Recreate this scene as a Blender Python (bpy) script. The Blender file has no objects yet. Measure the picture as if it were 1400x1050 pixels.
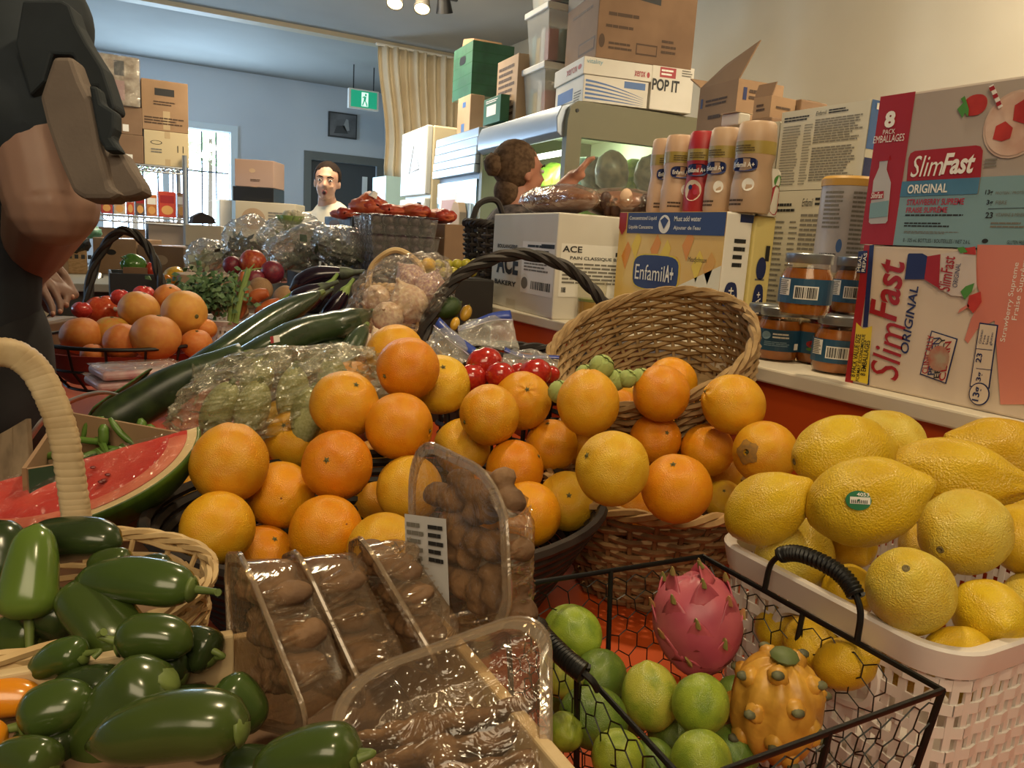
import bpy, bmesh, math, random
from mathutils import Vector, Matrix, noise
V = Vector
rnd = random.Random(7)
PI = math.pi
SC = bpy.context.scene
COL = SC.collection

# ------------------------------------------------------------------ camera
EYE = V((0, 0, 1.25))                        # the photographer's eye, 1.25 m above the floor
FPX = 1051.0                                 # focal length in pixels of a 1400 px wide frame
_y = V((-574, 229, -1051)).normalized()      # the room's long direction, seen from the camera
_z = V((353, 5707, 1051)).normalized()
_y = (_y - _z * _y.dot(_z)).normalized()
_x = _y.cross(_z)
ROT = Matrix((_x, _y, _z))                   # world <- camera
cam_data = bpy.data.cameras.new('camera')
cam_data.lens = FPX / 1400 * 36
cam_data.sensor_width = 36
cam_data.clip_start = 0.02
cam = bpy.data.objects.new('camera', cam_data)
COL.objects.link(cam)
cam.matrix_world = Matrix.Translation(EYE) @ ROT.to_4x4()
SC.camera = cam

# ------------------------------------------------------------------ world, lamps, exposure
SC.view_settings.view_transform = 'Standard'
SC.view_settings.look = 'None'
SC.view_settings.gamma = 1.0
SC.view_settings.use_curve_mapping = False
SC.view_settings.exposure = 0.0
world = bpy.data.worlds.new('daylight')
SC.world = world
world.use_nodes = True
_bg = world.node_tree.nodes['Background']
_bg.inputs[0].default_value = (0.75, 0.87, 1.0, 1)
_bg.inputs[1].default_value = 9.0

def area(name, loc, target, size, power, col, size_y=None):
    l = bpy.data.lights.new(name, 'AREA')
    l.energy = power; l.color = col; l.size = size
    if size_y: l.shape = 'RECTANGLE'; l.size_y = size_y
    o = bpy.data.objects.new(name, l); COL.objects.link(o)
    o.location = loc
    o.rotation_euler = (V(target) - V(loc)).to_track_quat('-Z', 'Y').to_euler()
    return o
def spot(name, loc, target, power, col, angle=90, blend=.6, radius=.05):
    l = bpy.data.lights.new(name, 'SPOT')
    l.energy = power; l.color = col; l.spot_size = math.radians(angle); l.spot_blend = blend
    l.shadow_soft_size = radius
    o = bpy.data.objects.new(name, l); COL.objects.link(o)
    o.location = loc
    o.rotation_euler = (V(target) - V(loc)).to_track_quat('-Z', 'Y').to_euler()
    return o
WARM = (1.0, 0.79, 0.48); COOL = (0.50, 0.74, 1.0)
spot('unseen_light', (0.75, 1.05, 2.78), (0.45, 0.75, 0.85), 64, WARM, 120, .9, .06)
spot('unseen_light', (0.05, -0.5, 2.78), (0.6, 0.9, 0.9), 34, WARM, 130, .9, .10)
area('unseen_light', (-0.6, -1.0, 2.75), (0.9, 1.5, 0.9), 1.6, 46, (1.0, .80, .52))  # soft fill added out of view to raise the ambient light up front
area('unseen_light', (1.3, 4.6, 2.80), (1.4, 4.9, 0), .9, 62, (1.0, .82, .56))  # added overhead fill, placed to brighten the curtain
area('unseen_light', (2.25, .55, 2.80), (3.1, 1.0, 1.9), .6, 120, (1.0, .84, .60))  # added out of view to brighten the right wall
area('daylight_fill', (-3.6, 5.6, 1.5), (1.5, 8.6, 1.4), 2.2, 150, COOL, 1.4)  # added bluish fill for the far end; the left wall has no window
area('daylight_fill', (0.75, 8.9, 1.6), (0.7, 4.0, 1.8), 1.1, 70, COOL, 1.3)

# ------------------------------------------------------------------ turning sight lines into places in the room
def ray(px, py):
    return ROT @ V(((px - 700) / FPX, -(py - 525) / FPX, -1.0))
def at(px, py, d): return EYE + ray(px, py) * d
def onx(px, py, x): r = ray(px, py); return EYE + r * ((x - EYE.x) / r.x)
def ony(px, py, y): r = ray(px, py); return EYE + r * ((y - EYE.y) / r.y)
def onz(px, py, z): r = ray(px, py); return EYE + r * ((z - EYE.z) / r.z)
def view_frame(p):
    f = (p - EYE).normalized(); up = ROT @ V((0, 1, 0))
    r = f.cross(up).normalized(); u = r.cross(f).normalized()
    return r, u, -f                           # right, up, towards the viewer
def seen_dir(p, dx, dy):
    """direction on a ball at p whose point shows at (dx, dy) of its radius (dy downwards)"""
    r, u, t = view_frame(p); k = max(0.0, 1 - dx * dx - dy * dy)
    return (r * dx - u * dy + t * math.sqrt(k)).normalized()

# ------------------------------------------------------------------ materials
def lin(h):
    h = h.lstrip('#'); c = [int(h[i:i + 2], 16) / 255 for i in (0, 2, 4)]
    return tuple(x / 12.92 if x <= .04045 else ((x + .055) / 1.055) ** 2.4 for x in c) + (1,)
MATS = {}
def pm(name, col, rough=.5, col2=None, scale=12, bump=0, bscale=60, rand=0, metal=0, spec=.5, lo=.4, hi=.62,
       sss=0, coat=0, alpha=1, detail=3, stretch=None, emit=0, bdist=.002):
    if name in MATS: return MATS[name]
    m = bpy.data.materials.new(name); m.use_nodes = True; MATS[name] = m
    nt = m.node_tree; N = nt.nodes; L = nt.links; p = N['Principled BSDF']
    p.inputs['Roughness'].default_value = rough
    p.inputs['Metallic'].default_value = metal
    p.inputs['Specular IOR Level'].default_value = spec
    if coat: p.inputs['Coat Weight'].default_value = coat; p.inputs['Coat Roughness'].default_value = .12
    if sss:
        p.inputs['Subsurface Weight'].default_value = sss
        p.inputs['Subsurface Radius'].default_value = (.01, .005, .002)
    if alpha < 1: p.inputs['Alpha'].default_value = alpha
    c = lin(col); p.inputs['Base Color'].default_value = c
    if emit: p.inputs['Emission Color'].default_value = c; p.inputs['Emission Strength'].default_value = emit
    tc = N.new('ShaderNodeTexCoord'); src = tc.outputs['Object']
    if stretch:
        mp = N.new('ShaderNodeMapping'); mp.inputs['Scale'].default_value = stretch
        L.new(src, mp.inputs[0]); src = mp.outputs[0]
    out = None
    if col2:
        nz = N.new('ShaderNodeTexNoise'); nz.inputs['Scale'].default_value = scale; nz.inputs['Detail'].default_value = detail
        L.new(src, nz.inputs['Vector'])
        cr = N.new('ShaderNodeValToRGB')
        cr.color_ramp.elements[0].position = lo; cr.color_ramp.elements[0].color = c
        cr.color_ramp.elements[1].position = hi; cr.color_ramp.elements[1].color = lin(col2)
        L.new(nz.outputs[0], cr.inputs[0]); out = cr.outputs[0]
    if rand:
        oi = N.new('ShaderNodeObjectInfo'); hs = N.new('ShaderNodeHueSaturation')
        mr = N.new('ShaderNodeMapRange'); mr.inputs['To Min'].default_value = .5 - .012 * rand; mr.inputs['To Max'].default_value = .5 + .012 * rand
        mv = N.new('ShaderNodeMapRange'); mv.inputs['To Min'].default_value = 1 - .13 * rand; mv.inputs['To Max'].default_value = 1 + .1 * rand
        L.new(oi.outputs['Random'], mr.inputs[0]); L.new(mr.outputs[0], hs.inputs['Hue'])
        L.new(oi.outputs['Random'], mv.inputs[0]); L.new(mv.outputs[0], hs.inputs['Value'])
        if out: L.new(out, hs.inputs['Color'])
        else: hs.inputs['Color'].default_value = c
        out = hs.outputs[0]
    if out: L.new(out, p.inputs['Base Color'])
    if bump:
        nb = N.new('ShaderNodeTexNoise'); nb.inputs['Scale'].default_value = bscale; nb.inputs['Detail'].default_value = 2
        L.new(src, nb.inputs['Vector'])
        bp = N.new('ShaderNodeBump'); bp.inputs['Strength'].default_value = bump; bp.inputs['Distance'].default_value = bdist
        L.new(nb.outputs[0], bp.inputs['Height']); L.new(bp.outputs[0], p.inputs['Normal'])
    return m
def film(name, tint='#FFFFFF', milk=.06, gloss=.16, rough=.12, bump=.6, bscale=30, milkcol='#E8E6DC'):
    """thin clear plastic: passes light, mirrors at grazing angles, a little milky"""
    if name in MATS: return MATS[name]
    m = bpy.data.materials.new(name); m.use_nodes = True; MATS[name] = m
    nt = m.node_tree; N = nt.nodes; L = nt.links; N.clear()
    out = N.new('ShaderNodeOutputMaterial')
    tr = N.new('ShaderNodeBsdfTransparent'); tr.inputs[0].default_value = lin(tint)
    gl = N.new('ShaderNodeBsdfGlossy'); gl.inputs['Roughness'].default_value = rough
    df = N.new('ShaderNodeBsdfDiffuse'); df.inputs[0].default_value = lin(milkcol)
    lw = N.new('ShaderNodeLayerWeight'); lw.inputs['Blend'].default_value = .25
    mr = N.new('ShaderNodeMapRange'); mr.inputs['To Min'].default_value = gloss * .35; mr.inputs['To Max'].default_value = min(1, gloss * 3.2)
    m1 = N.new('ShaderNodeMixShader'); m1.inputs[0].default_value = milk
    m2 = N.new('ShaderNodeMixShader')
    L.new(tr.outputs[0], m1.inputs[1]); L.new(df.outputs[0], m1.inputs[2])
    L.new(lw.outputs['Facing'], mr.inputs[0]); L.new(mr.outputs[0], m2.inputs[0])
    L.new(m1.outputs[0], m2.inputs[1]); L.new(gl.outputs[0], m2.inputs[2]); L.new(m2.outputs[0], out.inputs[0])
    tc = N.new('ShaderNodeTexCoord'); nb = N.new('ShaderNodeTexNoise'); nb.inputs['Scale'].default_value = bscale; nb.inputs['Detail'].default_value = 3
    nb.inputs['Distortion'].default_value = 1.5
    bp = N.new('ShaderNodeBump'); bp.inputs['Strength'].default_value = bump; bp.inputs['Distance'].default_value = .01
    L.new(tc.outputs['Object'], nb.inputs['Vector']); L.new(nb.outputs[0], bp.inputs['Height'])
    L.new(bp.outputs[0], gl.inputs['Normal'])
    return m

# ------------------------------------------------------------------ mesh collector
ORG = {}
def bezier(pts, n=8):
    """Catmull-Rom through pts"""
    P = [V(p) for p in pts]; out = []
    for i in range(len(P) - 1):
        a = P[i - 1] if i else P[0] * 2 - P[1]; b, c = P[i], P[i + 1]
        d = P[i + 2] if i + 2 < len(P) else P[-1] * 2 - P[-2]
        for k in range(n):
            t = k / n
            out.append(.5 * ((2 * b) + (c - a) * t + (2 * a - 5 * b + 4 * c - d) * t * t + (3 * b - a - 3 * c + d) * t ** 3))
    out.append(P[-1]); return out
def lerp_list(vals, n):
    out = []
    for i in range(n):
        t = i / (n - 1) * (len(vals) - 1); k = min(int(t), len(vals) - 2); out.append(vals[k] + (vals[k + 1] - vals[k]) * (t - k))
    return out
class MB:
    def __init__(s): s.v = []; s.f = []
    def add(s, verts, faces):
        o = len(s.v); s.v += [V(p) for p in verts]; s.f += [tuple(i + o for i in f) for f in faces]; return s
    def box(s, c, size, R=None):
        c = V(c); h = V(size) / 2; vs = []
        for x in (-1, 1):
            for y in (-1, 1):
                for z in (-1, 1):
                    p = V((x * h.x, y * h.y, z * h.z)); vs.append(c + (R @ p if R else p))
        return s.add(vs, [(0, 1, 3, 2), (4, 6, 7, 5), (0, 4, 5, 1), (2, 3, 7, 6), (0, 2, 6, 4), (1, 5, 7, 3)])
    def box2(s, a, b): a, b = V(a), V(b); return s.box((a + b) / 2, b - a)
    def tube(s, pts, r, n=6, closed=False, flat=None):
        P = [V(p) for p in pts]; m = len(P)
        R = r if isinstance(r, (list, tuple)) else [r] * m
        if len(R) != m: R = lerp_list(R, m)
        vs = []; nrm = None
        for i in range(m):
            if closed: t = (P[(i + 1) % m] - P[i - 1])
            else: t = P[min(i + 1, m - 1)] - P[max(i - 1, 0)]
            if t.length < 1e-9: t = V((0, 0, 1))
            t.normalize()
            if nrm is None: nrm = t.orthogonal().normalized()
            else:
                nrm = nrm - t * nrm.dot(t)
                nrm = nrm.normalized() if nrm.length > 1e-6 else t.orthogonal().normalized()
            b = t.cross(nrm)
            if flat: a_, b_ = flat
            else: a_ = b_ = 1
            for k in range(n):
                a = 2 * PI * k / n; vs.append(P[i] + (nrm * math.cos(a) * a_ + b * math.sin(a) * b_) * R[i])
        fs = []
        for i in range(m if closed else m - 1):
            j = (i + 1) % m
            for k in range(n): fs.append((i * n + k, i * n + (k + 1) % n, j * n + (k + 1) % n, j * n + k))
        if not closed: fs += [tuple(range(n))[::-1], tuple((m - 1) * n + k for k in range(n))]
        return s.add(vs, fs)
    def ribbon(s, pts, side, w):
        P = [V(p) for p in pts]; sd = V(side).normalized() * w / 2; vs = []
        for p in P: vs += [p - sd, p + sd]
        return s.add(vs, [(2 * i, 2 * i + 1, 2 * i + 3, 2 * i + 2) for i in range(len(P) - 1)])
    def lathe(s, prof, n=20, M=None, squash=None):
        vs = []
        for (r, z) in prof:
            for k in range(n):
                a = 2 * PI * k / n; p = V((r * math.cos(a), r * math.sin(a), z))
                if squash: p = squash(p)
                vs.append(M @ p if M else p)
        m = len(prof); fs = []
        for i in range(m - 1):
            for k in range(n): fs.append((i * n + k, i * n + (k + 1) % n, (i + 1) * n + (k + 1) % n, (i + 1) * n + k))
        if prof[0][0] > 1e-6: fs.append(tuple(range(n))[::-1])
        if prof[-1][0] > 1e-6: fs.append(tuple((m - 1) * n + k for k in range(n)))
        return s.add(vs, fs)
    def ball(s, c, r, seg=16, rings=10, fn=None, M=None):
        """r: float or 3-vector; fn(unit direction) scales the radius; M orients"""
        c = V(c); r = V((r, r, r)) if isinstance(r, (int, float)) else V(r)
        vs = []; 
        for i in range(rings + 1):
            th = PI * i / rings
            for k in range(seg if 0 < i < rings else 1):
                a = 2 * PI * k / seg; d = V((math.sin(th) * math.cos(a), math.sin(th) * math.sin(a), math.cos(th)))
                q = fn(d) if fn else 1.0; p = V((d.x * r.x, d.y * r.y, d.z * r.z)) * q
                vs.append(c + (M @ p if M else p))
        fs = []; idx = lambda i, k: 0 if i == 0 else (1 + (rings - 1) * seg if i == rings else 1 + (i - 1) * seg + k % seg)
        for i in range(rings):
            for k in range(seg):
                q = [idx(i, k), idx(i + 1, k), idx(i + 1, k + 1), idx(i, k + 1)]
                u = []
                for x in q:
                    if x not in u: u.append(x)
                fs.append(tuple(u))
        return s.add(vs, fs)
    def grid(s, nu, nv, fn, closeu=False):
        vs = [fn(i / (nu if closeu else nu - 1), j / (nv - 1)) for j in range(nv) for i in range(nu)]
        fs = []
        for j in range(nv - 1):
            for i in range(nu if closeu else nu - 1):
                k = (i + 1) % nu; fs.append((j * nu + i, j * nu + k, (j + 1) * nu + k, (j + 1) * nu + i))
        return s.add(vs, fs)
    def poly(s, pts): return s.add(pts, [tuple(range(len(pts)))])
    def prism(s, pts, off):
        n = len(pts); off = V(off); P = [V(p) for p in pts]
        return s.add(P + [p + off for p in P], [tuple(range(n))[::-1], tuple(range(n, 2 * n))] + [(i, (i + 1) % n, n + (i + 1) % n, n + i) for i in range(n)])
    def mesh(s, name, mat, smooth=True, shift=None, angle=40):
        me = bpy.data.meshes.new(name)
        vs = [p - shift for p in s.v] if shift is not None else s.v
        me.from_pydata(vs, [], s.f); me.materials.append(mat)
        if smooth:
            me.polygons.foreach_set('use_smooth', [True] * len(me.polygons))
            if angle: me.set_sharp_from_angle(angle=math.radians(angle))
        me.update(); return me
    def build(s, name, mat, parent=None, smooth=True, bevel=0, label=None, angle=40, sub=0, kind=None, solid=0):
        sh = ORG.get(parent.name) if parent else None
        o = bpy.data.objects.new(name, s.mesh(name, mat, smooth, sh, angle)); COL.objects.link(o)
        if parent:
            o.parent = parent
            if sh is not None: ORG[o.name] = sh
        if solid: md = o.modifiers.new('thick', 'SOLIDIFY'); md.thickness = solid; md.offset = 0
        if bevel: md = o.modifiers.new('edges', 'BEVEL'); md.width = bevel; md.segments = 2; md.limit_method = 'ANGLE'
        if sub: md = o.modifiers.new('sub', 'SUBSURF'); md.levels = sub; md.render_levels = sub
        if label: o['label'] = label
        if kind: o['kind'] = kind
        return o
    def single(s, name, label, cat, mat, group=None, **kw):
        """a thing that is one mesh, its origin at the middle of its underside"""
        xs = [p.x for p in s.v]; ys = [p.y for p in s.v]; zs = [p.z for p in s.v]
        c = V(((min(xs) + max(xs)) / 2, (min(ys) + max(ys)) / 2, min(zs)))
        s.v = [p - c for p in s.v]
        o = s.build(name, mat, None, **kw); o.location = c; tag(o, label, cat, group); ORG[o.name] = c
        return o
def tag(o, label=None, cat=None, group=None, kind=None):
    if label: o['label'] = label
    if cat: o['category'] = cat
    if group: o['group'] = group
    if kind: o['kind'] = kind
    return o
def thing(name, label, cat, loc=(0, 0, 0), group=None, local=False, rz=0, R=None):
    """an Empty at the thing's base; parts are given in room coordinates unless local"""
    o = bpy.data.objects.new(name, None); o.empty_display_size = .05; COL.objects.link(o)
    o.location = loc
    if R is not None: o.rotation_euler = R.to_euler()
    else: o.rotation_euler = (0, 0, rz)
    if not local: ORG[o.name] = V(loc)
    return tag(o, label, cat, group)
def struct(mb, name, mat, parent=None, **kw):
    o = mb.build(name, mat, parent, **kw)
    if not parent: o['kind'] = 'structure'
    return o
def dup(root, label=None, group=None):
    r = root.copy(); COL.objects.link(r)
    if label: r['label'] = label
    if group: r['group'] = group
    elif 'group' in r.keys() and group is not None: del r['group']
    for ch in list(root.children):
        c = ch.copy(); COL.objects.link(c); c.parent = r
        for g in list(ch.children):
            d = g.copy(); COL.objects.link(d); d.parent = c
    return r
class Proto:
    """hands out the first-built thing first, then copies of it with copies of its parts"""
    def __init__(s, makers): s.mk = makers; s.done = {}
    def get(s, k, label, group=None):
        k %= len(s.mk)
        if k not in s.done: s.done[k] = o = s.mk[k](); tag(o, label, None, group); return o
        return dup(s.done[k], label, group)
def aim(o, loc, zdir, scale=1, roll=0):
    q = V(zdir).normalized().to_track_quat('Z', 'Y')
    o.location = loc; o.rotation_mode = 'QUATERNION'
    o.rotation_quaternion = q @ Matrix.Rotation(roll, 3, 'Z').to_quaternion()
    o.scale = (scale,) * 3 if isinstance(scale, (int, float)) else scale
    return o

# ------------------------------------------------------------------ flat print on faces
_TXT = {}
def text_mesh(txt, bold, shear):
    key = (txt, bold, shear)
    if key in _TXT: return _TXT[key]
    cu = bpy.data.curves.new('t', 'FONT'); cu.body = txt; cu.resolution_u = 3; cu.offset = bold; cu.shear = shear
    cu.size = 1; ob = bpy.data.objects.new('t', cu); COL.objects.link(ob)
    dg = bpy.context.evaluated_depsgraph_get(); me = bpy.data.meshes.new_from_object(ob.evaluated_get(dg))
    vs = [v.co.copy() for v in me.vertices]; fs = [tuple(p.vertices) for p in me.polygons]
    bpy.data.objects.remove(ob); bpy.data.curves.remove(cu); bpy.data.meshes.remove(me)
    if not vs: vs = [V((0, 0, 0))]
    x0 = min(v.x for v in vs); x1 = max(v.x for v in vs); y0 = min(v.y for v in vs); y1 = max(v.y for v in vs)
    _TXT[key] = (vs, fs, x0, x1, y0, y1); return _TXT[key]
class Face:
    """a printed face: O lower left corner, U and W full edge vectors (to the right and up as read)"""
    def __init__(s, root, O, U, W, lift=.0006):
        s.root = root; s.O = V(O); s.U = V(U); s.W = V(W); s.N = s.U.cross(s.W).normalized(); s.lift = lift; s.jobs = {}
    def warp(s, p): return p
    def pt(s, u, v, k=1): return s.warp(s.O + s.U * u + s.W * v + s.N * (s.lift * k))
    def job(s, name, mat): return s.jobs.setdefault((name, mat.name), (MB(), mat))[0]
    def rect(s, u0, v0, u1, v1, mat, k=1, name='printed_panel'):
        s.job(name, mat).poly([s.pt(u0, v0, k), s.pt(u1, v0, k), s.pt(u1, v1, k), s.pt(u0, v1, k)])
    def poly(s, uv, mat, k=1, name='printed_panel'): s.job(name, mat).poly([s.pt(u, v, k) for u, v in uv])
    def oval(s, u, v, ru, rv, mat, k=1, name='printed_panel', n=24, p=1.0):
        sg = lambda x: math.copysign(abs(x) ** p, x)
        s.poly([(u + ru * sg(math.cos(2 * PI * i / n)), v + rv * sg(math.sin(2 * PI * i / n))) for i in range(n)], mat, k, name)
    def text(s, txt, u0, v0, u1, v1, mat, k=3, bold=0.0, shear=0.0, rot=0, name='lettering', keep=True):
        """fills the box; rot=90 reads upwards"""
        vs, fs, x0, x1, y0, y1 = text_mesh(txt, bold, shear)
        W = max(x1 - x0, 1e-6); H = max(y1 - y0, 1e-6); out = []
        for p in vs:
            a = (p.x - x0) / W; b = (p.y - y0) / H
            if rot == 90: a, b = 1 - b, a
            elif rot == -90: a, b = b, 1 - a
            out.append(s.pt(u0 + (u1 - u0) * a, v0 + (v1 - v0) * b, k))
        s.job(name, mat).add(out, fs)
    def fine(s, u0, v0, u1, v1, rows, mat, k=2, words=9, fill=.5, name='fine_print'):
        j = s.job(name, mat); h = (v1 - v0) / rows
        for r in range(rows):
            u = u0; y = v1 - (r + .5 + fill / 2) * h; end = u1 - (u1 - u0) * rnd.random() * .25
            while u < end:
                w = (u1 - u0) / words * rnd.uniform(.5, 1.3); b = min(u + w, end)
                j.poly([s.pt(u, y, k), s.pt(b, y, k), s.pt(b, y + h * fill, k), s.pt(u, y + h * fill, k)]); u = b + (u1 - u0) * .012
    def bars(s, u0, v0, u1, v1, mat, k=2, n=22, name='barcode'):
        j = s.job(name, mat); u = u0; w = (u1 - u0) / (n * 1.7)
        while u < u1 - w:
            b = u + w * rnd.choice((.5, 1, 1.6)); j.poly([s.pt(u, v0, k), s.pt(b, v0, k), s.pt(b, v1, k), s.pt(u, v1, k)]); u = b + w * rnd.choice((.5, .8, 1.2))
    def flush(s):
        for (nm, _), (mb, mat) in s.jobs.items(): mb.build(nm, mat, s.root, smooth=False, kind='stuff' if nm in ('fine_print', 'barcode', 'picture', 'stripe', 'lettering') else None)
        s.jobs = {}
class CurvedFace(Face):
    """print on an upright cylinder: u runs along the angle"""
    def __init__(s, root, c, r, a0, a1, z0, z1, lift=.0005):
        s.root = root; s.c = V(c); s.r = r; s.a0 = a0; s.a1 = a1; s.z0 = z0; s.z1 = z1; s.lift = lift; s.jobs = {}
    def pt(s, u, v, k=1):
        a = s.a0 + (s.a1 - s.a0) * u; q = s.r + s.lift * k
        return s.c + V((q * math.cos(a), q * math.sin(a), s.z0 + (s.z1 - s.z0) * v))
    def rect(s, u0, v0, u1, v1, mat, k=1, name='printed_panel'):
        n = max(1, int(abs((u1 - u0) * (s.a1 - s.a0)) / .2)); j = s.job(name, mat)
        j.grid(n + 1, 2, lambda a, b: s.pt(u0 + (u1 - u0) * a, v0 + (v1 - v0) * b, k))

# ================================================================== THE ROOM
m_wall = pm('wall_paint', '#C9C0AC', .85, '#BDB39E', 1.2, bump=.08, bscale=40)
m_farwall = pm('far_wall_paint', '#D0D8E0', .85, '#C4CCD6', .8)
m_ceil = pm('ceiling_paint', '#A8A7A2', .9, '#9C9A94', .7)
m_floor = pm('floor_tile', '#6A6258', .6, '#5A5249', 3)
m_white = pm('white_paint', '#E4E0D6', .45)
m_trim = pm('beam_paint', '#B7A98F', .6)
m_black = pm('black_plastic', '#17181A', .4)
m_dark = pm('dark_grey', '#2B2D30', .6)
XL, XR, YB, YF, ZC = -3.7, 3.1, -2.6, 9.0, 2.85
struct(MB().box2((XL - .1, YB - .1, -.1), (XR + .1, YF + .1, 0)), 'floor', m_floor, smooth=False)
struct(MB().box2((XL - .1, YB - .1, ZC), (XR + .1, YF + .1, ZC + .1)), 'ceiling', m_ceil, smooth=False)
struct(MB().box2((XR, YB, 0), (XR + .1, YF, ZC)), 'wall_right', m_wall, smooth=False)
struct(MB().box2((XL - .1, YB, 0), (XL, YF, ZC)), 'wall_left', m_farwall, smooth=False)
struct(MB().box2((XL, YB - .1, 0), (XR, YB, ZC)), 'wall_back', m_wall, smooth=False)
WX0, WX1, WZ0, WZ1 = .10, 1.33, .95, 2.22
DX0, DX1, DZ = 2.19, 2.96, 2.03
mb = MB()
mb.box2((XL, YF, 0), (WX0, YF + .12, ZC)).box2((WX0, YF, 0), (WX1, YF + .12, WZ0)).box2((WX0, YF, WZ1), (WX1, YF + .12, ZC))
mb.box2((WX1, YF, 0), (DX0, YF + .12, ZC)).box2((DX0, YF, DZ), (DX1, YF + .12, ZC)).box2((DX1, YF, 0), (XR, YF + .12, ZC))
struct(mb, 'wall_far', m_farwall, smooth=False)
struct(MB().box2((XL, 6.62, ZC - .035), (XR, 6.74, ZC)), 'trim_1', m_trim, smooth=False)

# window, its frame, glazing bars and pane
win = MB()
for a, b in (((WX0 - .07, 8.97, WZ0 - .07), (WX0, 9.1, WZ1 + .07)), ((WX1, 8.97, WZ0 - .07), (WX1 + .07, 9.1, WZ1 + .07)),
             ((WX0, 8.97, WZ1), (WX1, 9.1, WZ1 + .07)), ((WX0, 8.95, WZ0 - .07), (WX1, 9.1, WZ0))): win.box2(a, b)
m_winframe = pm('window_paint', '#CFE0EA', .4)
w = struct(win, 'window_1', m_winframe, smooth=False)
MB().box2((.66, 8.99, WZ0), (.72, 9.06, WZ1)).build('mullion', m_winframe, w, smooth=False)
m_pane = film('window_glass', '#F4FAFF', 0, .06, .02, 0)
MB().box2((WX0, 9.05, WZ0), (WX1, 9.055, WZ1)).build('pane', m_pane, w, smooth=False)
for i in range(9):
    x = WX0 + .09 + i * .145
    MB().tube([(x, 9.16, WZ0), (x, 9.16, WZ1)], .008, 5).build('grille_bar', m_dark, w)
for z in (1.30, 1.80): MB().tube([(WX0, 9.16, z), (WX1, 9.16, z)], .008, 5).build('grille_bar', m_dark, w)
# outdoors: pale paving and two shrubs
struct(MB().box2((-6, 9.15, -.1), (9, 22, .02)), 'ground_outside', pm('paving', '#CFCBC2', .9, '#BEB9AE', 2), smooth=False)
m_leaf = pm('shrub_leaf', '#B9CF9A', .6, '#93B074', 6)
m_bark = pm('bark', '#5A4A3A', .8)
for k, (x, y, h, lab) in enumerate(((.55, 13.0, 2.9, 'sunlit green shrub outside the far window, left one'), (1.75, 14.2, 3.3, 'taller green shrub outside the far window, right one'))):
    t = thing('garden_shrub', lab, 'shrub', (x, y, .02), 'shrubs outside the window')
    MB().tube([(x, y, .0), (x + .03, y, h * .8)], [.05, .03], 7).build('trunk', m_bark, t)
    lv = MB()
    for i in range(300):
        d = V((rnd.gauss(0, 1), rnd.gauss(0, 1), rnd.gauss(0, 1))).normalized(); q = V((x, y, h * .80)) + V((d.x * .9, d.y * .8, d.z * h * .18)) * rnd.uniform(.6, 1)
        a = d.orthogonal().normalized() * .07; b = d.cross(a) * 1.0
        lv.poly([q - a, q + b * .6, q + a * 1.3, q - b * .6])
    lv.build('foliage', m_leaf, t, smooth=False, kind='stuff')

# door
d = struct(MB().box2((DX0, YF + .05, 0), (DX1, YF + .1, DZ)), 'door_1', pm('door_panel_grey', '#454B50', .5), smooth=False)  # dark grey panel fills the doorway opening
MB().box2((DX0 - .08, YF - .02, 0), (DX0, YF, DZ + .09)).box2((DX1, YF - .02, 0), (DX1 + .08, YF, DZ + .09)).box2((DX0, YF - .02, DZ), (DX1, YF, DZ + .09)).build('door_frame', pm('door_trim', '#6E726F', .5), d, smooth=False)
MB().box2((DX1 - .16, YF + .035, 1.2), (DX1 - .10, YF + .05, 1.9)).build('lit_gap_strip', pm('lit_gap_white', '#EDF3F5', .1), d, smooth=False)  # white strip painted in for a gap of light at the doorway
MB().ball((DX0 + .07, YF + .02, 1.0), .03, 10, 6).build('door_knob', pm('steel', '#A6A8A8', .3, metal=1), d)

# curtain
CY = 6.58
cx0, cx1 = ony(522, 60, CY).x, ony(642, 80, CY).x
cz0 = ony(535, 243, CY).z
def curt(u, v):
    w_ = math.sin(u * 60) * .035 + math.sin(u * 23 + 1) * .02
    pinch = 1 - .10 * math.sin(PI * v) if u < .5 else 1
    x = cx0 + (cx1 - cx0) * (1 - (1 - u) * (1 if v > .05 else .98)) + (.03 * math.sin(v * 5) * (1 - u))
    return V((x + .05 * (1 - v) * (1 - u), CY + w_ * (.5 + .5 * (1 - v) + .3), cz0 - .1 * u + (ZC - .05 - cz0 + .1 * u) * v))
t = thing('curtain', 'tall cream pleated curtain hanging from the ceiling beam', 'curtain', ((cx0 + cx1) / 2, CY, cz0))
MB().grid(150, 12, curt).build('cloth', pm('curtain_cloth', '#E0D2B6', .9, '#D2C2A4', 3), t, angle=0, solid=.002)
MB().tube([(cx0 - .05, CY, ZC - .045), (cx1 + .05, CY, ZC - .045)], .012, 6).build('curtain_rail', m_white, t)

# exit sign, hung from the ceiling
EYs = 7.7
a, b = ony(480, 122, EYs), ony(515, 150, EYs)
t = thing('exit_sign', 'lit green running-man exit sign hanging below the far ceiling', 'sign', ((a.x + b.x) / 2, EYs, b.z))
m_exit = pm('sign_green', '#1FA37C', .4, emit=.55); m_exitw = pm('sign_white', '#DDF6EA', .4, emit=.8)
MB().box2((a.x - .02, EYs, b.z - .015), (b.x + .02, EYs + .05, a.z + .015)).build('housing', m_white, t, smooth=False, bevel=.004)
MB().tube([(a.x + .03, EYs + .025, a.z), (a.x + .03, EYs + .025, ZC)], .006, 5).tube([(b.x - .03, EYs + .025, a.z), (b.x - .03, EYs + .025, ZC)], .006, 5).build('hanger', m_dark, t)
F = Face(t, V((a.x, EYs, b.z)), (b.x - a.x, 0, 0), (0, 0, a.z - b.z), .002)
F.rect(0, 0, 1, 1, m_exit); F.rect(.40, .08, .66, .92, m_exitw, 2)
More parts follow.
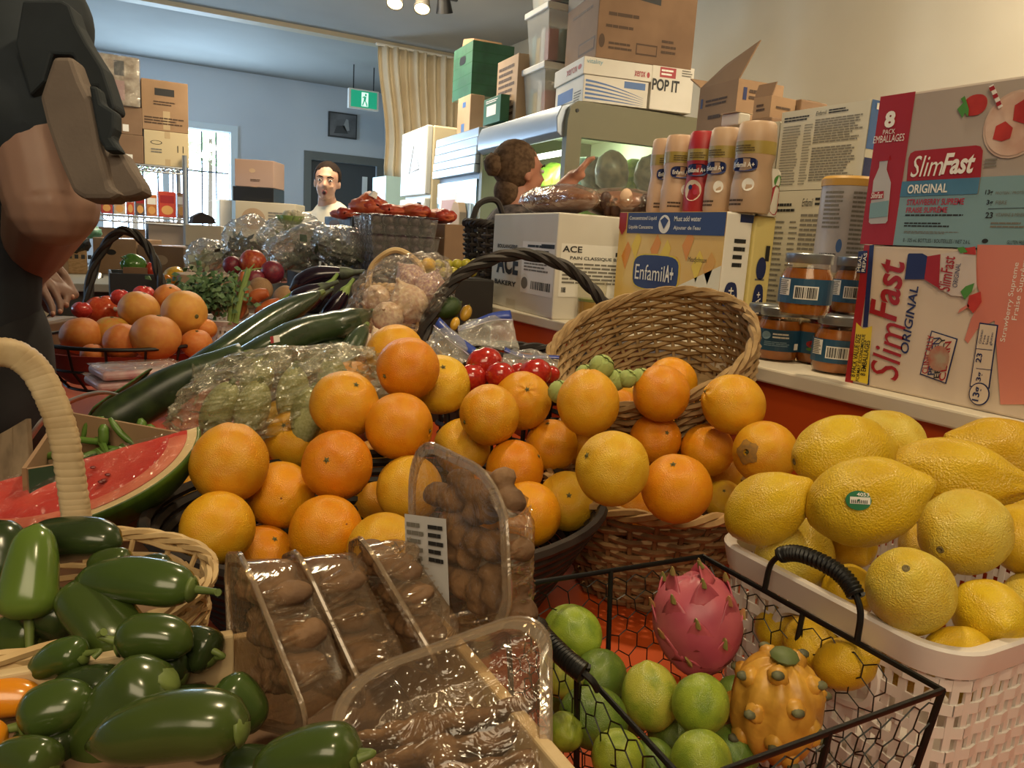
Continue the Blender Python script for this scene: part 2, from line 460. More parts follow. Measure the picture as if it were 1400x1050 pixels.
F.oval(.56, .78, .035, .08, m_exit, 3, 'running_figure'); F.poly([(.50, .70), (.58, .66), (.55, .40), (.48, .42)], m_exit, 3, 'running_figure')
F.poly([(.48, .42), (.53, .45), (.46, .12), (.42, .14)], m_exit, 3, 'running_figure'); F.poly([(.51, .45), (.56, .42), (.62, .25), (.64, .10), (.60, .10), (.57, .25)], m_exit, 3, 'running_figure')
F.poly([(.43, .62), (.50, .70), (.50, .64), (.45, .56)], m_exit, 3, 'running_figure'); F.flush()

# framed grey picture
a, b = ony(449, 152, YF - .01), ony(487, 191, YF - .01)
t = thing('framed_picture', 'small dark grey picture hanging on the far wall above the doorway', 'picture', ((a.x + b.x) / 2, YF - .01, b.z))
MB().box2((a.x, YF - .03, b.z), (b.x, YF - .002, a.z)).build('frame', pm('picture_frame', '#3A3B3C', .5), t, smooth=False)
F = Face(t, V((a.x + .015, YF - .031, b.z + .015)), (b.x - a.x - .03, 0, 0), (0, 0, a.z - b.z - .03), .002)
F.rect(0, 0, 1, 1, pm('print_grey', '#77787A', .6, '#5E5F61', 6), 1, 'print_sheet'); F.poly([(.15, .1), (.7, .15), (.55, .5), (.25, .45)], pm('print_dark', '#4A4B4C', .6), 2)
F.poly([(.5, .45), (.62, .8), (.7, .78), (.75, .3), (.62, .25)], pm('print_light', '#A5A6A6', .6), 2); F.flush()

# track lights
tz = 2.72
rp = [onz(500, -25, ZC - .03), onz(625, 2, ZC - .03)]
t = thing('track_rail', 'dark ceiling rail carrying the spot lamps', 'rail', (rp[0] + rp[1]) / 2)
MB().tube([rp[0] + V((0, 0, .012)), rp[1] + V((0, 0, .012))], .018, 4).build('rail', m_dark, t)
m_bulb = pm('bulb_glow', '#FFE9B0', .4, emit=6)
for k, (px, py, lab, lit) in enumerate(((541, 0, 'leftmost lit spot lamp under the ceiling rail', 1), (578, 7, 'lit spot lamp in the middle of the ceiling rail', 1), (607, 9, 'unlit dark spot lamp at the right of the ceiling rail', 0))):
    c = onz(px, py - 4, tz); top = V((c.x, c.y, ZC - .03))
    aimv = V((-.25, -.45, -1)).normalized() if lit else V((.25, .3, -1)).normalized()
    t = thing('spot_lamp', lab, 'lamp', top, 'spot lamps on the rail')
    MB().tube([top, c - aimv * .03], .008, 5).build('stem', m_dark, t)
    q = aimv.to_track_quat('Z', 'Y').to_matrix(); M_ = Matrix.Translation(c) @ q.to_4x4()
    MB().lathe([(.0, -.07), (.035, -.065), (.045, .0), (.055, .055), (.05, .055), (.04, .03), (0, .03)], 14, M_).build('lamp_head', m_black if not lit else pm('lamp_grey', '#5C5850', .5), t)
    if lit:
        spot('track_lamp', c + aimv * .08, c + aimv + V((.1, .3, 0)), 20, (1, .82, .55), 150, .9, .04)
        MB().lathe([(0, .034), (.044, .034), (.048, .05), (.02, .062), (0, .064)], 14, M_).build('bulb', m_bulb, t)

# ------------------------------------------------------------------ the produce table and the raised shelf behind it
TZ = .82; LZ = 1.095; LX = .862
m_red = pm('red_paint', '#CC561E', .55, '#BE4C18', 2.5, bump=.03)
m_ledge = pm('ledge_paint', '#D9D0BE', .5, '#CBC1AD', 4)
t = thing('display_table', 'long table with a red painted top carrying the fruit and vegetables', 'table', (.38, 1.6, 0))
MB().box2((-.10, .05, TZ - .04), (LX - .022, 3.1, TZ)).build('tabletop', m_red, t, smooth=False, bevel=.004)
MB().box2((-.07, .09, TZ - .16), (LX - .04, 3.06, TZ - .04)).build('apron', m_red, t, smooth=False)
for x in (-.05, .76):
    for y in (.12, 1.6, 3.0): MB().box2((x, y, 0), (x + .06, y + .06, TZ - .16)).build('leg', m_red, t, smooth=False, bevel=.004)
t = thing('raised_shelf', 'white-topped raised shelf with a red front running behind the produce table', 'shelf', (1.4, 1.4, 0))
MB().box2((LX - .015, -.2, LZ - .022), (1.95, 2.35, LZ)).build('shelf_top', m_ledge, t, smooth=False, bevel=.003)
MB().box2((LX - .002, -.2, 0), (LX + .02, 2.35, LZ - .022)).build('front_board', m_red, t, smooth=False)
MB().box2((LX + .02, 2.31, 0), (1.93, 2.33, LZ - .022)).build('end_board', m_red, t, smooth=False)
MB().box2((LX + .02, -.18, 0), (1.93, -.16, LZ - .022)).build('end_board', m_red, t, smooth=False)
MB().box2((1.91, -.16, 0), (1.93, 2.31, LZ - .022)).build('back_board', m_red, t, smooth=False)

# ------------------------------------------------------------------ cartons
INV = ROT.transposed()
def proj(p):
    c = INV @ (V(p) - EYE); return 700 + FPX * c.x / -c.z, 525 - FPX * c.y / -c.z
def solve(fn, target, lo, hi):
    s = 1 if fn(hi) > fn(lo) else -1
    for _ in range(40):
        m = (lo + hi) / 2
        if (fn(m) - target) * s < 0: lo = m
        else: hi = m
    return (lo + hi) / 2
m_kraft = pm('kraft_card', '#A08060', .8, '#947556', 5)
m_kraft2 = pm('kraft_card_dark', '#876A50', .8, '#7C6048', 5)
m_kraft3 = pm('kraft_card_pale', '#B0967A', .8, '#A48A6E', 5)
m_card = pm('white_card', '#DDD8CC', .7, '#D3CDC0', 4)
m_ink = pm('ink_black', '#232323', .6)
m_inkb = pm('ink_brown', '#4A3524', .7)
m_greyink = pm('ink_grey', '#77736A', .7)
m_tape = pm('parcel_tape', '#B9A27E', .25)
m_blue = pm('print_blue', '#3F66A0', .5)
m_navy = pm('print_navy', '#1D2A5C', .45)
m_prred = pm('print_red', '#A01E26', .5)
m_paperw = pm('print_white', '#EDEAE2', .6)
def carton(name, label, mat, c, d=None, z=None, p=None, top=None, h=None, left=None, la=.3, right=None, lb=.3, yaw=0, cat='box', group=None, lid=True, bevel=.003):
    """c: the near lower corner as sighted; left/right/top: sighted edges, else sizes la (to the back), lb (to the right), h"""
    C = p if p is not None else (onz(c[0], c[1], z) if z is not None else at(c[0], c[1], d))
    C = V(C); R = Matrix.Rotation(yaw, 3, 'Z'); A = R @ V((0, 1, 0)); B = R @ V((1, 0, 0))
    if top is not None: h = solve(lambda q: proj(C + V((0, 0, q)))[1], top, 0, 1.5)
    if left is not None: la = solve(lambda q: proj(C + A * q)[0], left, 0, 1.5)
    if right is not None: lb = solve(lambda q: proj(C + B * q)[0], right, 0, 1.5)
    t = thing(name, label, cat, C, group, True, yaw)
    m = MB()
    if lid: m.box2((0, 0, 0), (lb, la, h))
    else:
        k = .005; m.box2((0, 0, 0), (lb, la, k)).box2((0, 0, k), (lb, k, h)).box2((0, la - k, k), (lb, la, h)).box2((0, k, k), (k, la - k, h)).box2((lb - k, k, k), (lb, la - k, h))
    m.build('carton_body', mat, t, smooth=False, bevel=bevel if lid else 0)
    if lid: MB().box2((lb / 2 - .02, .001, h), (lb / 2 + .02, la - .001, h + .0006)).build('tape', m_tape, t, smooth=False)
    fa = Face(t, (0, la, 0), (0, -la, 0), (0, 0, h)); fb = Face(t, (0, 0, 0), (lb, 0, 0), (0, 0, h))
    t['size'] = (lb, la, h)
    return t, fa, fb

# ================================================================== COOLERS AT THE RIGHT
m_case = pm('case_paint', '#6E6B52', .5); m_case_in = pm('case_inside', '#D9DBC0', .5)
m_alu = pm('brushed_metal', '#AEB9C6', .35, metal=.6); m_shelfw = pm('cooler_shelf', '#CFCFC4', .4)
m_tube = pm('cooler_tube', '#EAF6E6', .4, emit=3.2)
FZ = 1.85
F0 = V((1.765, 2.87, 0)); YAW = math.radians(-5)
def case(name, label, loc, L, D, H, ctop, near_window):
    """open-front cooler: local x goes back into the wall, local y along the aisle"""
    t = thing(name, label, 'cooler', loc, None, True, YAW)
    prof = [(0.06, 0), (D, 0), (D, H), (.03, H), (0, H - .03), (0, 0.5), (.06, .45)]
    for y, w in ((0, near_window), (L - .04, False)):
        if w:   # end panel with a window in it
            m = MB(); o = [(0.04, 0), (D, 0), (D, H), (.05, H), (.012, H - .025), (0, H - .10), (0, .45)]
            m.box2((0, y, .05), (.07, y + .04, H - .145)).prism([(0, y, H - .145), (D, y, H - .145), (D, y, H), (.045, y, H), (.012, y, H - .025), (0, y, H - .08)], (0, .04, 0)).box2((.07, y, .05), (D, y + .04, 1.05)).box2((D - .06, y, 1.05), (D, y + .04, H - .145))
            e = m.build('end_panel', m_case, t, smooth=False)
            MB().box2((.07, y + .015, 1.05), (D - .06, y + .02, H - .145)).build('end_glass', film('cooler_glass', '#EEF4EE', .02, .05, .03, .05), t, smooth=False)
            MB().tube([(.04, y - .001, H - .04), (.04, y - .004, H - .04)], .008, 8).tube([(D - .04, y - .001, H - .06), (D - .04, y - .004, H - .06)], .008, 8).build('screw', m_dark, t)
        else: MB().prism([(x, y, z) for x, z in prof], (0, .04, 0)).build('end_panel', m_case, t, smooth=False)
    MB().box2((D - .05, .04, .05), (D, L - .04, H - .02)).build('back_panel', m_case_in, t, smooth=False)
    MB().box2((.06, .04, .05), (D - .05, L - .04, .55)).build('base_cabinet', m_case, t, smooth=False)
    MB().box2((.05, .04, H - .03), (D - .05, L - .04, H)).build('roof', m_case_in, t, smooth=False)
    # rounded canopy along the front
    cp = [(-.005, H - ctop), (-.03, H - ctop + .02), (-.035, H - .07), (-.015, H - .02), (.05, H + .004), (.05, H - .02), (.02, H - .04), (.01, H - ctop)]
    MB().prism([(x, .035, z) for x, z in cp], (0, L - .07, 0)).build('canopy', m_alu, t, bevel=.004)
    return t
t = case('open_cooler', 'olive grey open-front chiller with lit shelves of bagged greens', F0, 1.02, .70, FZ, .15, True)
MB().tube([(.09, .08, FZ - .19), (.09, .94, FZ - .19)], .014, 8).build('light_tube', m_tube, t)
lt = bpy.data.lights.new('cooler_tube_light', 'AREA'); lt.energy = 8; lt.color = (.93, 1, .82); lt.shape = 'RECTANGLE'; lt.size = .85; lt.size_y = .05
lo = bpy.data.objects.new('cooler_tube_light', lt); COL.objects.link(lo); lo.parent = t; lo.location = (.11, .5, FZ - .215); lo.rotation_euler = (0, math.radians(-25), 0)
SHZ = (.98, 1.26, 1.50)
for z in SHZ:
    s = MB().box2((.14, .05, z - .02), (.64, .97, z)).build('shelf', m_shelfw, t, smooth=False)
    MB().box2((.13, .05, z - .035), (.14, .97, z + .005)).build('price_rail', pm('price_rail', '#2E3136', .4), s, smooth=False)
    for k in range(5): MB().box2((.127, .1 + k * .18, z - .03), (.13, .19 + k * .18, z)).build('price_tag', m_paperw, s, smooth=False)
Rw = Matrix.Rotation(YAW, 3, 'Z')
GREENS = {'lime green': pm('bag_lime', '#A6C64A', .3, '#7FA836', 22, bump=.5, bscale=30), 'dark green': pm('bag_green', '#4E7A32', .35, '#8FB04A', 25, bump=.5, bscale=30),
          'pale blue': pm('bag_blue', '#7FB6C8', .3, '#D6E6E4', 18, bump=.4, bscale=25), 'dark': pm('bag_dark', '#3A3430', .3, '#6A5E50', 20, bump=.5, bscale=25)}
ORD = {1: 'top', 0: 'middle', 2: 'bottom'}
kinds = [(1.50, 'pale blue'), (1.26, 'lime green'), (.98, 'lime green')]
for si, z in enumerate(sorted(SHZ, reverse=True)):
    for k in range(6):
        kind = ['lime green', 'pale blue', 'dark green', 'lime green', 'pale blue', 'dark'][(k * 2 + si) % 6] if si else ['pale blue', 'dark', 'pale blue', 'lime green', 'lime green', 'lime green'][k]
        if k == 0: kind = ('dark', 'lime green', 'dark')[si]
        if si == 2 and k < 3: kind = ['dark', 'lime green', 'dark'][k]
        y = .12 + k * .145; c = F0 + Rw @ V((.30, y, 0)) + V((0, 0, z))
        sd = rnd.random() * 50
        fn = lambda dd: 1 + .22 * noise.noise(dd * 2.4 + V((sd, 0, 0)))
        hh = rnd.uniform(.075, .095)
        MB().ball(c + V((0, 0, hh)), (.085, .062, hh), 14, 10, fn).single('produce_bag', f'{kind} bag of greens on the {("top", "middle", "bottom")[si]} cooler shelf, {("nearest", "second", "third", "fourth", "fifth", "farthest")[k]} along it', 'bag', GREENS[kind], 'bags in the open cooler', angle=0)

for si, z in enumerate(sorted(SHZ, reverse=True)):
    for k in range(3):
        c = F0 + Rw @ V((.52, .13 + k * .16, 0)) + V((0, 0, z)); sd = rnd.random() * 50; kind = ('dark', 'dark green', 'pale blue')[(k + si) % 3]
        MB().ball(c + V((0, 0, .09)), (.09, .065, .09), 14, 10, lambda dd: 1 + .22 * noise.noise(dd * 2.4 + V((sd, 0, 0)))).single('produce_bag', f'{kind} bag at the back of the {("top", "middle", "bottom")[si]} cooler shelf, {("nearest", "second", "third")[k]} along it', 'bag', GREENS[kind], 'bags in the open cooler', angle=0)
# closed cooler beyond it
F1 = F0 + Rw @ V((0, 1.03, 0)); L2 = .75
t = thing('glass_door_cooler', 'grey cooler with a ribbed metal canopy and a glass door beyond the open chiller', 'cooler', F1, None, True, YAW)
MB().box2((0.02, 0, .05), (.70, L2, FZ - .02)).build('cabinet', pm('cooler_grey', '#8F98A0', .45), t, smooth=False)
m = MB()
for k in range(5): m.box2((-.03 + k * .004, .0, FZ - .24 + k * .048), (.03, L2, FZ - .194 + k * .048))
m.build('canopy', m_alu, t, smooth=False, bevel=.004)
MB().box2((.0, .03, .35), (.02, L2 - .03, FZ - .27)).build('glass_door', pm('cooler_door_glass', '#A9C2CC', .12, '#8FB0BE', 3, metal=.3), t, smooth=False)  # light blue reflection is put into the opaque glass colour
MB().tube([(-.02, .06, 1.0), (-.02, .06, 1.45)], .01, 6).build('handle', m_alu, t)
F = Face(t, (-.001, L2 - .10, 1.10), (0, -.30, 0), (0, 0, .42)); F.rect(0, 0, 1, 1, m_paperw, 1, 'notice'); F.rect(.08, .75, .92, .9, pm('notice_red', '#B98A78', .6), 2); F.flush()
pb = F1 + Rw @ V((-.05, .22, 0))
t2 = thing('paper_bag', 'kraft paper bag with red print hung on the cooler door', 'bag', pb + V((0, 0, 1.17)), None, True, YAW)
MB().prism([(0, -.07, 0), (0, .09, 0), (0, .085, .24), (0, .04, .29), (0, -.04, .285), (0, -.075, .23)], (.045, 0, 0)).build('bag_body', m_kraft3, t2, smooth=False, bevel=.004)
F = Face(t2, (-.001, .075, .02), (0, -.14, 0), (0, 0, .2)); F.rect(.3, .12, .7, .25, m_prred); F.rect(.25, .4, .75, .52, m_prred); F.flush()

# white domestic refrigerator
F2 = F1 + Rw @ V((.02, L2 + .04, 0))
rx0 = ony(588, 182, F2.y + .02); 
RC = V((F2.x - .06, F2.y + .06, 0))
hh = 1.25 + .70
t = thing('refrigerator', 'white upright refrigerator standing beyond the coolers by the curtain', 'refrigerator', RC, None, True, YAW)
m_fr = pm('fridge_white', '#D8DCD8', .35)
MB().box2((.04, 0, .05), (.6, .62, hh)).build('cabinet', pm('fridge_cream', '#DCCFAE', .4), t, smooth=False, bevel=.01)
MB().box2((0, .005, .06), (.04, .615, 1.50)).build('lower_door', m_fr, t, smooth=False, bevel=.008)
MB().box2((0, .005, 1.52), (.04, .615, hh)).build('upper_door', m_fr, t, smooth=False, bevel=.008)
MB().tube([(-.02, .06, 1.1), (-.025, .06, 1.3), (-.02, .06, 1.47)], .014, 6).build('handle', m_dark, t)
F = Face(t, (0, .615, 1.52), (0, -.61, 0), (0, 0, hh - 1.52))
for aa, bb in (((.35, .35), (.5, .75)), ((.5, .75), (.75, .4)), ((.75, .4), (.35, .35))):
    F.poly([aa, bb, (bb[0] + .03, bb[1]), (aa[0] + .03, aa[1] - .03)], m_greyink, 1, 'scribble')
F.flush()
c = ony(528, 240, 6.2); e = ony(549, 290, 6.2)
carton('drink_cooler', 'small pale blue drinks cooler standing under the curtain', pm('pale_blue', '#A9C9CC', .3), None, p=(c.x, 6.2, 0), la=.35, lb=e.x - c.x + .25, h=c.z, cat='cooler')[1].flush()

# ------------------------------------------------------------------ boxes on top of the coolers
ZT = FZ + .006
t, fa, fb = carton('copy_paper_carton', 'white lidded copier paper carton with blue swooping stripes on top of the open chiller', m_card, (796, 138), z=ZT, top=79, left=758, right=884, yaw=YAW - .12)
lb, la, h = t['size']; copy_h = h; copy_end = t.location + Matrix.Rotation(YAW - .12, 3, 'Z') @ V((lb + .012, 0, 0))
fb.rect(.0, .62, 1, .64, m_greyink); fa.rect(.0, .62, 1, .64, m_greyink)
for k in range(5):
    top = [(u, .52 - k * .10 - (.30 - k * .055) * (u ** 1.6) * 1.1 + .0) for u in [i / 14 * .9 + .03 for i in range(15)]]
    bot = [(u, v - .055 * (1 - u)) for u, v in top][::-1]
    fb.poly(top + bot, m_blue, 2, 'stripe')
fb.rect(.62, .42, .95, .58, m_blue); fa.rect(.1, .12, .65, .42, m_blue)
fb.text('vitality', .04, .85, .26, .96, pm('ink_teal', '#6E9FB0', .6)); fb.text('xerox', .72, .74, .9, .86, m_prred, bold=.01); fb.oval(.945, .79, .025, .07, m_prred)
fa.text('xerox', .5, .8, .9, .93, m_prred); fa.fine(.7, .05, .95, .3, 4, m_greyink, words=2); fa.flush(); fb.flush()
MB().box2((-.008, -.008, h * .63), (lb + .008, la + .008, h + .006)).build('lid', m_card, t, smooth=False, bevel=.003)
for f_, pts in ((Face(t, (-.008, -.008, h * .63), (lb + .016, 0, 0), (0, 0, h * .37 + .006)), 0), (Face(t, (-.008, la + .008, h * .63), (0, -la - .016, 0), (0, 0, h * .37 + .006)), 1)):
    if pts == 0: f_.text('vitality', .04, .55, .27, .88, pm('ink_teal', '#6E9FB0', .6)); f_.text('xerox', .74, .22, .90, .55, m_prred, bold=.01); f_.oval(.945, .38, .022, .17, m_prred)
    else: f_.text('xerox', .45, .3, .8, .65, m_prred); f_.oval(.88, .5, .06, .15, m_prred)
    f_.flush()
t, fa, fb = carton('pop_it_carton', 'white carton lettered in black between the copier paper and the wall', m_card, None, p=copy_end, top=86, la=.3, right=944, yaw=YAW - .12)
fb.text('POP IT', .02, .42, .66, .68, m_ink, bold=.03); fb.rect(.18, .72, .56, .94, m_prred); fb.fine(.21, .75, .53, .91, 2, m_paperw, 4, words=3); fb.fine(.7, .78, .95, .94, 3, m_greyink, words=2); fa.flush(); fb.flush()
t, fa, fb = carton('big_brown_carton', 'big brown shipping carton with a black printed frame stacked on the copier paper', m_kraft2, (814, 78), z=ZT + copy_h + .008, h=.46, left=771, right=945, yaw=YAW - .12)
fb.poly([(-.001, .58), (.62, .52), (.62, 1), (.0, 1)], m_ink, 1); fb.oval(.34, .85, .27, .24, m_kraft2, 2, p=.4); fa.rect(0, .58, 1, 1, m_ink, 1); fa.rect(.1, .72, .82, 1, m_kraft2, 2)
fb.fine(.1, .36, .5, .42, 1, m_inkb, words=3); fb.fine(.08, .26, .42, .31, 1, m_inkb, words=4); fb.rect(.40, .07, .62, .17, m_inkb); fb.rect(.41, .085, .61, .155, m_kraft2, 2); fb.fine(.12, .08, .36, .16, 2, m_inkb, words=4); fb.fine(.66, .1, .82, .24, 3, m_inkb, words=3)
fa.rect(.45, .08, .95, .2, m_inkb); fa.rect(.48, .1, .92, .18, m_kraft2, 2); fb.oval(.05, .15, .03, .06, m_inkb); fa.fine(.2, .45, .9, .5, 1, m_inkb, words=3); fa.flush(); fb.flush()
# clear storage bins with lids
m_bin = film('bin_plastic', '#F2F2F0', .30, .08, .3, .1, 10)
m_binlid = pm('bin_lid', '#D8D6CE', .5)
STUFFC = [pm('junk_red', '#A0404A', .6), pm('junk_teal', '#5E8E90', .6), pm('junk_yellow', '#B89A40', .6), pm('junk_white', '#CFCBC2', .6)]
bx = at(752, 163, 3.15); bx = onz(752, 158, ZT)
for k, lab in enumerate(('clear plastic storage bin with a white lid, bottom of the stack by the copier paper', 'clear plastic storage bin with a white lid, middle of its stack', 'topmost clear storage bin of the stack, cut off by the picture edge')):
    z0 = ZT + k * .265; W_, L_, H_ = .24, .25, .25
    t = thing('storage_bin', lab, 'bin', (bx.x - .02, bx.y + .04, z0), 'clear storage bins on the cooler', True, YAW)
    m = MB(); q = .02
    lo_ = [(q, q), (W_ - q, q), (W_ - q, L_ - q), (q, L_ - q)]; up_ = [(0, 0), (W_, 0), (W_, L_), (0, L_)]
    m.add([(x, y, 0) for x, y in lo_] + [(x, y, H_ - .03) for x, y in up_], [(3, 2, 1, 0)] + [(i, (i + 1) % 4, 4 + (i + 1) % 4, 4 + i) for i in range(4)])
    m.build('bin_body', m_bin, t, smooth=False)
    MB().box2((-.012, -.012, H_ - .03), (W_ + .012, L_ + .012, H_)).build('bin_lid', m_binlid, t, smooth=False, bevel=.005)
    m2 = [MB() for _ in STUFFC]
    for i in range(10):
        w_ = rnd.uniform(.03, .06); l_ = rnd.uniform(.05, .1); h_ = rnd.uniform(.08, .19)
        m2[i % 4].box2((.025 + (i % 3) * .065, .03 + (i // 3) * .05, .004), (.025 + (i % 3) * .065 + min(w_, .06), .03 + (i // 3) * .05 + .045, h_))
    for mm, q in zip(m2, STUFFC): mm.build('contents', q, t, smooth=False)
pb = onz(700, 165, ZT)
t, fa, fb = carton('tall_brown_carton', 'tall brown carton on the cooler left of the clear bins', m_kraft3, (704, 166), z=ZT, top=72, left=676, lb=.09, yaw=YAW)
fa.fine(.1, .1, .9, .9, 9, m_inkb, words=3); fa.flush(); fb.flush()
pc = onz(684, 172, ZT)
t, fa, fb = carton('green_printed_box', 'small flat green printed box on the cooler edge beside the brown carton', pm('box_green', '#2E6444', .5), (683, 165), z=ZT + .001, top=128, left=660, lb=.05, yaw=YAW)
fa.rect(.2, .3, .75, .7, m_paperw); fa.fine(.15, .78, .85, .92, 2, m_paperw, words=3); fa.flush(); fb.flush()
t, fa, fb = carton('blue_taped_carton', 'brown carton with blue tape marks under the green crate', m_kraft3, (641, 184), z=ZT, top=128, left=624, right=660, yaw=YAW)
lb, la, h = t['size']; zc = t.location.z + h
fa.rect(.35, .1, .6, .32, m_blue); fa.rect(.4, .72, .65, .85, m_blue); fa.flush(); fb.flush()
# green crate with a hand hole
t, fa, fb = carton('green_crate', 'green plastic crate with a hand hole on top of the stack by the curtain', pm('crate_green', '#2C5E46', .5, '#244E3A', 8), None, p=t.location + Rw @ V((.01, .03, h + .002)), la=.34, lb=.26, h=.30, yaw=YAW, lid=False, cat='crate')
for q in (.2, .4, .6, .8): fa.rect(0, q, 1, q + .02, pm('crate_shadow', '#1F5536', .6)); fb.rect(0, q, 1, q + .02, MATS['crate_shadow'])
fa.oval(.5, .72, .16, .08, m_black, 2, 'hand_hole', p=.6); fb.flush(); fa.flush()
q = t.location
MB().prism([q + Rw @ V((.03, .03, .26)), q + Rw @ V((.03, .3, .27)), q + Rw @ V((.03, .26, .36)), q + Rw @ V((.03, .08, .33))], Rw @ V((.18, 0, 0))).single('cardboard_sheet', 'folded piece of brown cardboard sticking out of the green crate', 'cardboard', m_kraft, smooth=False)

# ================================================================== GOODS ON THE RAISED SHELF
# two printed shake cartons, their fronts along the shelf edge
SX = .876
m_slim = pm('carton_grey', '#B8ABA0', .55, '#A89A8F', 2.2)
m_slim2 = pm('carton_cream', '#D6C4B0', .55)
m_sky = pm('carton_teal', '#7C9EA6', .55); m_skyd = pm('carton_blue', '#4A7C9C', .55)
m_pink = pm('carton_pink', '#D98A78', .55, '#D07868', 3)
m_straw = pm('strawberry_print', '#C0392E', .5, '#A82A25', 30)
m_green = pm('print_green', '#4E8A3A', .5)
m_yel = pm('print_yellow', '#E2C637', .5)
m_mag = pm('print_magenta', '#B03048', .5)
y0 = onx(1176, 334, SX).y; zmid = 1.25 + .0255
t, fa, fb = carton('shake_carton', 'teal and grey carton of eight strawberry shakes, upright on top of another carton', m_slim, None, p=(SX, y0 - .335, zmid), la=.335, lb=.16, h=.182)
W_ = .335
def mapper(x0, y0_, k, yy, zz, hh, L_):
    return lambda X, Y: (lambda q: ((yy - q.y) / L_, (q.z - zz) / hh))(onx(x0 + X / k, y0_ + Y / k, SX))
B = mapper(1150, 80, 3.888, y0, zmid, .182, W_)
def putx(F, mp, txt, x0, y0_, x1, y1_, mt, k=3, bold=0, shear=0, rot=0):
    ul, vl = mp(x0, (y0_ + y1_) / 2); ur, vr = mp(x1, (y0_ + y1_) / 2); um, vt = mp((x0 + x1) / 2, y0_); _, vb = mp((x0 + x1) / 2, y1_)
    F.text(txt, ul, vb, ur, vt, mt, k, bold, shear, rot)
def puto(F, mp, x, y, rx, ry, mt, k=2, name='printed_panel', p=1.0):
    u, v = mp(x, y); F.oval(u, v, abs(mp(x + rx, y)[0] - u), abs(mp(x, y + ry)[1] - v), mt, k, name, p=p)
putp = lambda F, mp, pts, mt, k=2, name='printed_panel': F.poly([mp(*q) for q in pts], mt, k, name)
def putf(F, mp, x0, y0_, x1, y1_, rows, mt, words=8, k=2):
    ul, vt = mp(x0, y0_); ur, vb = mp(x1, y1_); F.fine(ul, vb, ur, vt, rows, mt, k, words)
ur = B(335, 600)[0]
fa.rect(0, 0, ur, 1, m_prred)
putx(fa, B, '8', 238, 280, 292, 368, m_paperw, bold=.05); putx(fa, B, 'PACK', 228, 377, 292, 402, m_paperw); putx(fa, B, 'EMBALLAGES', 178, 407, 340, 445, m_paperw)
putp(fa, B, [(150, 870), (160, 880), (240, 876), (250, 862), (268, 660), (245, 590), (255, 520), (210, 520), (205, 580), (175, 650)], pm('bottle_print', '#B9B6B6', .5), 2, 'bottle_print')
putp(fa, B, [(206, 548), (260, 542), (262, 518), (208, 520)], m_prred, 3, 'bottle_print'); putp(fa, B, [(163, 712), (232, 704), (229, 744), (161, 752)], m_prred, 3, 'bottle_print'); putx(fa, B, 'SlimFast', 166, 712, 228, 744, m_paperw, 4, .01, .2); putp(fa, B, [(160, 770), (258, 755), (250, 840), (152, 850)], m_sky, 3, 'bottle_print')
u1, v1_ = B(745, 630)
fa.poly([(ur, 0), (1, 0), (1, B(972, 622)[1]), (u1, v1_), (u1, B(735, 722)[1]), (ur, B(325, 735)[1])], m_sky)
fa.poly([(ur, B(325, 735)[1]), (B(728, 720)[0], B(728, 720)[1]), (B(742, 632)[0], B(742, 632)[1]), (ur, B(330, 655)[1])], m_skyd, 2)
putp(fa, B, [(352, 652), (745, 632), (757, 490), (745, 468), (720, 462), (395, 492), (372, 505), (362, 530)], m_prred, 2)
putx(fa, B, 'Slim', 382, 515, 548, 628, m_paperw, 4, 0, .22); putx(fa, B, 'Fast', 546, 500, 718, 614, m_paperw, 4, .03, .22); putx(fa, B, 'ORIGINAL', 360, 668, 572, 716, m_paperw, 4, .02)
putx(fa, B, 'STRAWBERRY SUPREME', 354, 745, 657, 779, m_mag, 2, .02); putx(fa, B, 'FRAISE SUPR\u00caME', 350, 783, 568, 820, m_mag, 2, .02)
putf(fa, B, 345, 825, 662, 841, 1, m_ink, 14); putf(fa, B, 340, 868, 580, 900, 2, m_ink, 10); putf(fa, B, 338, 915, 625, 936, 2, m_greyink, 14); putx(fa, B, '8 - 325 mL BOTTLES / BOUTEILLES / NET 2.6 L', 332, 960, 690, 980, m_ink, 2); puto(fa, B, 768, 970, 17, 12, m_ink); putx(fa, B, 'GLUTEN FREE', 885, 968, 980, 988, m_ink, 2)
for q, (a_, b_) in enumerate((('13g', 'PROTEIN / PROT\u00c9INES'), ('3g', 'FIBRE'), ('23', 'VITAMINS & MINERALS'))):
    yy_ = (714, 768, 833)[q]; putx(fa, B, a_, 770 + 6 * (q == 1), yy_ - 16, 810, yy_ + 16, m_ink, 2, .02); putx(fa, B, b_, 825, yy_ - 12, (1010, 885, 1010)[q], yy_ + 8, m_greyink, 2)
putp(fa, B, [(785, 798), (1010, 792), (1010, 795), (785, 801)], m_ink); putf(fa, B, 800, 866, 1000, 905, 2, m_greyink, 6)
puto(fa, B, 715, 248, 64, 56, m_straw, 2, 'strawberry_print', .9); putp(fa, B, [(662, 200), (640, 215), (655, 235), (622, 270), (640, 300), (650, 318), (662, 290), (680, 312), (684, 270), (672, 230)], m_green, 3, 'strawberry_print')
puto(fa, B, 925, 350, 174, 180, pm('glass_print', '#D8C3B2', .5, '#C9A996', 25), 2, 'smoothie_print'); puto(fa, B, 925, 350, 160, 166, pm('shake_print', '#D9BBA8', .5, '#C79F8C', 30), 3, 'smoothie_print')
putp(fa, B, [(812, 430), (830, 360), (880, 335), (920, 370), (905, 425), (860, 442)], m_straw, 4, 'smoothie_print'); putp(fa, B, [(920, 330), (930, 250), (985, 215), (985, 350)], m_straw, 4, 'smoothie_print')
putp(fa, B, [(795, 150), (818, 138), (868, 255), (845, 270)], m_paperw, 5, 'straw_print')
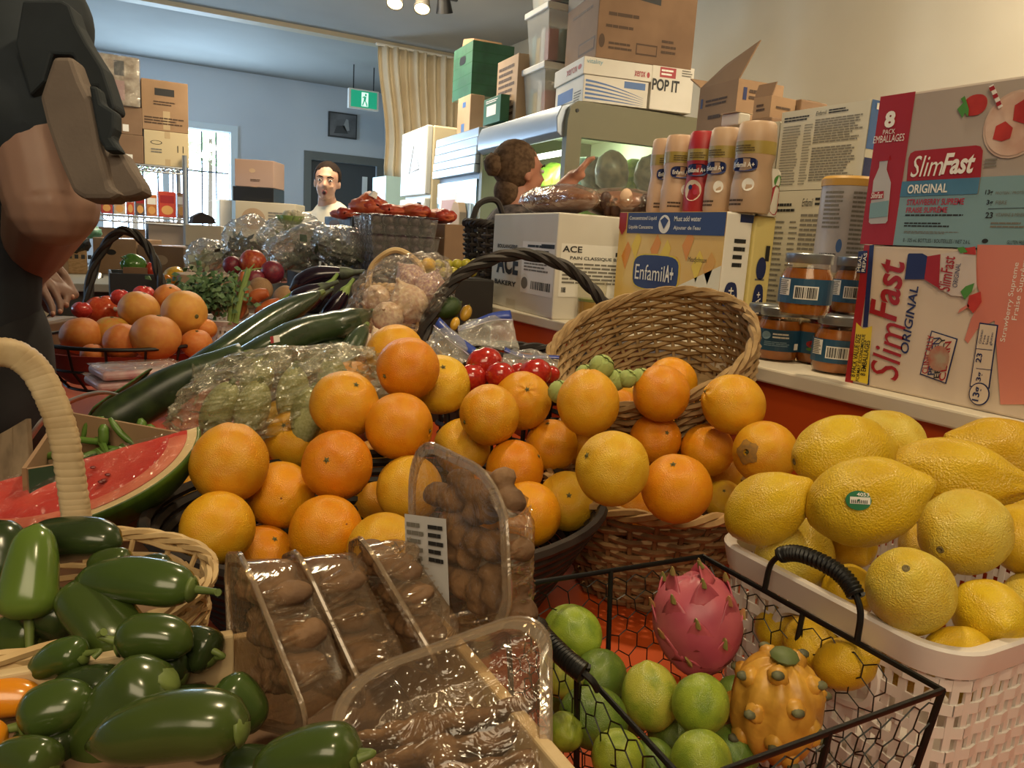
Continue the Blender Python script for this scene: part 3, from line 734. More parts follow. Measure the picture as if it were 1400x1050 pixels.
for q in range(3): putp(fa, B, [(796 + q * 18, 158 + q * 40), (822 + q * 17, 145 + q * 40), (830 + q * 17, 165 + q * 40), (803 + q * 18, 178 + q * 40)], m_prred, 6, 'straw_print')
putf(fa, B, 770, 530, 832, 580, 3, m_greyink, 1); fa.flush()
fb.rect(0, 0, 1, 1, m_prred); fb.flush()
y1 = onx(1156, 518, SX).y
t, fa, fb = carton('shake_carton', 'cream and pink carton of strawberry shakes lying on its side at the shelf edge', m_slim2, None, p=(SX, y1 - .34, LZ), la=.34, lb=.17, h=zmid - LZ - .001)
Q = mapper(1000, 250, 3.5, y1, LZ, zmid - LZ - .001, .34)
fa.rect(0, 0, Q(648, 500)[0], 1, m_prred)
putp(fa, Q, [(664, 300), (686, 296), (655, 690), (632, 690)], m_navy, 2); putp(fa, Q, [(655, 690), (670, 690), (662, 968), (650, 965)], m_navy, 2)
putp(fa, Q, [(602, 668), (636, 700), (678, 684), (656, 962), (576, 944)], m_yel, 3)
for w_, x0, x1, ya_, yb_ in (('8 PACK VALUE SIZE', 588, 606, 722, 930), ('FORMAT \u00c9CONOMIQUE', 611, 628, 722, 952), ('8 EMBALLAGES', 634, 652, 752, 925)): putx(fa, Q, w_, x0, ya_, x1 + 6, yb_, m_ink, 4, .01, 0, 90)
putp(fa, Q, [(612, 328), (656, 324), (648, 432), (604, 430)], m_navy, 3); putx(fa, Q, 'MEAL\nREPAS', 612, 335, 650, 425, m_paperw, 4, .01, 0, 90)
putx(fa, Q, 'Slim', 682, 668, 822, 940, m_prred, 3, 0, .22, 90); putx(fa, Q, 'Fast', 680, 365, 818, 660, m_prred, 3, .02, .22, 90)
putx(fa, Q, 'ORIGINAL', 834, 492, 876, 820, m_navy, 3, .015, .15, 90)
putp(fa, Q, [(1180, 296), (1500, 300), (1500, 1060), (1290, 1060), (1262, 660), (1180, 700), (1135, 768), (1118, 750), (1150, 650), (1200, 560), (1172, 470)], m_pink, 2, 'splash_print')
putp(fa, Q, [(855, 338), (920, 338), (945, 352), (940, 462), (835, 462), (838, 440), (850, 345)], m_navy, 4, 'bottle_print')
putp(fa, Q, [(945, 352), (1010, 340), (1090, 330), (1175, 345), (1180, 500), (1130, 545), (1060, 540), (1000, 505), (930, 462)], pm('bottle_body', '#CDBFB6', .5), 4, 'bottle_print')
putp(fa, Q, [(945, 352), (1008, 342), (1000, 505), (930, 462)], m_prred, 5, 'bottle_print'); putx(fa, Q, 'SlimFast', 1008, 350, 1068, 520, m_prred, 6, .01, .2, 90); putx(fa, Q, 'ORIGINAL', 1075, 385, 1098, 500, m_navy, 6, 0, .15, 90)
putp(fa, Q, [(1095, 318), (1175, 305), (1178, 345), (1120, 340)], m_straw, 5, 'strawberry_print'); putp(fa, Q, [(1088, 312), (1120, 306), (1140, 332), (1105, 338)], m_green, 6, 'strawberry_print')
putp(fa, Q, [(1145, 540), (1200, 520), (1205, 570), (1165, 625), (1135, 590)], m_straw, 5, 'strawberry_print'); putp(fa, Q, [(1105, 520), (1130, 495), (1172, 480), (1160, 520), (1125, 560)], m_green, 6, 'strawberry_print')
putp(fa, Q, [(1090, 625), (1100, 605), (1140, 580), (1146, 592)], m_pink, 5, 'splash_print')
putp(fa, Q, [(960, 706), (1087, 746), (1031, 962), (904, 916)], m_navy, 2, 'claim_box'); putp(fa, Q, [(965, 713), (1080, 750), (1027, 955), (911, 912)], m_slim2, 3, 'claim_box')
for w_, x0, x1, ya_, yb_, mt in (('CLINICALLY', 918, 948, 728, 915, m_prred), ('PROVEN', 945, 978, 735, 925, m_navy), ('EPICALLY', 975, 1002, 740, 940, m_ink), ('CLEAN', 1000, 1032, 752, 950, m_prred)): putx(fa, Q, w_, x0 + 14, ya_, x1 + 14, yb_, mt, 5, .015, -.2, 90)
puto(fa, Q, 1000, 840, 52, 62, pm('food_print', '#A89880', .6, '#B04A3A', 40), 6, 'food_print')
putp(fa, Q, [(1192, 668), (1282, 680), (1240, 985), (1144, 975)], m_navy, 3, 'badge'); putp(fa, Q, [(1196, 675), (1276, 686), (1235, 980), (1150, 970)], m_slim2, 4, 'badge')
puto(fa, Q, 1193, 1010, 52, 56, m_navy, 5, 'badge'); puto(fa, Q, 1193, 1010, 46, 50, m_slim2, 6, 'badge'); putx(fa, Q, '13g', 1165, 975, 1208, 1045, m_navy, 7, .02, 0, 90)
putx(fa, Q, '3g', 1180, 905, 1210, 950, m_navy, 5, .02, 0, 90); putx(fa, Q, '23', 1178, 815, 1206, 860, m_navy, 5, .02, 0, 90); putx(fa, Q, 'Gluten\nFree\nSans\ngluten', 1195, 705, 1262, 775, m_navy, 5, 0, 0, 90)
for yy_ in (793, 888): putp(fa, Q, [(1178, yy_ - 2), (1256, yy_ + 6), (1256, yy_ + 9), (1178, yy_ + 1)], m_navy, 5, 'badge')
putx(fa, Q, 'Strawberry Supreme', 1322, 380, 1354, 765, m_paperw, 3, 0, 0, 90); putx(fa, Q, 'Fraise Supr\u00eame', 1372, 340, 1406, 660, m_paperw, 3, 0, 0, 90); fa.flush(); fb.flush()

# cartons of ready-to-drink formula: backs covered in fine print
m_pale = pm('carton_pale', '#C9C4B2', .6, '#BFB9A6', 4)
def fineback(fa, seed):
    fa.rect(.0, .0, 1, 1, m_pale); fa.fine(.04, .86, .34, .93, 2, m_ink, words=7); fa.fine(.04, .06, .26, .82, 22, m_greyink, words=3, fill=.35)
    fa.fine(.30, .06, .40, .82, 22, m_greyink, words=3, fill=.3); fa.text('Enfamil', .42, .90, .54, .95, m_ink, 3, .0, .2); fa.fine(.56, .90, .78, .96, 2, m_ink, words=3)
    fa.fine(.42, .56, .95, .86, 10, m_greyink, words=8); fa.fine(.42, .10, .92, .52, 13, m_greyink, words=9)
TX = 1.10
pts = [onx(1070, 155, TX), onx(1190, 136, TX), onx(1063, 261, TX)]
zt = pts[1].z; zm = pts[2].z; L_ = .19
t, fa, fb = carton('formula_carton', 'pale carton covered in fine print, upper one beside the teal shake carton', m_pale, None, p=(TX, onx(1186, 180, TX).y, zm), la=pts[0].y - onx(1186, 180, TX).y, lb=.12, h=zt - zm)
fineback(fa, 1); fb.rect(0, 0, 1, 1, m_pale); fb.rect(0, .45, 1, 1, m_blue, 2); fb.rect(.1, .9, .4, .97, m_paperw, 3); fb.rect(0, .0, 1, .35, m_navy, 2); fa.flush(); fb.flush()
t, fa, fb = carton('formula_carton', 'pale carton covered in fine print, lower one behind the formula tin', m_pale, None, p=(TX, onx(1186, 180, TX).y, LZ), la=pts[0].y - onx(1186, 180, TX).y + .01, lb=.12, h=zm - LZ - .001)
fineback(fa, 2); fa.flush(); fb.flush()
t, fa, fb = carton('formula_carton', 'pale carton covered in fine print behind the row of formula bottles, upper one', m_pale, None, p=(TX + .01, pts[0].y + .012, zm - .006), la=.20, lb=.12, h=zt - zm - .006)
fineback(fa, 3); fa.flush(); fb.flush()
t, fa, fb = carton('formula_carton', 'pale carton behind the row of formula bottles, lower one mostly hidden', m_pale, None, p=(TX + .01, pts[0].y + .014, LZ), la=.20, lb=.12, h=zm - LZ - .008)
fineback(fa, 4); fa.flush(); fb.flush()

# open brown boxes at the back of the shelf
BX = 1.42
zb = LZ
C_ = at(1003, 176, 1.95); flapz = C_.z
t, fa, fb = carton('support_carton', 'plain brown carton at the back of the shelf under the open flap box', m_kraft2, None, p=(C_.x - .01, C_.y - .03, LZ), la=.20, lb=.34, h=flapz - LZ - .001)
fa.flush(); fb.flush()
t, fa, fb = carton('flap_box', 'brown cardboard box with one flap raised to a point, behind the red bottle', m_kraft, None, p=C_, top=107, left=951, right=1064, lid=False, yaw=-.1)
lb, la, h = t['size']
fa.fine(.2, .55, .8, .72, 2, m_inkb, words=3); fa.fine(.3, .25, .7, .4, 1, m_inkb, words=2); fb.rect(.12, .6, .2, .85, m_navy); fb.fine(.25, .6, .7, .85, 2, m_inkb, words=3); fa.rect(.06, .55, .12, .75, m_navy); fa.flush(); fb.flush()
MB().prism([(0, 0, h), (0, la, h), (.02, la * .55, h + .05), (.02, -.04, h + .085)], (.004, 0, .001)).build('flap', m_kraft, t, smooth=False)
MB().prism([(0, la, h), (lb, la, h), (lb, la + .05, h + .03), (0, la + .05, h + .03)], (0, .001, .004)).build('flap', m_kraft, t, smooth=False)
P_ = at(1052, 160, 1.72)
t, fa, fb = carton('small_open_box', 'small brown open box with raised flaps right of the pointed flap box', m_kraft, None, p=P_, top=130, left=1028, right=1085, lid=False)
lb, la, h = t['size']; MB().prism([(0, 0, h), (0, la, h), (.01, la, h + .03), (.01, 0, h + .03)], (.003, 0, 0)).build('flap', m_kraft2, t, smooth=False)
fa.fine(.2, .3, .7, .7, 2, m_inkb, words=2); fb.fine(.2, .4, .8, .6, 1, m_inkb, words=2); fa.flush(); fb.flush()
P2 = V((P_.x + lb + .006, P_.y - .01, P_.z))
t, fa, fb = carton('brown_box', 'plain brown box beside the small open box under the wall', m_kraft2, None, p=P2, h=h * 1.05, la=.10, right=1128); fa.flush(); fb.flush()
MB().box2((P_.x - .005, P_.y - .012, LZ), (P2.x + t['size'][0], P_.y + .13, P_.z - .001)).single('shelf_crate', 'brown crate at the back of the shelf carrying the small open boxes', 'crate', m_kraft2, smooth=False, bevel=.003)
t, fa, fb = carton('white_box', 'small white box on top of the pale cartons in front of the flap box', m_card, (1010, 170), d=1.40, top=153, left=985, right=1025); fa.flush(); fb.flush()

# formula tin with an orange lid
c = at(1149, 340, 1.16); tz0, tz1 = LZ + .085, onz(1149, 242, 0).z
rT = .0375; zt = solve(lambda q: proj((c.x, c.y, q))[1], 243, 1.0, 2.0)
zt0 = LZ + .14
t = thing('formula_tin', 'grey formula tin with an orange lid beside the shake cartons', 'tin', (c.x, c.y, zt0))
MB().lathe([(rT, zt0), (rT, zt - .012)], 32, Matrix.Translation((c.x, c.y, 0))).build('tin_body', pm('tin_grey', '#B9B4B4', .4, '#A5A0A2', 6), t)
MB().lathe([(0, zt - .014), (rT + .001, zt - .014), (rT + .0015, zt - .004), (rT - .002, zt), (0, zt)], 32, Matrix.Translation((c.x, c.y, 0))).build('tin_lid', pm('tin_lid', '#C99A45', .5), t)
ac = math.atan2(-c.y, -c.x)
F = CurvedFace(t, (c.x, c.y, 0), rT, ac - 1.0, ac + 1.2, zt0, zt); F.fine(.05, .45, .4, .85, 9, m_greyink, words=3); F.fine(.55, .1, .95, .85, 16, m_greyink, words=4); F.bars(.08, .1, .38, .2, m_ink); F.oval(.42, .28, .05, .07, m_blue); F.flush()
# red stacked cups under the tin
cu = MB()
for k in range(8):
    z = LZ + k * .0165; cu.lathe([(.026, z), (.029, z + .0158), (.031, z + .0164), (.024, z + .0164)], 20, Matrix.Translation((c.x - .005, c.y - .004, 0)))
cu.single('plastic_cups', 'stack of ribbed red plastic cups under the formula tin', 'cups', pm('cup_red', '#A33A40', .35), angle=30)

# baby food jars
m_puree = pm('puree', '#A3652A', .25, '#945A22', 20); m_jarlid = pm('jar_lid', '#8C9196', .35, metal=.7); m_jlabel = pm('jar_label', '#24506E', .45, '#1E4460', 8)
m_glassj = film('jar_glass', '#FBF3E6', 0, .10, .03, 0)
def jar(name, label, c, z, r=.033, h=.082, turn=0.0, style='bars'):
    t = thing(name, label, 'jar', (c[0], c[1], z), 'baby food jars')
    T = Matrix.Translation((c[0], c[1], z))
    MB().lathe([(0, .003), (r * .86, .003), (r * .96, .012), (r * .965, h * .62), (r * .82, h * .76), (0, h * .78)], 28, T).build('puree', m_puree, t)
    MB().lathe([(0, 0), (r * .88, 0), (r, .010), (r, h * .64), (r * .84, h * .80), (r * .84, h * .88)], 28, T).build('glass', m_glassj, t)
    MB().lathe([(r * .90, h * .84), (r * .92, h * .85), (r * .92, h * .985), (r * .88, h), (0, h * .99)], 28, T).build('lid', m_jarlid, t)
    a = math.atan2(-c[1], -c[0]) + turn
    F = CurvedFace(t, (c[0], c[1], z), r + .0006, a - 1.5, a + 1.5, .012, h * .62)
    F.rect(0, .12, 1, .96, m_jlabel)
    if style == 'bars': F.rect(.36, .28, .66, .72, m_paperw, 2); F.bars(.38, .32, .64, .68, m_ink, 3, 16); F.rect(.12, .38, .30, .92, m_paperw, 2); F.fine(.13, .4, .29, .9, 8, m_greyink, 3, words=3)
    elif style == 'brand': F.oval(.32, .72, .07, .16, pm('label_pale', '#7E9DB0', .5), 2, 'emblem'); F.fine(.42, .6, .7, .85, 2, m_paperw, 2, words=3); F.fine(.3, .3, .7, .5, 3, pm('label_pale', '#7E9DB0', .5), 2, words=4); F.rect(.76, .2, .84, .45, m_paperw, 2)
    else: F.text('TOT', .5, .62, .7, .86, m_paperw, 3, .03); F.oval(.45, .5, .1, .14, m_prred, 2, 'tomato_print'); F.oval(.56, .42, .08, .11, m_prred, 2, 'tomato_print'); F.oval(.5, .3, .14, .08, m_green, 2, 'leaf_print')
    F.flush(); return t
j1 = onz(1127, 512, LZ); jar('baby_food_jar', 'puree jar with a barcode label in the front row beside the shake carton', (j1.x + .034, j1.y + .012), LZ)
j2 = onz(1048, 494, LZ); jar('baby_food_jar', 'puree jar with a pale emblem on its blue label, left in front row', (j2.x + .034, j2.y + .014), LZ, style='brand')
j3 = onz(1086, 500, LZ); jar('baby_food_jar', 'puree jar with red vegetables on its label between two front jars', (j3.x + .062, j3.y + .018), LZ, r=.030, style='veg')
j4 = onz(1025, 488, LZ); jar('baby_food_jar', 'puree jar at the left end of the row, half hidden by the wicker rim', (j4.x + .06, j4.y + .03), LZ)
zj = LZ + .0825
j5 = at(1110, 372, 1.01); jar('baby_food_jar', 'single puree jar with a barcode label standing on the lower jars', (j5.x + .004, j5.y + .01), zj)
j6 = at(1168, 390, 1.12); jar('baby_food_jar', 'puree jar half hidden behind the shake cartons', (j6.x, j6.y), zj, r=.03)
jar('baby_food_jar', 'puree jar under the half hidden one, behind the shake carton', (j6.x, j6.y), LZ, r=.031)

# big formula carton with yellow picture and the narrow cartons beside it
EX = .955
q = [onx(849, 293, EX), onx(995, 289, EX), onx(1029, 289, EX), onx(1061, 291, EX)]
zt = q[1].z; h = zt - LZ; mx = ony(1030, 300, q[1].y).x
m_enf = pm('carton_gold', '#D9A844', .5, '#E3C272', 5)
t, fa, fb = carton('formula_multipack', 'large formula carton with a yellow picture and a dark blue emblem', m_paperw, None, p=(EX, q[1].y, LZ), la=q[0].y - q[1].y, lb=mx - EX, h=h)
fa.rect(0, 0, 1, 1, m_enf); fa.poly([(0, 0), (1, 0), (1, .60), (.55, .36), (0, .22)], pm('print_cream', '#E3DCC4', .5), 2)
for k in range(9):
    u = .05 + k * .1; v = .62 + .12 * math.sin(k * 2.3); fa.poly([(u, v), (u + .06, v + .13), (u + .10, v + .06), (u + .05, v - .12)], pm(f'print_gold{k%3}', ('#E0922F', '#E8C840', '#D9A040')[k % 3], .5), 2, 'picture')
fa.rect(.09, .82, 1, .995, m_navy, 3); fa.rect(.0, .86, .08, .995, m_prred, 4); fa.poly([(.0, .86), (.08, .86), (.04, .80)], m_prred, 4)
fa.text('Concentrated Liquid', .11, .925, .39, .965, m_paperw, 4, .01); fa.text('Liquide Concentre', .11, .85, .36, .89, m_paperw, 4, .01); fa.text('Must add water', .56, .925, .80, .965, m_paperw, 4, .01); fa.text("Ajouter de l'eau", .56, .85, .80, .89, m_paperw, 4, .01)
fa.oval(.47, .90, .055, .075, m_paperw, 4, 'emblem'); fa.poly([(.43, .93), (.47, .86), (.51, .93), (.47, .96)], m_navy, 5, 'emblem')
fa.oval(.42, .50, .235, .155, m_yel, 3, 'emblem', p=.5); fa.oval(.42, .50, .225, .143, m_navy, 4, 'emblem', p=.5); fa.poly([(.50, .37), (.60, .37), (.56, .29)], m_navy, 4, 'emblem')
fa.text('Enfamil', .225, .43, .52, .56, m_paperw, 6, .0); fa.text('A+', .525, .43, .605, .57, m_paperw, 6, .02); fa.text('MeadJohnson', .72, .60, .88, .65, m_ink, 4, 0, .15); fa.flush()
fb.oval(.42, .22, .28, .26, m_navy, 2, 'emblem', p=.6); fb.text('Enfamil A+', .28, .0, .56, .44, m_paperw, 4, .01, rot=90); fb.fine(.35, .58, .8, .82, 4, m_ink, words=1); fb.rect(.5, .93, 1, .99, m_navy); fb.flush()
x2 = ony(1062, 300, q[1].y - .004).x
t, fa, fb = carton('formula_carton', 'narrow straw-yellow formula carton with an upright dark blue emblem', pm('carton_straw', '#DCCB82', .55), None, p=(mx + .0025, q[1].y - .004, LZ), la=.26, lb=x2 - mx - .003, h=h - .003)
fb.oval(.5, .22, .27, .26, m_navy, 2, 'emblem', p=.6); fb.text('Enfamil A+', .38, .02, .62, .42, m_paperw, 4, .01, rot=90)
fb.oval(.5, .60, .24, .09, m_navy, 2, 'emblem'); fb.text('1', .62, .66, .82, .78, m_ink, 3, .04, rot=90); fb.fine(.25, .5, .8, .53, 1, m_greyink, words=1)
fa.flush(); fb.flush()

# five bottles in a row on the big carton
m_bot = pm('bottle_beige', '#C4A283', .45, '#B8957A', 3); m_botr = pm('bottle_red', '#A32328', .45); m_goldb = pm('gold_band', '#A8924A', .35, '#8C7838', 9)
m_botl = pm('bottle_tan', '#B99A7C', .45)
for k, (px, w_, py0, py1, mt, lab) in enumerate(((903, 40, 287, 191, m_bot, 'beige formula bottle, farthest in the row on the yellow carton'), (922, 42, 288, 186, m_bot, 'beige formula bottle with its blue emblem in full view, second from the far end'),
        (953, 42, 290, 181, m_botr, 'red formula bottle in the middle of the beige row'), (983, 46, 290, 176, m_botl, 'tan formula bottle just right of the red one'), (1024, 56, 291, 168, m_botl, 'nearest and tallest tan formula bottle of the row'))):
    X_ = EX + .052 + (.012 if k == 0 else 0); zb = zt + .001
    c = onx(px, py0 - 4, X_); hb = solve(lambda qq: proj((c.x, c.y, qq))[1], py0 - (py0 - py1), 1.2, 1.8) - zb
    d = proj(c)[0]; dep = (INV @ (c - EYE)).z * -1; r = w_ / 2 / FPX * dep * .97
    t = thing('formula_bottle', lab, 'bottle', (c.x, c.y, zb), 'bottles on the yellow carton')
    T = Matrix.Translation((c.x, c.y, zb))
    MB().lathe([(0, 0), (r * .93, 0), (r, .006), (r, hb * .30), (r * .90, hb * .44), (r * .88, hb * .52), (r * .97, hb * .62), (r * .97, hb * .82), (r * .9, hb * .97), (r * .8, hb), (0, hb)], 24, T).build('bottle_body', mt, t)
    MB().lathe([(r * .985, hb * .64), (r * .985, hb * .78)], 24, T).build('gold_band', m_goldb, t)
    a = math.atan2(-c.y, -c.x) + (.25 if k < 2 else -.55 if k > 2 else -.3)
    F = CurvedFace(t, (c.x, c.y, zb), r, a - 1.5, a + 1.5, 0, hb)
    F.oval(.5, .52, .24, .075, m_navy, 1, 'emblem', p=.6); F.text('Enfamil A+', .31, .49, .69, .545, m_paperw, 3, .01)
    F.fine(.3, .66, .7, .74, 3, pm('band_text', '#5A4A20', .6), words=4)
    if k == 2: F.oval(.45, .27, .2, .13, m_slim2, 1, 'berry_print'); F.oval(.4, .31, .05, .03, m_navy, 2, 'berry_print'); F.oval(.52, .25, .05, .035, m_mag, 2, 'berry_print')
    else: F.oval(.62, .3, .1, .07, m_paperw, 1, 'badge'); F.fine(.25, .06, .6, .15, 2, m_inkb, words=4)
    F.flush()
# little red-capped bottle peeping out behind them
c = onx(1047, 291, mx + .03)
t = thing('sauce_bottle', 'small red and green patterned bottle peeping out behind the nearest tan bottle', 'bottle', (c.x, c.y, zt - .002))
hb = onx(1047, 232, c.x).z - zt
MB().lathe([(0, zt - .002), (.018, zt - .002), (.018, zt + hb * .92), (.013, zt + hb), (0, zt + hb)], 18, Matrix.Translation((c.x, c.y, 0))).build('bottle_body', m_card, t)
F = CurvedFace(t, (c.x, c.y, 0), .018, -2.9, -.2, zt, zt + hb * .92); F.oval(.5, .35, .3, .35, m_prred); F.oval(.55, .8, .2, .14, m_green); F.flush()

# white bakery carton with black lettering; it stands a little turned
C = onz(752, 437, LZ)
ya = -.10
t, fa, fb = carton('bakery_carton', 'white bakery carton with large black lettering behind the black basket handle', m_card, None, p=(C.x + .004, C.y, LZ), la=.37, h=.222, lb=.27, yaw=ya)
fa.text('BOULANGERIE', .10, .635, .44, .675, m_ink, 2, .03); fa.text('ACE', .10, .36, .47, .60, m_ink, 2, .035); fa.text('BAKERY', .08, .24, .45, .29, m_ink, 2, .03)
fa.rect(.52, .20, .985, .72, m_paperw, 1, 'shipping_label'); fa.fine(.60, .60, .95, .70, 2, m_ink, words=4); fa.rect(.80, .66, .98, .70, m_ink, 2); fa.fine(.56, .42, .95, .58, 5, m_greyink, words=6); fa.bars(.68, .25, .95, .33, m_ink, 2, 18); fa.oval(.58, .30, .05, .06, m_greyink, 2)
fa.rect(.30, .0, .45, .10, pm('clear_tape', '#CFC6B4', .3), 1, 'tape_end')
fb.rect(.04, .22, .75, .72, m_paperw, 1, 'shipping_label'); fb.text('ACE', .05, .64, .22, .70, m_ink, 2, .02); fb.rect(.52, .62, .74, .66, m_ink, 2); fb.text('PAIN CLASSIQUE BLANC', .12, .57, .66, .605, m_ink, 2, .02); fb.fine(.06, .34, .72, .55, 6, m_greyink, words=7); fb.bars(.6, .24, .72, .33, m_ink); fb.rect(.06, .26, .1, .31, m_ink); fa.flush(); fb.flush()
bak = t
# sliced bread in a glossy bag on the bakery carton
Rz = Matrix.Rotation(ya, 3, 'Z'); bz = LZ + .223
m_bread = pm('dark_bread', '#8A6248', .6, '#A27A5C', 14, bump=.3, bscale=50)
for k, (off, ln, lab) in enumerate((((.07, .17, 0), (.055, .16, .05), 'long brown loaf in a shiny bag on the bakery carton'), ((.20, .10, 0), (.085, .085, .05), 'round brown loaf with white streaks, nearest on the bakery carton'))):
    c = C + Rz @ V((off[0] + .01, off[1], 0)); c.z = bz
    t = thing('bagged_loaf', lab, 'bread', c)
    fn = lambda d: 1 + .08 * noise.noise(d * 3 + V((k * 9, 0, 0))) - (.0 if d.z > -.6 else .0)
    sq = lambda p: p
    b = MB(); b.ball(c + V((0, 0, .031)), (ln[0], ln[1], .030), 22, 14, fn, Rz); b.build('loaf', m_bread, t, angle=0)
    fn2 = lambda d: 1.05 + .12 * abs(noise.noise(d * 4 + V((k * 5 + 3, 0, 0)))) + .07 * abs(noise.noise(d * 11 + V((k * 5 + 3, 0, 0))))
    b = MB(); b.ball(c + V((0, 0, .034)), (ln[0], ln[1], .0315), 30, 20, fn2, Rz); b.build('plastic_bag', film('bread_bag', '#F4E4D8', .10, .22, .12, .8, 26, '#C8B4A0'), t, angle=12)
    if k:
        f = MB()
        for i in range(6):
            a = rnd.uniform(-1.2, 1.2); p0 = c + V((ln[0] * .9 * math.sin(a), -ln[1] * .9 * math.cos(a), .02)); f.ball(p0, (.014, .01, .022), 8, 6)
        for i in range(5):
            a = -1.1 + i * .55; q0 = c + V((ln[0] * .97 * math.sin(a), -ln[1] * .97 * math.cos(a), .034 + .008 * (i % 2)))
            MB().ball(q0, (.016, .010, .020), 10, 7, None, Rz).build('cream_slice' if i % 2 else 'rye_slice', pm('bread_cream', '#C9A88A', .6) if i % 2 else pm('rye_dark', '#3E241A', .5), t, angle=0)
        f.build('swirl_slices', pm('rye_dark', '#3E241A', .5), t, angle=0)
# glass of oil on the shelf edge
c = onz(806, 441, LZ); c.x = max(c.x, LX + .045)
t = thing('oil_tumbler', 'clear plastic tumbler half full of yellow oil on the shelf edge', 'tumbler', (c.x, c.y, LZ))
T = Matrix.Translation((c.x, c.y, LZ)); rg = .031; hg = .087
MB().lathe([(0, .002), (rg * .84, .002), (rg * .9, .044), (0, .044)], 28, T).build('oil', pm('oil', '#B08A32', .15, '#A47E2A', 10), t)
MB().lathe([(rg * .9, .0445), (rg * .915, .050), (0, .050)], 28, T).build('oil_surface', pm('oil_green', '#7C8A3E', .2), t)
MB().lathe([(0, 0), (rg * .88, 0), (rg, hg)], 28, T).build('tumbler_wall', film('tumbler_plastic', '#F6F4EC', .05, .10, .06, .1), t)

# dark wicker basket and brown box left of the bakery carton

# ================================================================== BASKETS: builders
m_wick = pm('wicker_brown', '#8A6842', .75, '#6E5032', 30); m_wickd = pm('wicker_dark', '#2E2622', .6, '#1F1A18', 30)
m_wickl = pm('wicker_pale', '#C8AC7C', .7, '#B49668', 30); m_rope = pm('seagrass', '#A98C62', .85, '#8C7048', 40)
m_wire = pm('black_wire', '#141414', .45, metal=.2)
m_plas = pm('basket_plastic', '#E2DAD4', .4)
def wicker(t, M, rfn, z0, z1, rows, stakes, rw, mat, rim=True, matr=None, amp=.9, base=True):
    """weave around stakes; rfn(z fraction, angle) gives the radius; M places it"""
    st = MB()
    for k in range(stakes):
        a = 2 * PI * k / stakes
        st.tube([M @ V((rfn(f, a) * math.cos(a), rfn(f, a) * math.sin(a), z0 + (z1 - z0) * f)) for f in (0, .33, .66, 1)], rw * .8, 5)
    st.build('stakes', mat, t, kind='stuff')
    wv = MB(); n = stakes * 2
    for j in range(rows):
        f = (j + .5) / rows; P = []
        jit = rnd.uniform(-.25, .25)
        for i in range(n):
            a = 2 * PI * i / n
            s = amp * rw * (1.25 if (i // 1) % 4 == (0 if j % 2 else 2) else -1.25 if (i % 4) == (2 if j % 2 else 0) else 0)
            r = rfn(f, a) + s
            P.append(M @ V((r * math.cos(a), r * math.sin(a), z0 + (z1 - z0) * (f + (jit + .3 * math.sin(i * .7 + j)) * .25 / rows))))
        wv.tube(P, rw, 5, closed=True)
    wv.build('weave', mat, t, kind='stuff')
    if base:
        MB().lathe([(0, z0), (rfn(0, 0) * .99, z0), (rfn(0, 0) * .99, z0 + .004), (0, z0 + .004)], 24, M).build('base', mat, t)
    if rim:
        rm = MB()
        for q in range(3):
            P = [M @ V(((rfn(1, a) + rw * 1.1 * math.cos(a * 9 + q * 2.1)) * math.cos(a), (rfn(1, a) + rw * 1.1 * math.cos(a * 9 + q * 2.1)) * math.sin(a), z1 + rw * 1.1 * math.sin(a * 9 + q * 2.1))) for a in [2 * PI * i / 90 for i in range(90)]]
            rm.tube(P, rw * 1.15, 5, closed=True)
        rm.build('rim', matr or mat, t)
def twist_handle(t, pts, r, mat, turns=14, strands=3, n=60, name='handle'):
    P = bezier(pts, n // (len(pts) - 1)); h = MB()
    for q in range(strands):
        out = []; nrm = None
        for i, p in enumerate(P):
            tg = (P[min(i + 1, len(P) - 1)] - P[max(i - 1, 0)]).normalized()
            if nrm is None: nrm = tg.orthogonal().normalized()
            nrm = (nrm - tg * nrm.dot(tg)).normalized(); b = tg.cross(nrm); a = 2 * PI * (turns * i / len(P) + q / strands)
            out.append(p + (nrm * math.cos(a) + b * math.sin(a)) * r * .55)
        h.tube(out, r * .62, 6)
    return h.build(name, mat, t)
def round_rect(hx, hy, rc, n=6):
    out = []
    for (cx, cy, a0) in ((hx - rc, hy - rc, 0), (-hx + rc, hy - rc, PI / 2), (-hx + rc, -hy + rc, PI), (hx - rc, -hy + rc, 1.5 * PI)):
        for k in range(n + 1): a = a0 + PI / 2 * k / n; out.append((cx + rc * math.cos(a), cy + rc * math.sin(a)))
    return out
def perim(loop, step):
    """points with outward normals every step along a closed loop"""
    P = [V((x, y, 0)) for x, y in loop]; L = [0]
    for i in range(len(P)): L.append(L[-1] + (P[(i + 1) % len(P)] - P[i]).length)
    n = int(L[-1] / step); n += n % 2; out = []; k = 0
    for i in range(n):
        s = L[-1] * i / n
        while L[k + 1] < s: k += 1
        q = (s - L[k]) / max(L[k + 1] - L[k], 1e-9); a, b = P[k], P[(k + 1) % len(P)]; d = (b - a)
        if d.length < 1e-9: d = V((1, 0, 0))
        d.normalize(); out.append((a.lerp(b, q), V((d.y, -d.x, 0)), d))
    return out
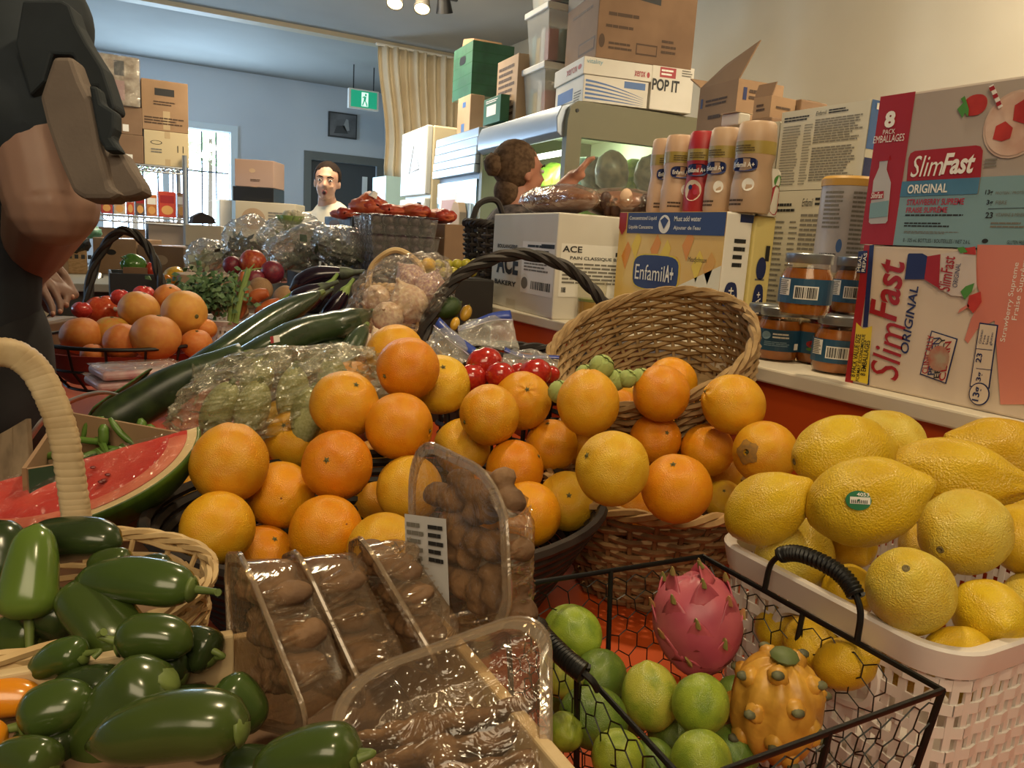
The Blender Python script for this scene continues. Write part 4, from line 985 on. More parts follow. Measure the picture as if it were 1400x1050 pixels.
def lattice_basket(name, label, c, hx, hy, z0, z1, step=.011, rows=9, mat=m_plas, rc=.03, cell=.55, rim=.016, yaw=0, hole=None, taper=.92, group=None):
    """woven-look plastic basket: bands and uprights with gaps, a deep rolled rim"""
    t = thing(name, label, 'basket', (c[0], c[1], z0), group); R = Matrix.Rotation(yaw, 3, 'Z'); O = V((c[0], c[1], 0))
    H = z1 - z0 - rim
    def pos(p, nn, z, o=0):
        f = taper + (1 - taper) * (z - z0) / (z1 - z0); return O + R @ V((p.x * f, p.y * f, 0)) + R @ (nn * o) + V((0, 0, z))
    ring = perim(round_rect(hx, hy, rc), step); n = len(ring)
    def inhole(p, z):
        if not hole: return False
        (ax, ay, az, ru, rz_) = hole; q = O + R @ p
        return ((q.x - ax) ** 2 + (q.y - ay) ** 2) / ru ** 2 + ((z - az) / rz_) ** 2 < 1
    up = MB()
    for i, (p, nn, d) in enumerate(ring):
        zs = [z0 + H * k / 18 for k in range(19)]; run = []
        w = d * step * (1 - cell) / 2 * 1.15
        for z in zs + [None]:
            if z is None or inhole(p, z):
                if len(run) > 1:
                    for a, b in zip(run[:-1], run[1:]):
                        vs = [pos(p - w, nn, a, -.001), pos(p + w, nn, a, -.001), pos(p + w, nn, b, -.001), pos(p - w, nn, b, -.001)]
                        up.add(vs + [v + R @ (nn * .002) for v in vs], [(4, 5, 6, 7), (3, 2, 1, 0), (0, 4, 7, 3), (5, 1, 2, 6)])
                run = []
            else: run.append(z)
    up.build('uprights', mat, t, smooth=False, kind='stuff')
    bd = MB(); hb = H / rows * .46
    for j in range(rows):
        z = z0 + H * (j + .5) / rows
        for i in range(n):
            p, nn, d = ring[i]; p2, n2, d2 = ring[(i + 1) % n]
            if inhole((p + p2) / 2, z): continue
            s0 = .0009 if (i + j) % 2 else -.0009; s1 = -s0
            vs = [pos(p, nn, z - hb / 2, s0), pos(p2, n2, z - hb / 2, s1), pos(p2, n2, z + hb / 2, s1), pos(p, nn, z + hb / 2, s0)]
            bd.add(vs + [v + R @ (nn * .0018) for v in vs], [(4, 5, 6, 7), (3, 2, 1, 0), (3, 7, 6, 2), (0, 1, 5, 4)])
    bd.build('bands', mat, t, smooth=False, kind='stuff')
    rr = [V((x, y, 0)) for x, y in round_rect(hx, hy, rc, 8)]; m = len(rr); rb = MB()
    prof = [(-.002, z1 - rim), (.004, z1 - rim - .002), (.007, z1 - rim * .4), (.008, z1 - .002), (.006, z1), (.0, z1), (-.003, z1 - .002), (-.002, z1 - rim)]
    vs = []
    for i, p in enumerate(rr):
        dd = (rr[(i + 1) % m] - rr[i - 1]).normalized(); nn = V((dd.y, -dd.x, 0))
        for o, z in prof: vs.append(pos(p, nn, z, o))
    q = len(prof); rb.add(vs, [(i * q + k, i * q + k + 1, ((i + 1) % m) * q + k + 1, ((i + 1) % m) * q + k) for i in range(m) for k in range(q - 1)])
    rb.build('rim', mat, t)
    MB().prism([pos(p, V((0, 0, 0)), z0) for p in rr], (0, 0, .003)).build('base', mat, t, smooth=False)
    if hole:
        ax, ay, az, ru, rz_ = hole; hr = []
        best = min(ring, key=lambda s: (O + R @ s[0] - V((ax, ay, 0))).length)
        for k in range(40):
            a = 2 * PI * k / 40; s = best[0] + best[2] * ru * math.copysign(abs(math.cos(a)) ** .7, math.cos(a)); hr.append(pos(s, best[1], az + rz_ * math.copysign(abs(math.sin(a)) ** .7, math.sin(a)), .001))
        MB().tube(hr, .0045, 6, closed=True).build('grip_hole_rim', mat, t)
    return t
def hexmesh(mb, O, U, W, cell, r=.0006, sag=0):
    """chicken wire over the parallelogram O, U, W"""
    O, U, W = V(O), V(U), V(W); lu, lw = U.length, W.length; u, w = U / lu, W / lw; nrm = u.cross(w)
    a = cell / 2; hgt = a * 1.5; cols = int(lu / (cell * .866)) + 2; rws = int(lw / hgt) + 2
    def P(x, y):
        if not (-.001 <= x <= lu + .001 and -.001 <= y <= lw + .001): return None
        k = noise.noise(V((x * 60, y * 60, O.x * 50))) * cell * .16; k2 = noise.noise(V((x * 60 + 9, y * 60, O.y * 50))) * cell * .16
        return O + u * (x + k) + w * (y + k2) + nrm * (math.sin(PI * x / lu) * math.sin(PI * min(1, y / lw)) * sag)
    for j in range(rws):
        for i in range(cols):
            x = cell * .866 * (i + (.5 if j % 2 else 0)); y = j * hgt
            v = [(x, y), (x + cell * .433, y + a * .5), (x - cell * .433, y + a * .5), (x, y - a)]
            for e in v[1:]:
                p, q = P(*v[0]), P(*e)
                if p is not None and q is not None: mb.tube([p, q], r, 3)

# ================================================================== ORANGES
m_or = [pm('orange_peel', '#E8AC26', .34, '#E49E1A', 2.2, bump=.30, bscale=34, rand=.8, spec=.5, bdist=.06), pm('orange_peel_deep', '#E89A16', .34, '#E48E10', 2.2, bump=.30, bscale=34, rand=.7, spec=.5, bdist=.06),
        pm('orange_peel_pale', '#E8B830', .34, '#E2AA22', 2.2, bump=.32, bscale=32, rand=.8, spec=.5, bdist=.06)]
m_calyx = pm('calyx', '#6E6A3A', .7, '#4A4A2A', 200); m_navel = pm('navel', '#A8661C', .7, '#7E4E1C', 150)
def orange_maker(k):
    def mk():
        sd = V((k * 7.3, 2.1 * k, 0)); sq = (.96, 1.0, .93, 1.05, .98)[k % 5]
        def fn(d):
            q = 1 + .022 * noise.noise(d * 1.6 + sd) + .006 * noise.noise(d * 5 + sd)
            q -= .05 * math.exp(-(1 - d.z) * 60)
            if k % 2: q += .05 * math.exp(-(1 + d.z) * 45) - .045 * math.exp(-(1 + d.z) * 260)
            if k == 3: q += .05 * math.exp(-(1 - d.z) * 9) * (1 + .4 * math.sin(6 * math.atan2(d.y, d.x)))
            return q
        b = MB().ball((0, 0, 0), (1, 1, sq), 40, 28, fn); o = b.build('orange', m_or[k % 3], None, angle=0); tag(o, None, 'orange')
        s = MB(); zt = sq * fn(V((0, 0, 1)))
        n = 10; ring = [V((math.cos(2 * PI * i / n) * (.105 if i % 2 else .05), math.sin(2 * PI * i / n) * (.105 if i % 2 else .05), zt + .012 + (.012 if i % 2 else .01))) for i in range(n)]
        s.add(ring + [V((0, 0, zt + .035))], [(i, (i + 1) % n, n) for i in range(n)]); s.ball((0, 0, zt + .03), (.04, .04, .03), 8, 5)
        s.build('stem_end', m_calyx, o, angle=0)
        if k % 2: MB().ball((0, 0, -sq * .985), (.045, .045, .03), 8, 5).build('navel', m_navel, o, angle=0)
        return o
    return mk
ORANGES = Proto([orange_maker(k) for k in range(5)])
# px, py, radius px, variant, where the stem shows (dx, dy in radii; None = turned away), depth bias, label
OL = [
 (541, 483, 40, 0, None, .10, 'topmost orange of the left heap, behind the highest front one'),
 (558, 504, 43, 1, (-.75, .25), .04, 'high orange of the left heap standing before the topmost one'),
 (602, 526, 42, 2, (.1, -.62), .08, 'orange with a green stem star facing up, at the right of the left heap\'s peak'),
 (482, 531, 38, 4, None, .10, 'orange at the back left of the heap\'s peak'),
 (471, 553, 47, 0, (.35, -.6), .03, 'large dull orange below the peak on its left, stem at upper right'),
 (546, 583, 46, 1, (.92, .15), .0, 'orange in the heap\'s middle with its stem at the right edge'),
 (391, 580, 36, 2, None, .10, 'orange at the upper left back of the heap near the squash bag'),
 (404, 601, 40, 3, (-.35, -.45), .06, 'puckered orange with a ringed top in the left heap'),
 (314, 634, 52, 3, (.15, -1.0), .0, 'large leftmost upper orange with a bumpy top'),
 (461, 636, 48, 4, (-.3, -.15), -.01, 'deep orange fruit in the centre of the left heap'),
 (384, 677, 46, 1, None, -.01, 'dull orange left of centre with a dark navel spot low on its left'),
 (298, 722, 50, 0, None, -.02, 'lower left orange resting on the dark basket rim'),
 (446, 727, 50, 1, None, -.03, 'large smooth orange in the bottom row of the left heap'),
 (360, 762, 44, 4, (.35, -.55), -.03, 'orange with its stem in view between the first two clear packs'),
 (526, 753, 52, 2, (.25, -.1), -.03, 'pale orange with a stem dimple beside the tall clear pack'),
 (560, 668, 46, 2, None, .0, 'orange half hidden behind the top of the tall clear pack'),
 (632, 611, 39, 2, None, .02, 'smooth yellow-orange fruit right above the tall clear pack'),
 (669, 567, 42, 0, (-.85, .25), .03, 'orange with a dark blossom end below, right of the peak'),
 (714, 548, 40, 3, (.15, -.35), .07, 'orange with a stem star in front of the tomatoes'),
 (704, 641, 40, 4, (.85, -.45), .0, 'deep orange fruit above the tall pack\'s right shoulder'),
 (722, 703, 45, 4, None, -.02, 'lowest right orange of the left heap beside the tall clear pack'),
 (776, 685, 41, 2, (.05, -.2), .0, 'pale orange with a small centre mark just left of the brown basket'),
 (754, 609, 36, 1, (-.15, -.85), .05, 'small deep orange between the two heaps'),
 (514, 692, 40, 4, None, .12, None), (510, 640, 38, 0, None, .17, None), (268, 690, 45, 0, None, .06, 'orange peeping out behind the lower left one'), (352, 602, 34, 1, None, .12, None), (652, 690, 42, 4, None, .08, None), (430, 680, 40, 4, None, .13, None), (690, 690, 40, 1, None, .12, None),
 (804, 551, 43, 3, (.0, -1.0), .0, 'orange with a pointed top at the left of the brown basket'),
 (904, 538, 39, 4, None, .0, 'deep orange fruit highest in the brown basket'),
 (917, 524, 36, 4, (-.8, -.3), .07, 'orange leaning behind the highest one in the brown basket'),
 (1003, 553, 41, 3, (-.85, -.4), .0, 'orange with a knobbly shoulder at the upper right of the brown basket'),
 (837, 640, 52, 2, (-.72, -.35), -.05, 'biggest orange, with a pale greenish patch, at the front of the brown basket'),
 (896, 600, 35, 1, (.45, -.25), .0, 'small orange with its stem turned to the front, middle of the brown basket'),
 (925, 668, 48, 4, (-.1, -.7), -.05, 'wide smooth orange at the front edge of the brown basket'),
 (967, 615, 36, 4, None, .0, 'small oval orange right of the basket\'s middle'),
 (1046, 619, 44, 0, (-.55, .0), -.01, 'orange with a grey blemish around its stem, beside the lemons'),
 (957, 565, 34, 0, None, .08, 'orange mostly hidden between two upper ones in the brown basket'),
 (846, 565, 33, 1, None, .07, 'orange half hidden behind the pointed one'),
 (990, 684, 28, 2, (.0, -.5), .02, 'small greenish orange at the basket\'s right rim'),
 (857, 536, 26, 2, None, .12, 'yellowish small fruit near the green sprouts'), (985, 650, 38, 0, None, .09, None), (868, 690, 36, 1, None, .06, None), (790, 600, 38, 1, None, .10, None), (930, 605, 36, 1, None, .12, None),
]
DEEPO = ['orange in the dark gap left of the tall clear pack', 'orange in the gap behind the central deep orange fruit', 'orange at the back between the upper left ones', 'orange in the gap right of the tall clear pack', 'orange in the gap between the smooth and the dull one', 'orange low behind the tall pack\'s shoulder', 'orange low between the two small ones by the lemons', 'orange just under the front rim fruit of the brown basket', 'orange in the gap behind the small deep orange one', 'orange in the middle gap of the brown basket']
nodes = []
for (px, py, r, k, st, db, lab) in OL:
    R0 = .0395 if r > 36 else .0395 * r / 37
    d = FPX * R0 / r * .55 + (.80 - (py - 640) * .0004) * .45 + db
    nodes.append([px, py, r, d])
for it in range(300):        # let the heap settle: fruit that overlap slide apart in depth
    for i in range(len(nodes)):
        for j in range(i + 1, len(nodes)):
            a, b = nodes[i], nodes[j]; pa, pb = at(*a[:2], a[3]), at(*b[:2], b[3])
            need = (a[2] * a[3] + b[2] * b[3]) / FPX * .985; gap = need - (pa - pb).length
            if gap > 0:
                s = gap * .25 * (1 if a[3] > b[3] else -1); a[3] += s; b[3] -= s
ORANGE_AT = []
for (px, py, r, k, st, db, lab), nd in zip(OL, nodes):
    p = at(px, py, nd[3]); R_ = r * nd[3] / FPX; ORANGE_AT.append((p, R_))
    z = seen_dir(p, *st) if st else (V((rnd.uniform(-.5, .5), 1, rnd.uniform(-1, .3))))
    o = ORANGES.get(k, lab or DEEPO.pop(0), 'oranges in the two front heaps')
    aim(o, p, z, R_, rnd.uniform(0, 6))
    if lab and 'blemish' in lab:
        n0 = z; e1 = n0.orthogonal().normalized(); e2 = n0.cross(e1); Mi = Matrix.LocRotScale(p, o.rotation_quaternion, V((R_,) * 3)).inverted(); bl = MB()
        bl.grid(5, 22, lambda u, v: Mi @ (p + (n0 + (e1 * math.cos(2 * PI * v) + e2 * math.sin(2 * PI * v)) * (.10 + (.30 + .06 * math.sin(5 * 2 * PI * v)) * u)).normalized() * R_ * (1.004 - .010 * u * u + .018 * (1 - math.exp(-.0)) )))
        bl.build('blemish', pm('blemish', '#8A6A3A', .6, '#A87C34', 9), o, angle=0)
# grey blemish on one orange
# dark coil basket under the left heap
lc = at(478, 735, .90); lr = .185
lc = V((.283, .775, 0)); lr = .238
t = thing('coiled_basket', 'dark coiled basket under the left heap of oranges', 'basket', (lc.x, lc.y, TZ))
cb = MB()
for k in range(13):
    f = k / 12; z = TZ + .008 + f * .130; r = lr * (.66 + .34 * f)
    cb.tube([V((lc.x + r * math.cos(a) * 1.05, lc.y + r * math.sin(a) * .82, z)) for a in [2 * PI * i / 48 for i in range(48)]], .0062, 6, closed=True)
cb.build('coil', m_wickd, t, kind='stuff')
MB().lathe([(0, TZ), (lr * .66, TZ), (lr * .66, TZ + .004), (0, TZ + .004)], 24, Matrix.Translation((lc.x, lc.y, 0)), lambda p: V((p.x * 1.05, p.y * .82, p.z))).build('base', m_wickd, t)
# dull extra oranges below fill the basket out of sight
# brown wicker basket of the right heap
rc_ = V((.622, .745, 0))
t = thing('wicker_basket', 'round brown wicker basket full of oranges next to the lemons', 'basket', (rc_.x, rc_.y, TZ))
wicker(t, Matrix.Translation(rc_), lambda f, a: .082 + .05 * f, TZ + .002, TZ + .135, 13, 26, .0042, m_wick, matr=pm('wicker_rim', '#C4A274', .7, '#A3814F', 25))

# the open seagrass basket lying on its side behind, and green sprouts in it
ax = (ROT @ V((-.52, -.10, .80))).normalized(); ax.z = .30; ax.normalize()
cen = at(885, 470, 1.10)
q = ax.to_track_quat('Z', 'Y').to_matrix().to_4x4()
t = thing('seagrass_basket', 'round woven seagrass basket tipped on its side with its mouth towards the oranges', 'basket', cen - V((0, 0, .13)))
def rrim(f, a): return .085 + .045 * math.sin(min(1, f * 1.1) * PI / 2)
# mouth ellipse as seen: long axis up to the right
Lx = (at(1022, 424, 1.10) - at(752, 516, 1.10)); ml = Lx.length / 2; ex = Lx.normalized()
nv = (ROT @ V((0, .88, .52))).normalized(); nv = (nv - ex * nv.dot(ex)).normalized(); ey = nv.cross(ex)
Mx = Matrix(((ex.x, ey.x, nv.x, cen.x), (ex.y, ey.y, nv.y, cen.y), (ex.z, ey.z, nv.z, cen.z), (0, 0, 0, 1)))
wicker(t, Mx, lambda f, a: ml * (.74 + .25 * math.sin(f * PI / 2)), -.13, 0.0, 19, 30, .0040, m_rope, amp=.8)
m_sprout = pm('sprout_green', '#8EA84A', .55, '#C2CC86', 60, bump=.4, bscale=90)
for k, (px, py, r, lab) in enumerate(((822, 502, 16, 'largest brussels sprout, topmost in front of the seagrass basket'), (765, 536, 15, 'brussels sprout at the left beside the pointed orange'), (842, 520, 14, 'brussels sprout in the middle of the row'), (858, 518, 12, 'pale brussels sprout right of the middle'), (876, 517, 13, 'brussels sprout next to the highest orange'), (800, 512, 13, 'brussels sprout behind the pointed orange'), (786, 525, 12, 'small brussels sprout in the gap at the left'))):
    p = at(px, py, .955 + .004 * (k % 3)); R_ = r * .955 / FPX
    o = MB().ball((0, 0, 0), (1, 1, .95), 16, 12, lambda d: 1 + .10 * abs(math.sin(3 * math.atan2(d.y, d.x) + d.z * 3)) + .06 * noise.noise(d * 3 + V((k, 0, 0)))).build('brussels_sprout', m_sprout, None, angle=0)
    tag(o, lab, 'vegetable', 'brussels sprouts'); aim(o, p, seen_dir(p, .3, -.5), R_)
    for j in range(3):
        MB().grid(6, 5, lambda u, v, j=j: V((math.cos(j * 2.1 + u * 1.7) * math.sin(.3 + v * 1.6), math.sin(j * 2.1 + u * 1.7) * math.sin(.3 + v * 1.6), math.cos(.3 + v * 1.6))) * (1.06 + .12 * (1 - v))).build('leaf', m_sprout, o, angle=0)

# ================================================================== LEMONS
m_lem = pm('lemon_peel', '#DEB828', .32, '#D4AA1E', 2.0, bump=.32, bscale=28, rand=.6, spec=.5, bdist=.07)
m_lem2 = pm('lemon_peel_pale', '#E2CB52', .33, '#DCBC36', 1.8, bump=.35, bscale=28, rand=.4, spec=.5, bdist=.07)
m_scar = pm('stem_scar', '#8A7A4A', .8, '#5E5434', 90)
def lemon_maker(k):
    def mk():
        sd = V((k * 5.1, k, 3)); tip = (.20, .13, .28, .16)[k]; asp = (.78, .86, .66, .80)[k]
        def fn(d):
            q = 1 + .035 * noise.noise(d * 1.8 + sd) + .010 * noise.noise(d * 6 + sd)
            q += tip * math.exp(-(1 - d.z) * 26) + .06 * math.exp(-(1 + d.z) * 22)
            q -= .05 * math.exp(-(1 + d.z) * 300)
            if k == 2: q += .10 * math.exp(-(1 - d.z) * 7) * (.5 + .5 * math.sin(5 * math.atan2(d.y, d.x)))
            return q
        o = MB().ball((0, 0, 0), (asp, asp, 1), 36, 30, fn).build('lemon', m_lem2 if k == 1 else m_lem, None, angle=0); tag(o, None, 'lemon')
        zb = -fn(V((0, 0, -1)))
        MB().lathe([(0, .0), (.05, .004), (.085, .0), (.09, -.03), (.05, -.045), (.03, -.03), (0, -.03)], 12, Matrix.Translation((0, 0, zb + .012))).build('stem_scar', m_scar, o)
        return o
    return mk
LEMONS = Proto([lemon_maker(k) for k in range(4)])
# px, py, half length px, variant, tip direction seen (dx, dy), depth, label
LM = [
 (1182, 686, 76, 0, (.93, -.34), .60, 'lemon with the round produce sticker on its side'),
 (1152, 621, 67, 3, (-.88, .18, 1), .70, 'lemon at the top of the heap left of centre'),
 (1214, 606, 52, 1, (.8, .3), .78, 'lemon behind the top one, its back against the red board'),
 (1300, 650, 78, 2, (.97, .10), .70, 'long lemon with a knobbly nose pointing right'),
 (1372, 625, 68, 0, (-.85, -.3), .80, 'lemon at the back right corner under the shelf edge'),
 (1319, 727, 66, 1, (-.41, .39, 1), .60, 'pale round lemon with its stem scar at lower left, right of the stickered one'),
 (1245, 808, 66, 1, (-.08, -.42, 1), .54, 'front lemon with a grey scar turned up, resting on the basket rim'),
 (1352, 840, 58, 3, (.28, .22), .555, 'front right lemon with its greenish tip towards the viewer'),
 (1048, 695, 60, 0, (.80, -.55), .645, 'lemon at the far left of the heap beside the oranges'),
 (1086, 760, 58, 1, (-.5, .5), .665, 'pale lemon behind the spiral wire handle'),
 (1160, 808, 44, 3, (-.2, .3), .63, 'shadowed lemon under the pale one, seen through the wire handle'),
 (1309, 886, 44, 2, (-.85, .25), .53, 'small lemon lying low at the front rim'),
 (1400, 738, 56, 3, (.3, .6), .635, 'lemon cut off by the right edge of the picture'),
 (1385, 880, 50, 0, (.5, .5), .64, None), (1110, 880, 46, 3, (.3, .4), .585, 'left lemon showing through the grip hole of the white basket'), (1155, 908, 44, 0, (.8, -.3), .555, 'right lemon showing through the grip hole of the white basket'), (1240, 905, 48, 3, (.2, .3), .60, None), (1330, 930, 48, 1, (.2, .3), .585, None), (1420, 830, 56, 1, (.2, .3), .62, None), (1270, 755, 48, 0, (.4, .5), .68, None), (1160, 740, 44, 0, (.4, .5), .68, None), (1066, 862, 40, 0, (.4, .5), .64, None), (1400, 700, 48, 0, (.4, .5), .72, None)]
DEEPL = ['lemon behind the front rim at the right corner', 'lemon low under the front scarred lemon', 'lemon low under the greenish-tipped one', 'lemon low at the far right edge', 'lemon in the gap between the scarred and the pale round one', 'lemon in the gap under the stickered one', 'lemon low in the left back corner of the white basket', 'lemon behind the one cut off by the right edge']
ln = [[a[0], a[1], a[2], a[5], a[3]] for a in LM]
asp = (.82, .90, .72, .84)
for it in range(300):
    for i in range(len(ln)):
        for j in range(i + 1, len(ln)):
            a, b = ln[i], ln[j]; pa, pb = at(*a[:2], a[3]), at(*b[:2], b[3])
            need = (a[2] * asp[a[4]] * a[3] + b[2] * asp[b[4]] * b[3]) / FPX * .94; gap = need - (pa - pb).length
            if gap > 0:
                s = gap * .25 * (1 if a[3] > b[3] else -1); a[3] += s; b[3] -= s
for (px, py, r, k, tp, d, lab), nd in zip(LM, ln):
    p = at(px, py, nd[3]); R_ = r * nd[3] / FPX
    o = LEMONS.get(k, lab or DEEPL.pop(0), 'lemons in the white basket')
    z = seen_dir(p, *tp) if len(tp) == 2 else -seen_dir(p, *tp[:2])
    if 'greenish tip' in (lab or '') or 'nose' in (lab or ''): pass
    aim(o, p, z, R_, rnd.uniform(0, 6))
    if lab and 'round produce sticker' in lab: STK = (o, p, z, R_)
o, p, z, R_ = STK
# the sticker: a small printed oval that follows the peel
r_, u_, t_ = view_frame(p); nn = seen_dir(p, -.12, -.02); S = MB(); S2 = MB(); S3 = MB()
e1 = (r_ - nn * r_.dot(nn)).normalized(); e2 = nn.cross(e1)
R2 = R_ * .775
def sp(u, v, k=1): 
    dd = (nn + e1 * u * .26 + e2 * v * .21).normalized(); 
    zz = dd.dot(z); k2 = 1 / math.sqrt((1 - zz * zz) / .78 ** 2 + zz * zz); return p + dd * (R_ * k2 * 1.03 + .0004 * k)
ring = [sp(math.cos(2 * PI * i / 24), math.sin(2 * PI * i / 24)) for i in range(24)]; S.add(ring + [sp(0, 0)], [(i, (i + 1) % 24, 24) for i in range(24)])
S2.poly([sp(-.62, -.35, 2), sp(.9, -.35, 2), sp(.9, .35, 2), sp(-.62, .35, 2)]); 
for i in range(9): S3.poly([sp(-.5 + i * .14, -.28, 3), sp(-.44 + i * .14, -.28, 3), sp(-.44 + i * .14, .05, 3), sp(-.5 + i * .14, .05, 3)])
vs, fs, x0, x1, y0_, y1_ = text_mesh('4053', .02, 0)
S4 = MB(); S4.add([sp(-.1 + .9 * (q_.x - x0) / (x1 - x0), .42 + .36 * (q_.y - y0_) / (y1_ - y0_), 3) for q_ in vs], fs)
Mi = (Matrix.LocRotScale(p, o.rotation_quaternion, V((R_,) * 3))).inverted()
for S_, nm, mt in ((S, 'sticker', pm('sticker_green', '#2F7A52', .4)), (S2, 'sticker_panel', m_paperw), (S3, 'sticker_barcode', m_ink), (S4, 'lettering', m_paperw)):
    S_.v = [Mi @ q_ for q_ in S_.v]; S_.build(nm, mt, o, smooth=False)
BXa, BXb, BYa, BYb, BZ = .482, .828, .262, .478, 1.25 - .245
hp = onx(1117, 892, BXa)
lattice_basket('white_basket', 'white plastic lattice basket full of lemons with an oval grip hole', ((BXa + BXb) / 2, (BYa + BYb) / 2), (BXb - BXa) / 2, (BYb - BYa) / 2, TZ + .002, BZ, hole=(BXa, hp.y, hp.z, .047, .026), taper=.95, rows=9, rim=.020)

# ================================================================== LIMES, DRAGON FRUIT AND THEIR WIRE BASKET
m_lime = [pm('lime_peel', '#97A636', .30, '#71872A', 1.6, bump=.25, bscale=30, rand=.9, spec=.5, lo=.35, hi=.65, bdist=.06), pm('lime_peel_dark', '#56702A', .30, '#6E8434', 1.6, bump=.25, bscale=30, rand=.6, spec=.5, bdist=.06), pm('lime_peel_yellow', '#B0B046', .30, '#84942E', 1.5, bump=.25, bscale=30, rand=.6, spec=.5, bdist=.06)]
def lime_maker(k):
    def mk():
        sd = V((k * 3.3, 1, k))
        fn = lambda d: 1 + .03 * noise.noise(d * 1.7 + sd) + .10 * math.exp(-(1 - d.z) * 40) + .03 * math.exp(-(1 + d.z) * 40)
        o = MB().ball((0, 0, 0), (.86, .86, 1), 30, 22, fn).build('lime', m_lime[k], None, angle=0); tag(o, None, 'lime')
        MB().ball((0, 0, -1.02), (.07, .07, .03), 10, 5).build('stem_scar', m_scar, o, angle=0); return o
    return mk
LIMES = Proto([lime_maker(k) for k in range(3)])
LI = [(783, 865, 43, 0, (.75, .35), .60, 'highest lime, at the back left of the wire basket'), (768, 919, 36, 2, (.2, .8), .565, 'yellow-green lime at the left beside the clear pack'), (820, 926, 43, 1, (-.3, .3), .575, 'dark green lime behind the middle'),
      (889, 952, 46, 2, (-.1, -.9), .525, 'yellowish upright lime in the middle'), (958, 963, 45, 0, (.2, -.5), .515, 'mottled light green lime right of the middle, below the pink fruit'), (812, 981, 49, 1, (-.85, -.2), .505, 'dark green lime lying on its side at lower left'),
      (846, 1036, 42, 0, (-.4, -.4), .47, 'light lime at the front left, cut by the picture edge'), (893, 1042, 36, 1, (.3, .2), .50, 'dark lime low between two front ones'), (958, 1044, 48, 0, (.3, -.6), .47, 'lime at the front centre, cut by the picture edge'),
      (772, 1000, 30, 0, (.3, .3), .505, 'lime half hidden by the left rim of the wire basket'), (920, 1010, 40, 1, (.2, .2), .54, None), (855, 975, 38, 1, (.2, .2), .59, None), (1000, 1030, 42, 1, (.2, .2), .54, None), (760, 950, 36, 1, (.2, .2), .60, None), (1010, 960, 40, 1, (.3, .3), .60, None)]
DEEPK = ['dark lime low in front of the yellow dragon fruit', 'dark lime low between the middle ones', 'dark lime at the bottom right by the yellow dragon fruit', 'dark lime low at the left behind the yellow-green one', 'dark lime in the gap below the pink fruit']
ln = [[a[0], a[1], a[2], a[5]] for a in LI]
for it in range(300):
    for i in range(len(ln)):
        for j in range(i + 1, len(ln)):
            a, b = ln[i], ln[j]; pa, pb = at(*a[:2], a[3]), at(*b[:2], b[3])
            need = (a[2] * a[3] + b[2] * b[3]) / FPX * .90; gap = need - (pa - pb).length
            if gap > 0:
                s = gap * .25 * (1 if a[3] > b[3] else -1); a[3] += s; b[3] -= s
for (px, py, r, k, tp, d, lab), nd in zip(LI, ln):
    p = at(px, py, nd[3]); o = LIMES.get(k, lab or DEEPK.pop(0), 'limes in the wire basket')
    aim(o, p, seen_dir(p, *tp), r * nd[3] / FPX, rnd.uniform(0, 6))

# pink dragon fruit
m_drag = pm('dragon_pink', '#A8465A', .42, '#BA6068', 18, bump=.35, bscale=40); m_dtip = pm('dragon_tip', '#8A8A4A', .5, '#A8784E', 40); m_dscale = pm('dragon_scale', '#B4525E', .42, '#A04452', 25)
def dragon(name, label, p, axis, ry, rx, body, tipm, scale_len, pts, seed):
    t = thing(name, label, 'dragon fruit', p, None, True, R=axis.to_track_quat('Z', 'Y').to_matrix())
    sd = V((seed, 0, 0)); fn = lambda d: (1 + .05 * noise.noise(d * 2.3 + sd)) * (1 - .10 * max(0, d.z) ** 6)
    MB().ball((0, 0, 0), (rx, rx, ry), 36, 28, lambda d: fn(d) + (.045 * math.sin(9 * math.atan2(d.y, d.x) + 2.5 * d.z) if scale_len < .02 else .02 * math.sin(5 * math.atan2(d.y, d.x) + 4 * d.z))).build('skin', body, t, angle=0)
    for i in range(pts):
        zz = -.80 + 1.75 * (i + .5) / pts; a = i * 2.39996; s = math.sqrt(max(0, 1 - min(.98, abs(zz)) ** 2))
        o = V((rx * s * math.cos(a), rx * s * math.sin(a), ry * min(.98, zz))) * (1.0 if scale_len > .02 else 1.02)
        n_ = V((math.cos(a) * s, math.sin(a) * s, zz * .5)).normalized(); up = (V((0, 0, 1)) - n_ * n_.z).normalized(); sd_ = up.cross(n_)
        L_ = scale_len * (1.05 - .35 * max(0, zz)); w = scale_len * .66
        if scale_len > .02:
            def leaf(u, v):
                q = (u - .5) * 2 * (1 - v) ** .7; h = o - n_ * .003 + up * (L_ * v - L_ * .3) + sd_ * q * w + n_ * (.0020 + (.0015 if zz < .6 else .004) * v * v * v - .006 * q * q * (1 - v)); return h
            MB().grid(6, 6, leaf).build('scale', m_dscale, t, angle=0, solid=.0012)
            MB().tube([leaf(.5, .78) , leaf(.5, .9) , leaf(.5, 1.0) + n_ * .0008 + up * .0015], [w * .34, w * .30, w * .10], 6, flat=(1, .35)).build('scale_tip', tipm, t)
        else:
            MB().ball(o - n_ * .0032, (.0072, .0072, .0072), 10, 7, lambda d: 1 + .25 * noise.noise(d * 3 + V((i, 0, 0)))).build('knob', body, t, angle=0)
            MB().ball(o + n_ * .0030, (.0048, .0040, .0030), 8, 5).build('knob_tip', tipm, t, angle=0)
    return t
p = at(953, 850, .575); dragon('pink_dragon_fruit', 'pink dragon fruit with curling scales standing in the wire basket', p, seen_dir(p, -.12, -.92), .0390, .0325, m_drag, m_dtip, .0225, 20, 1)
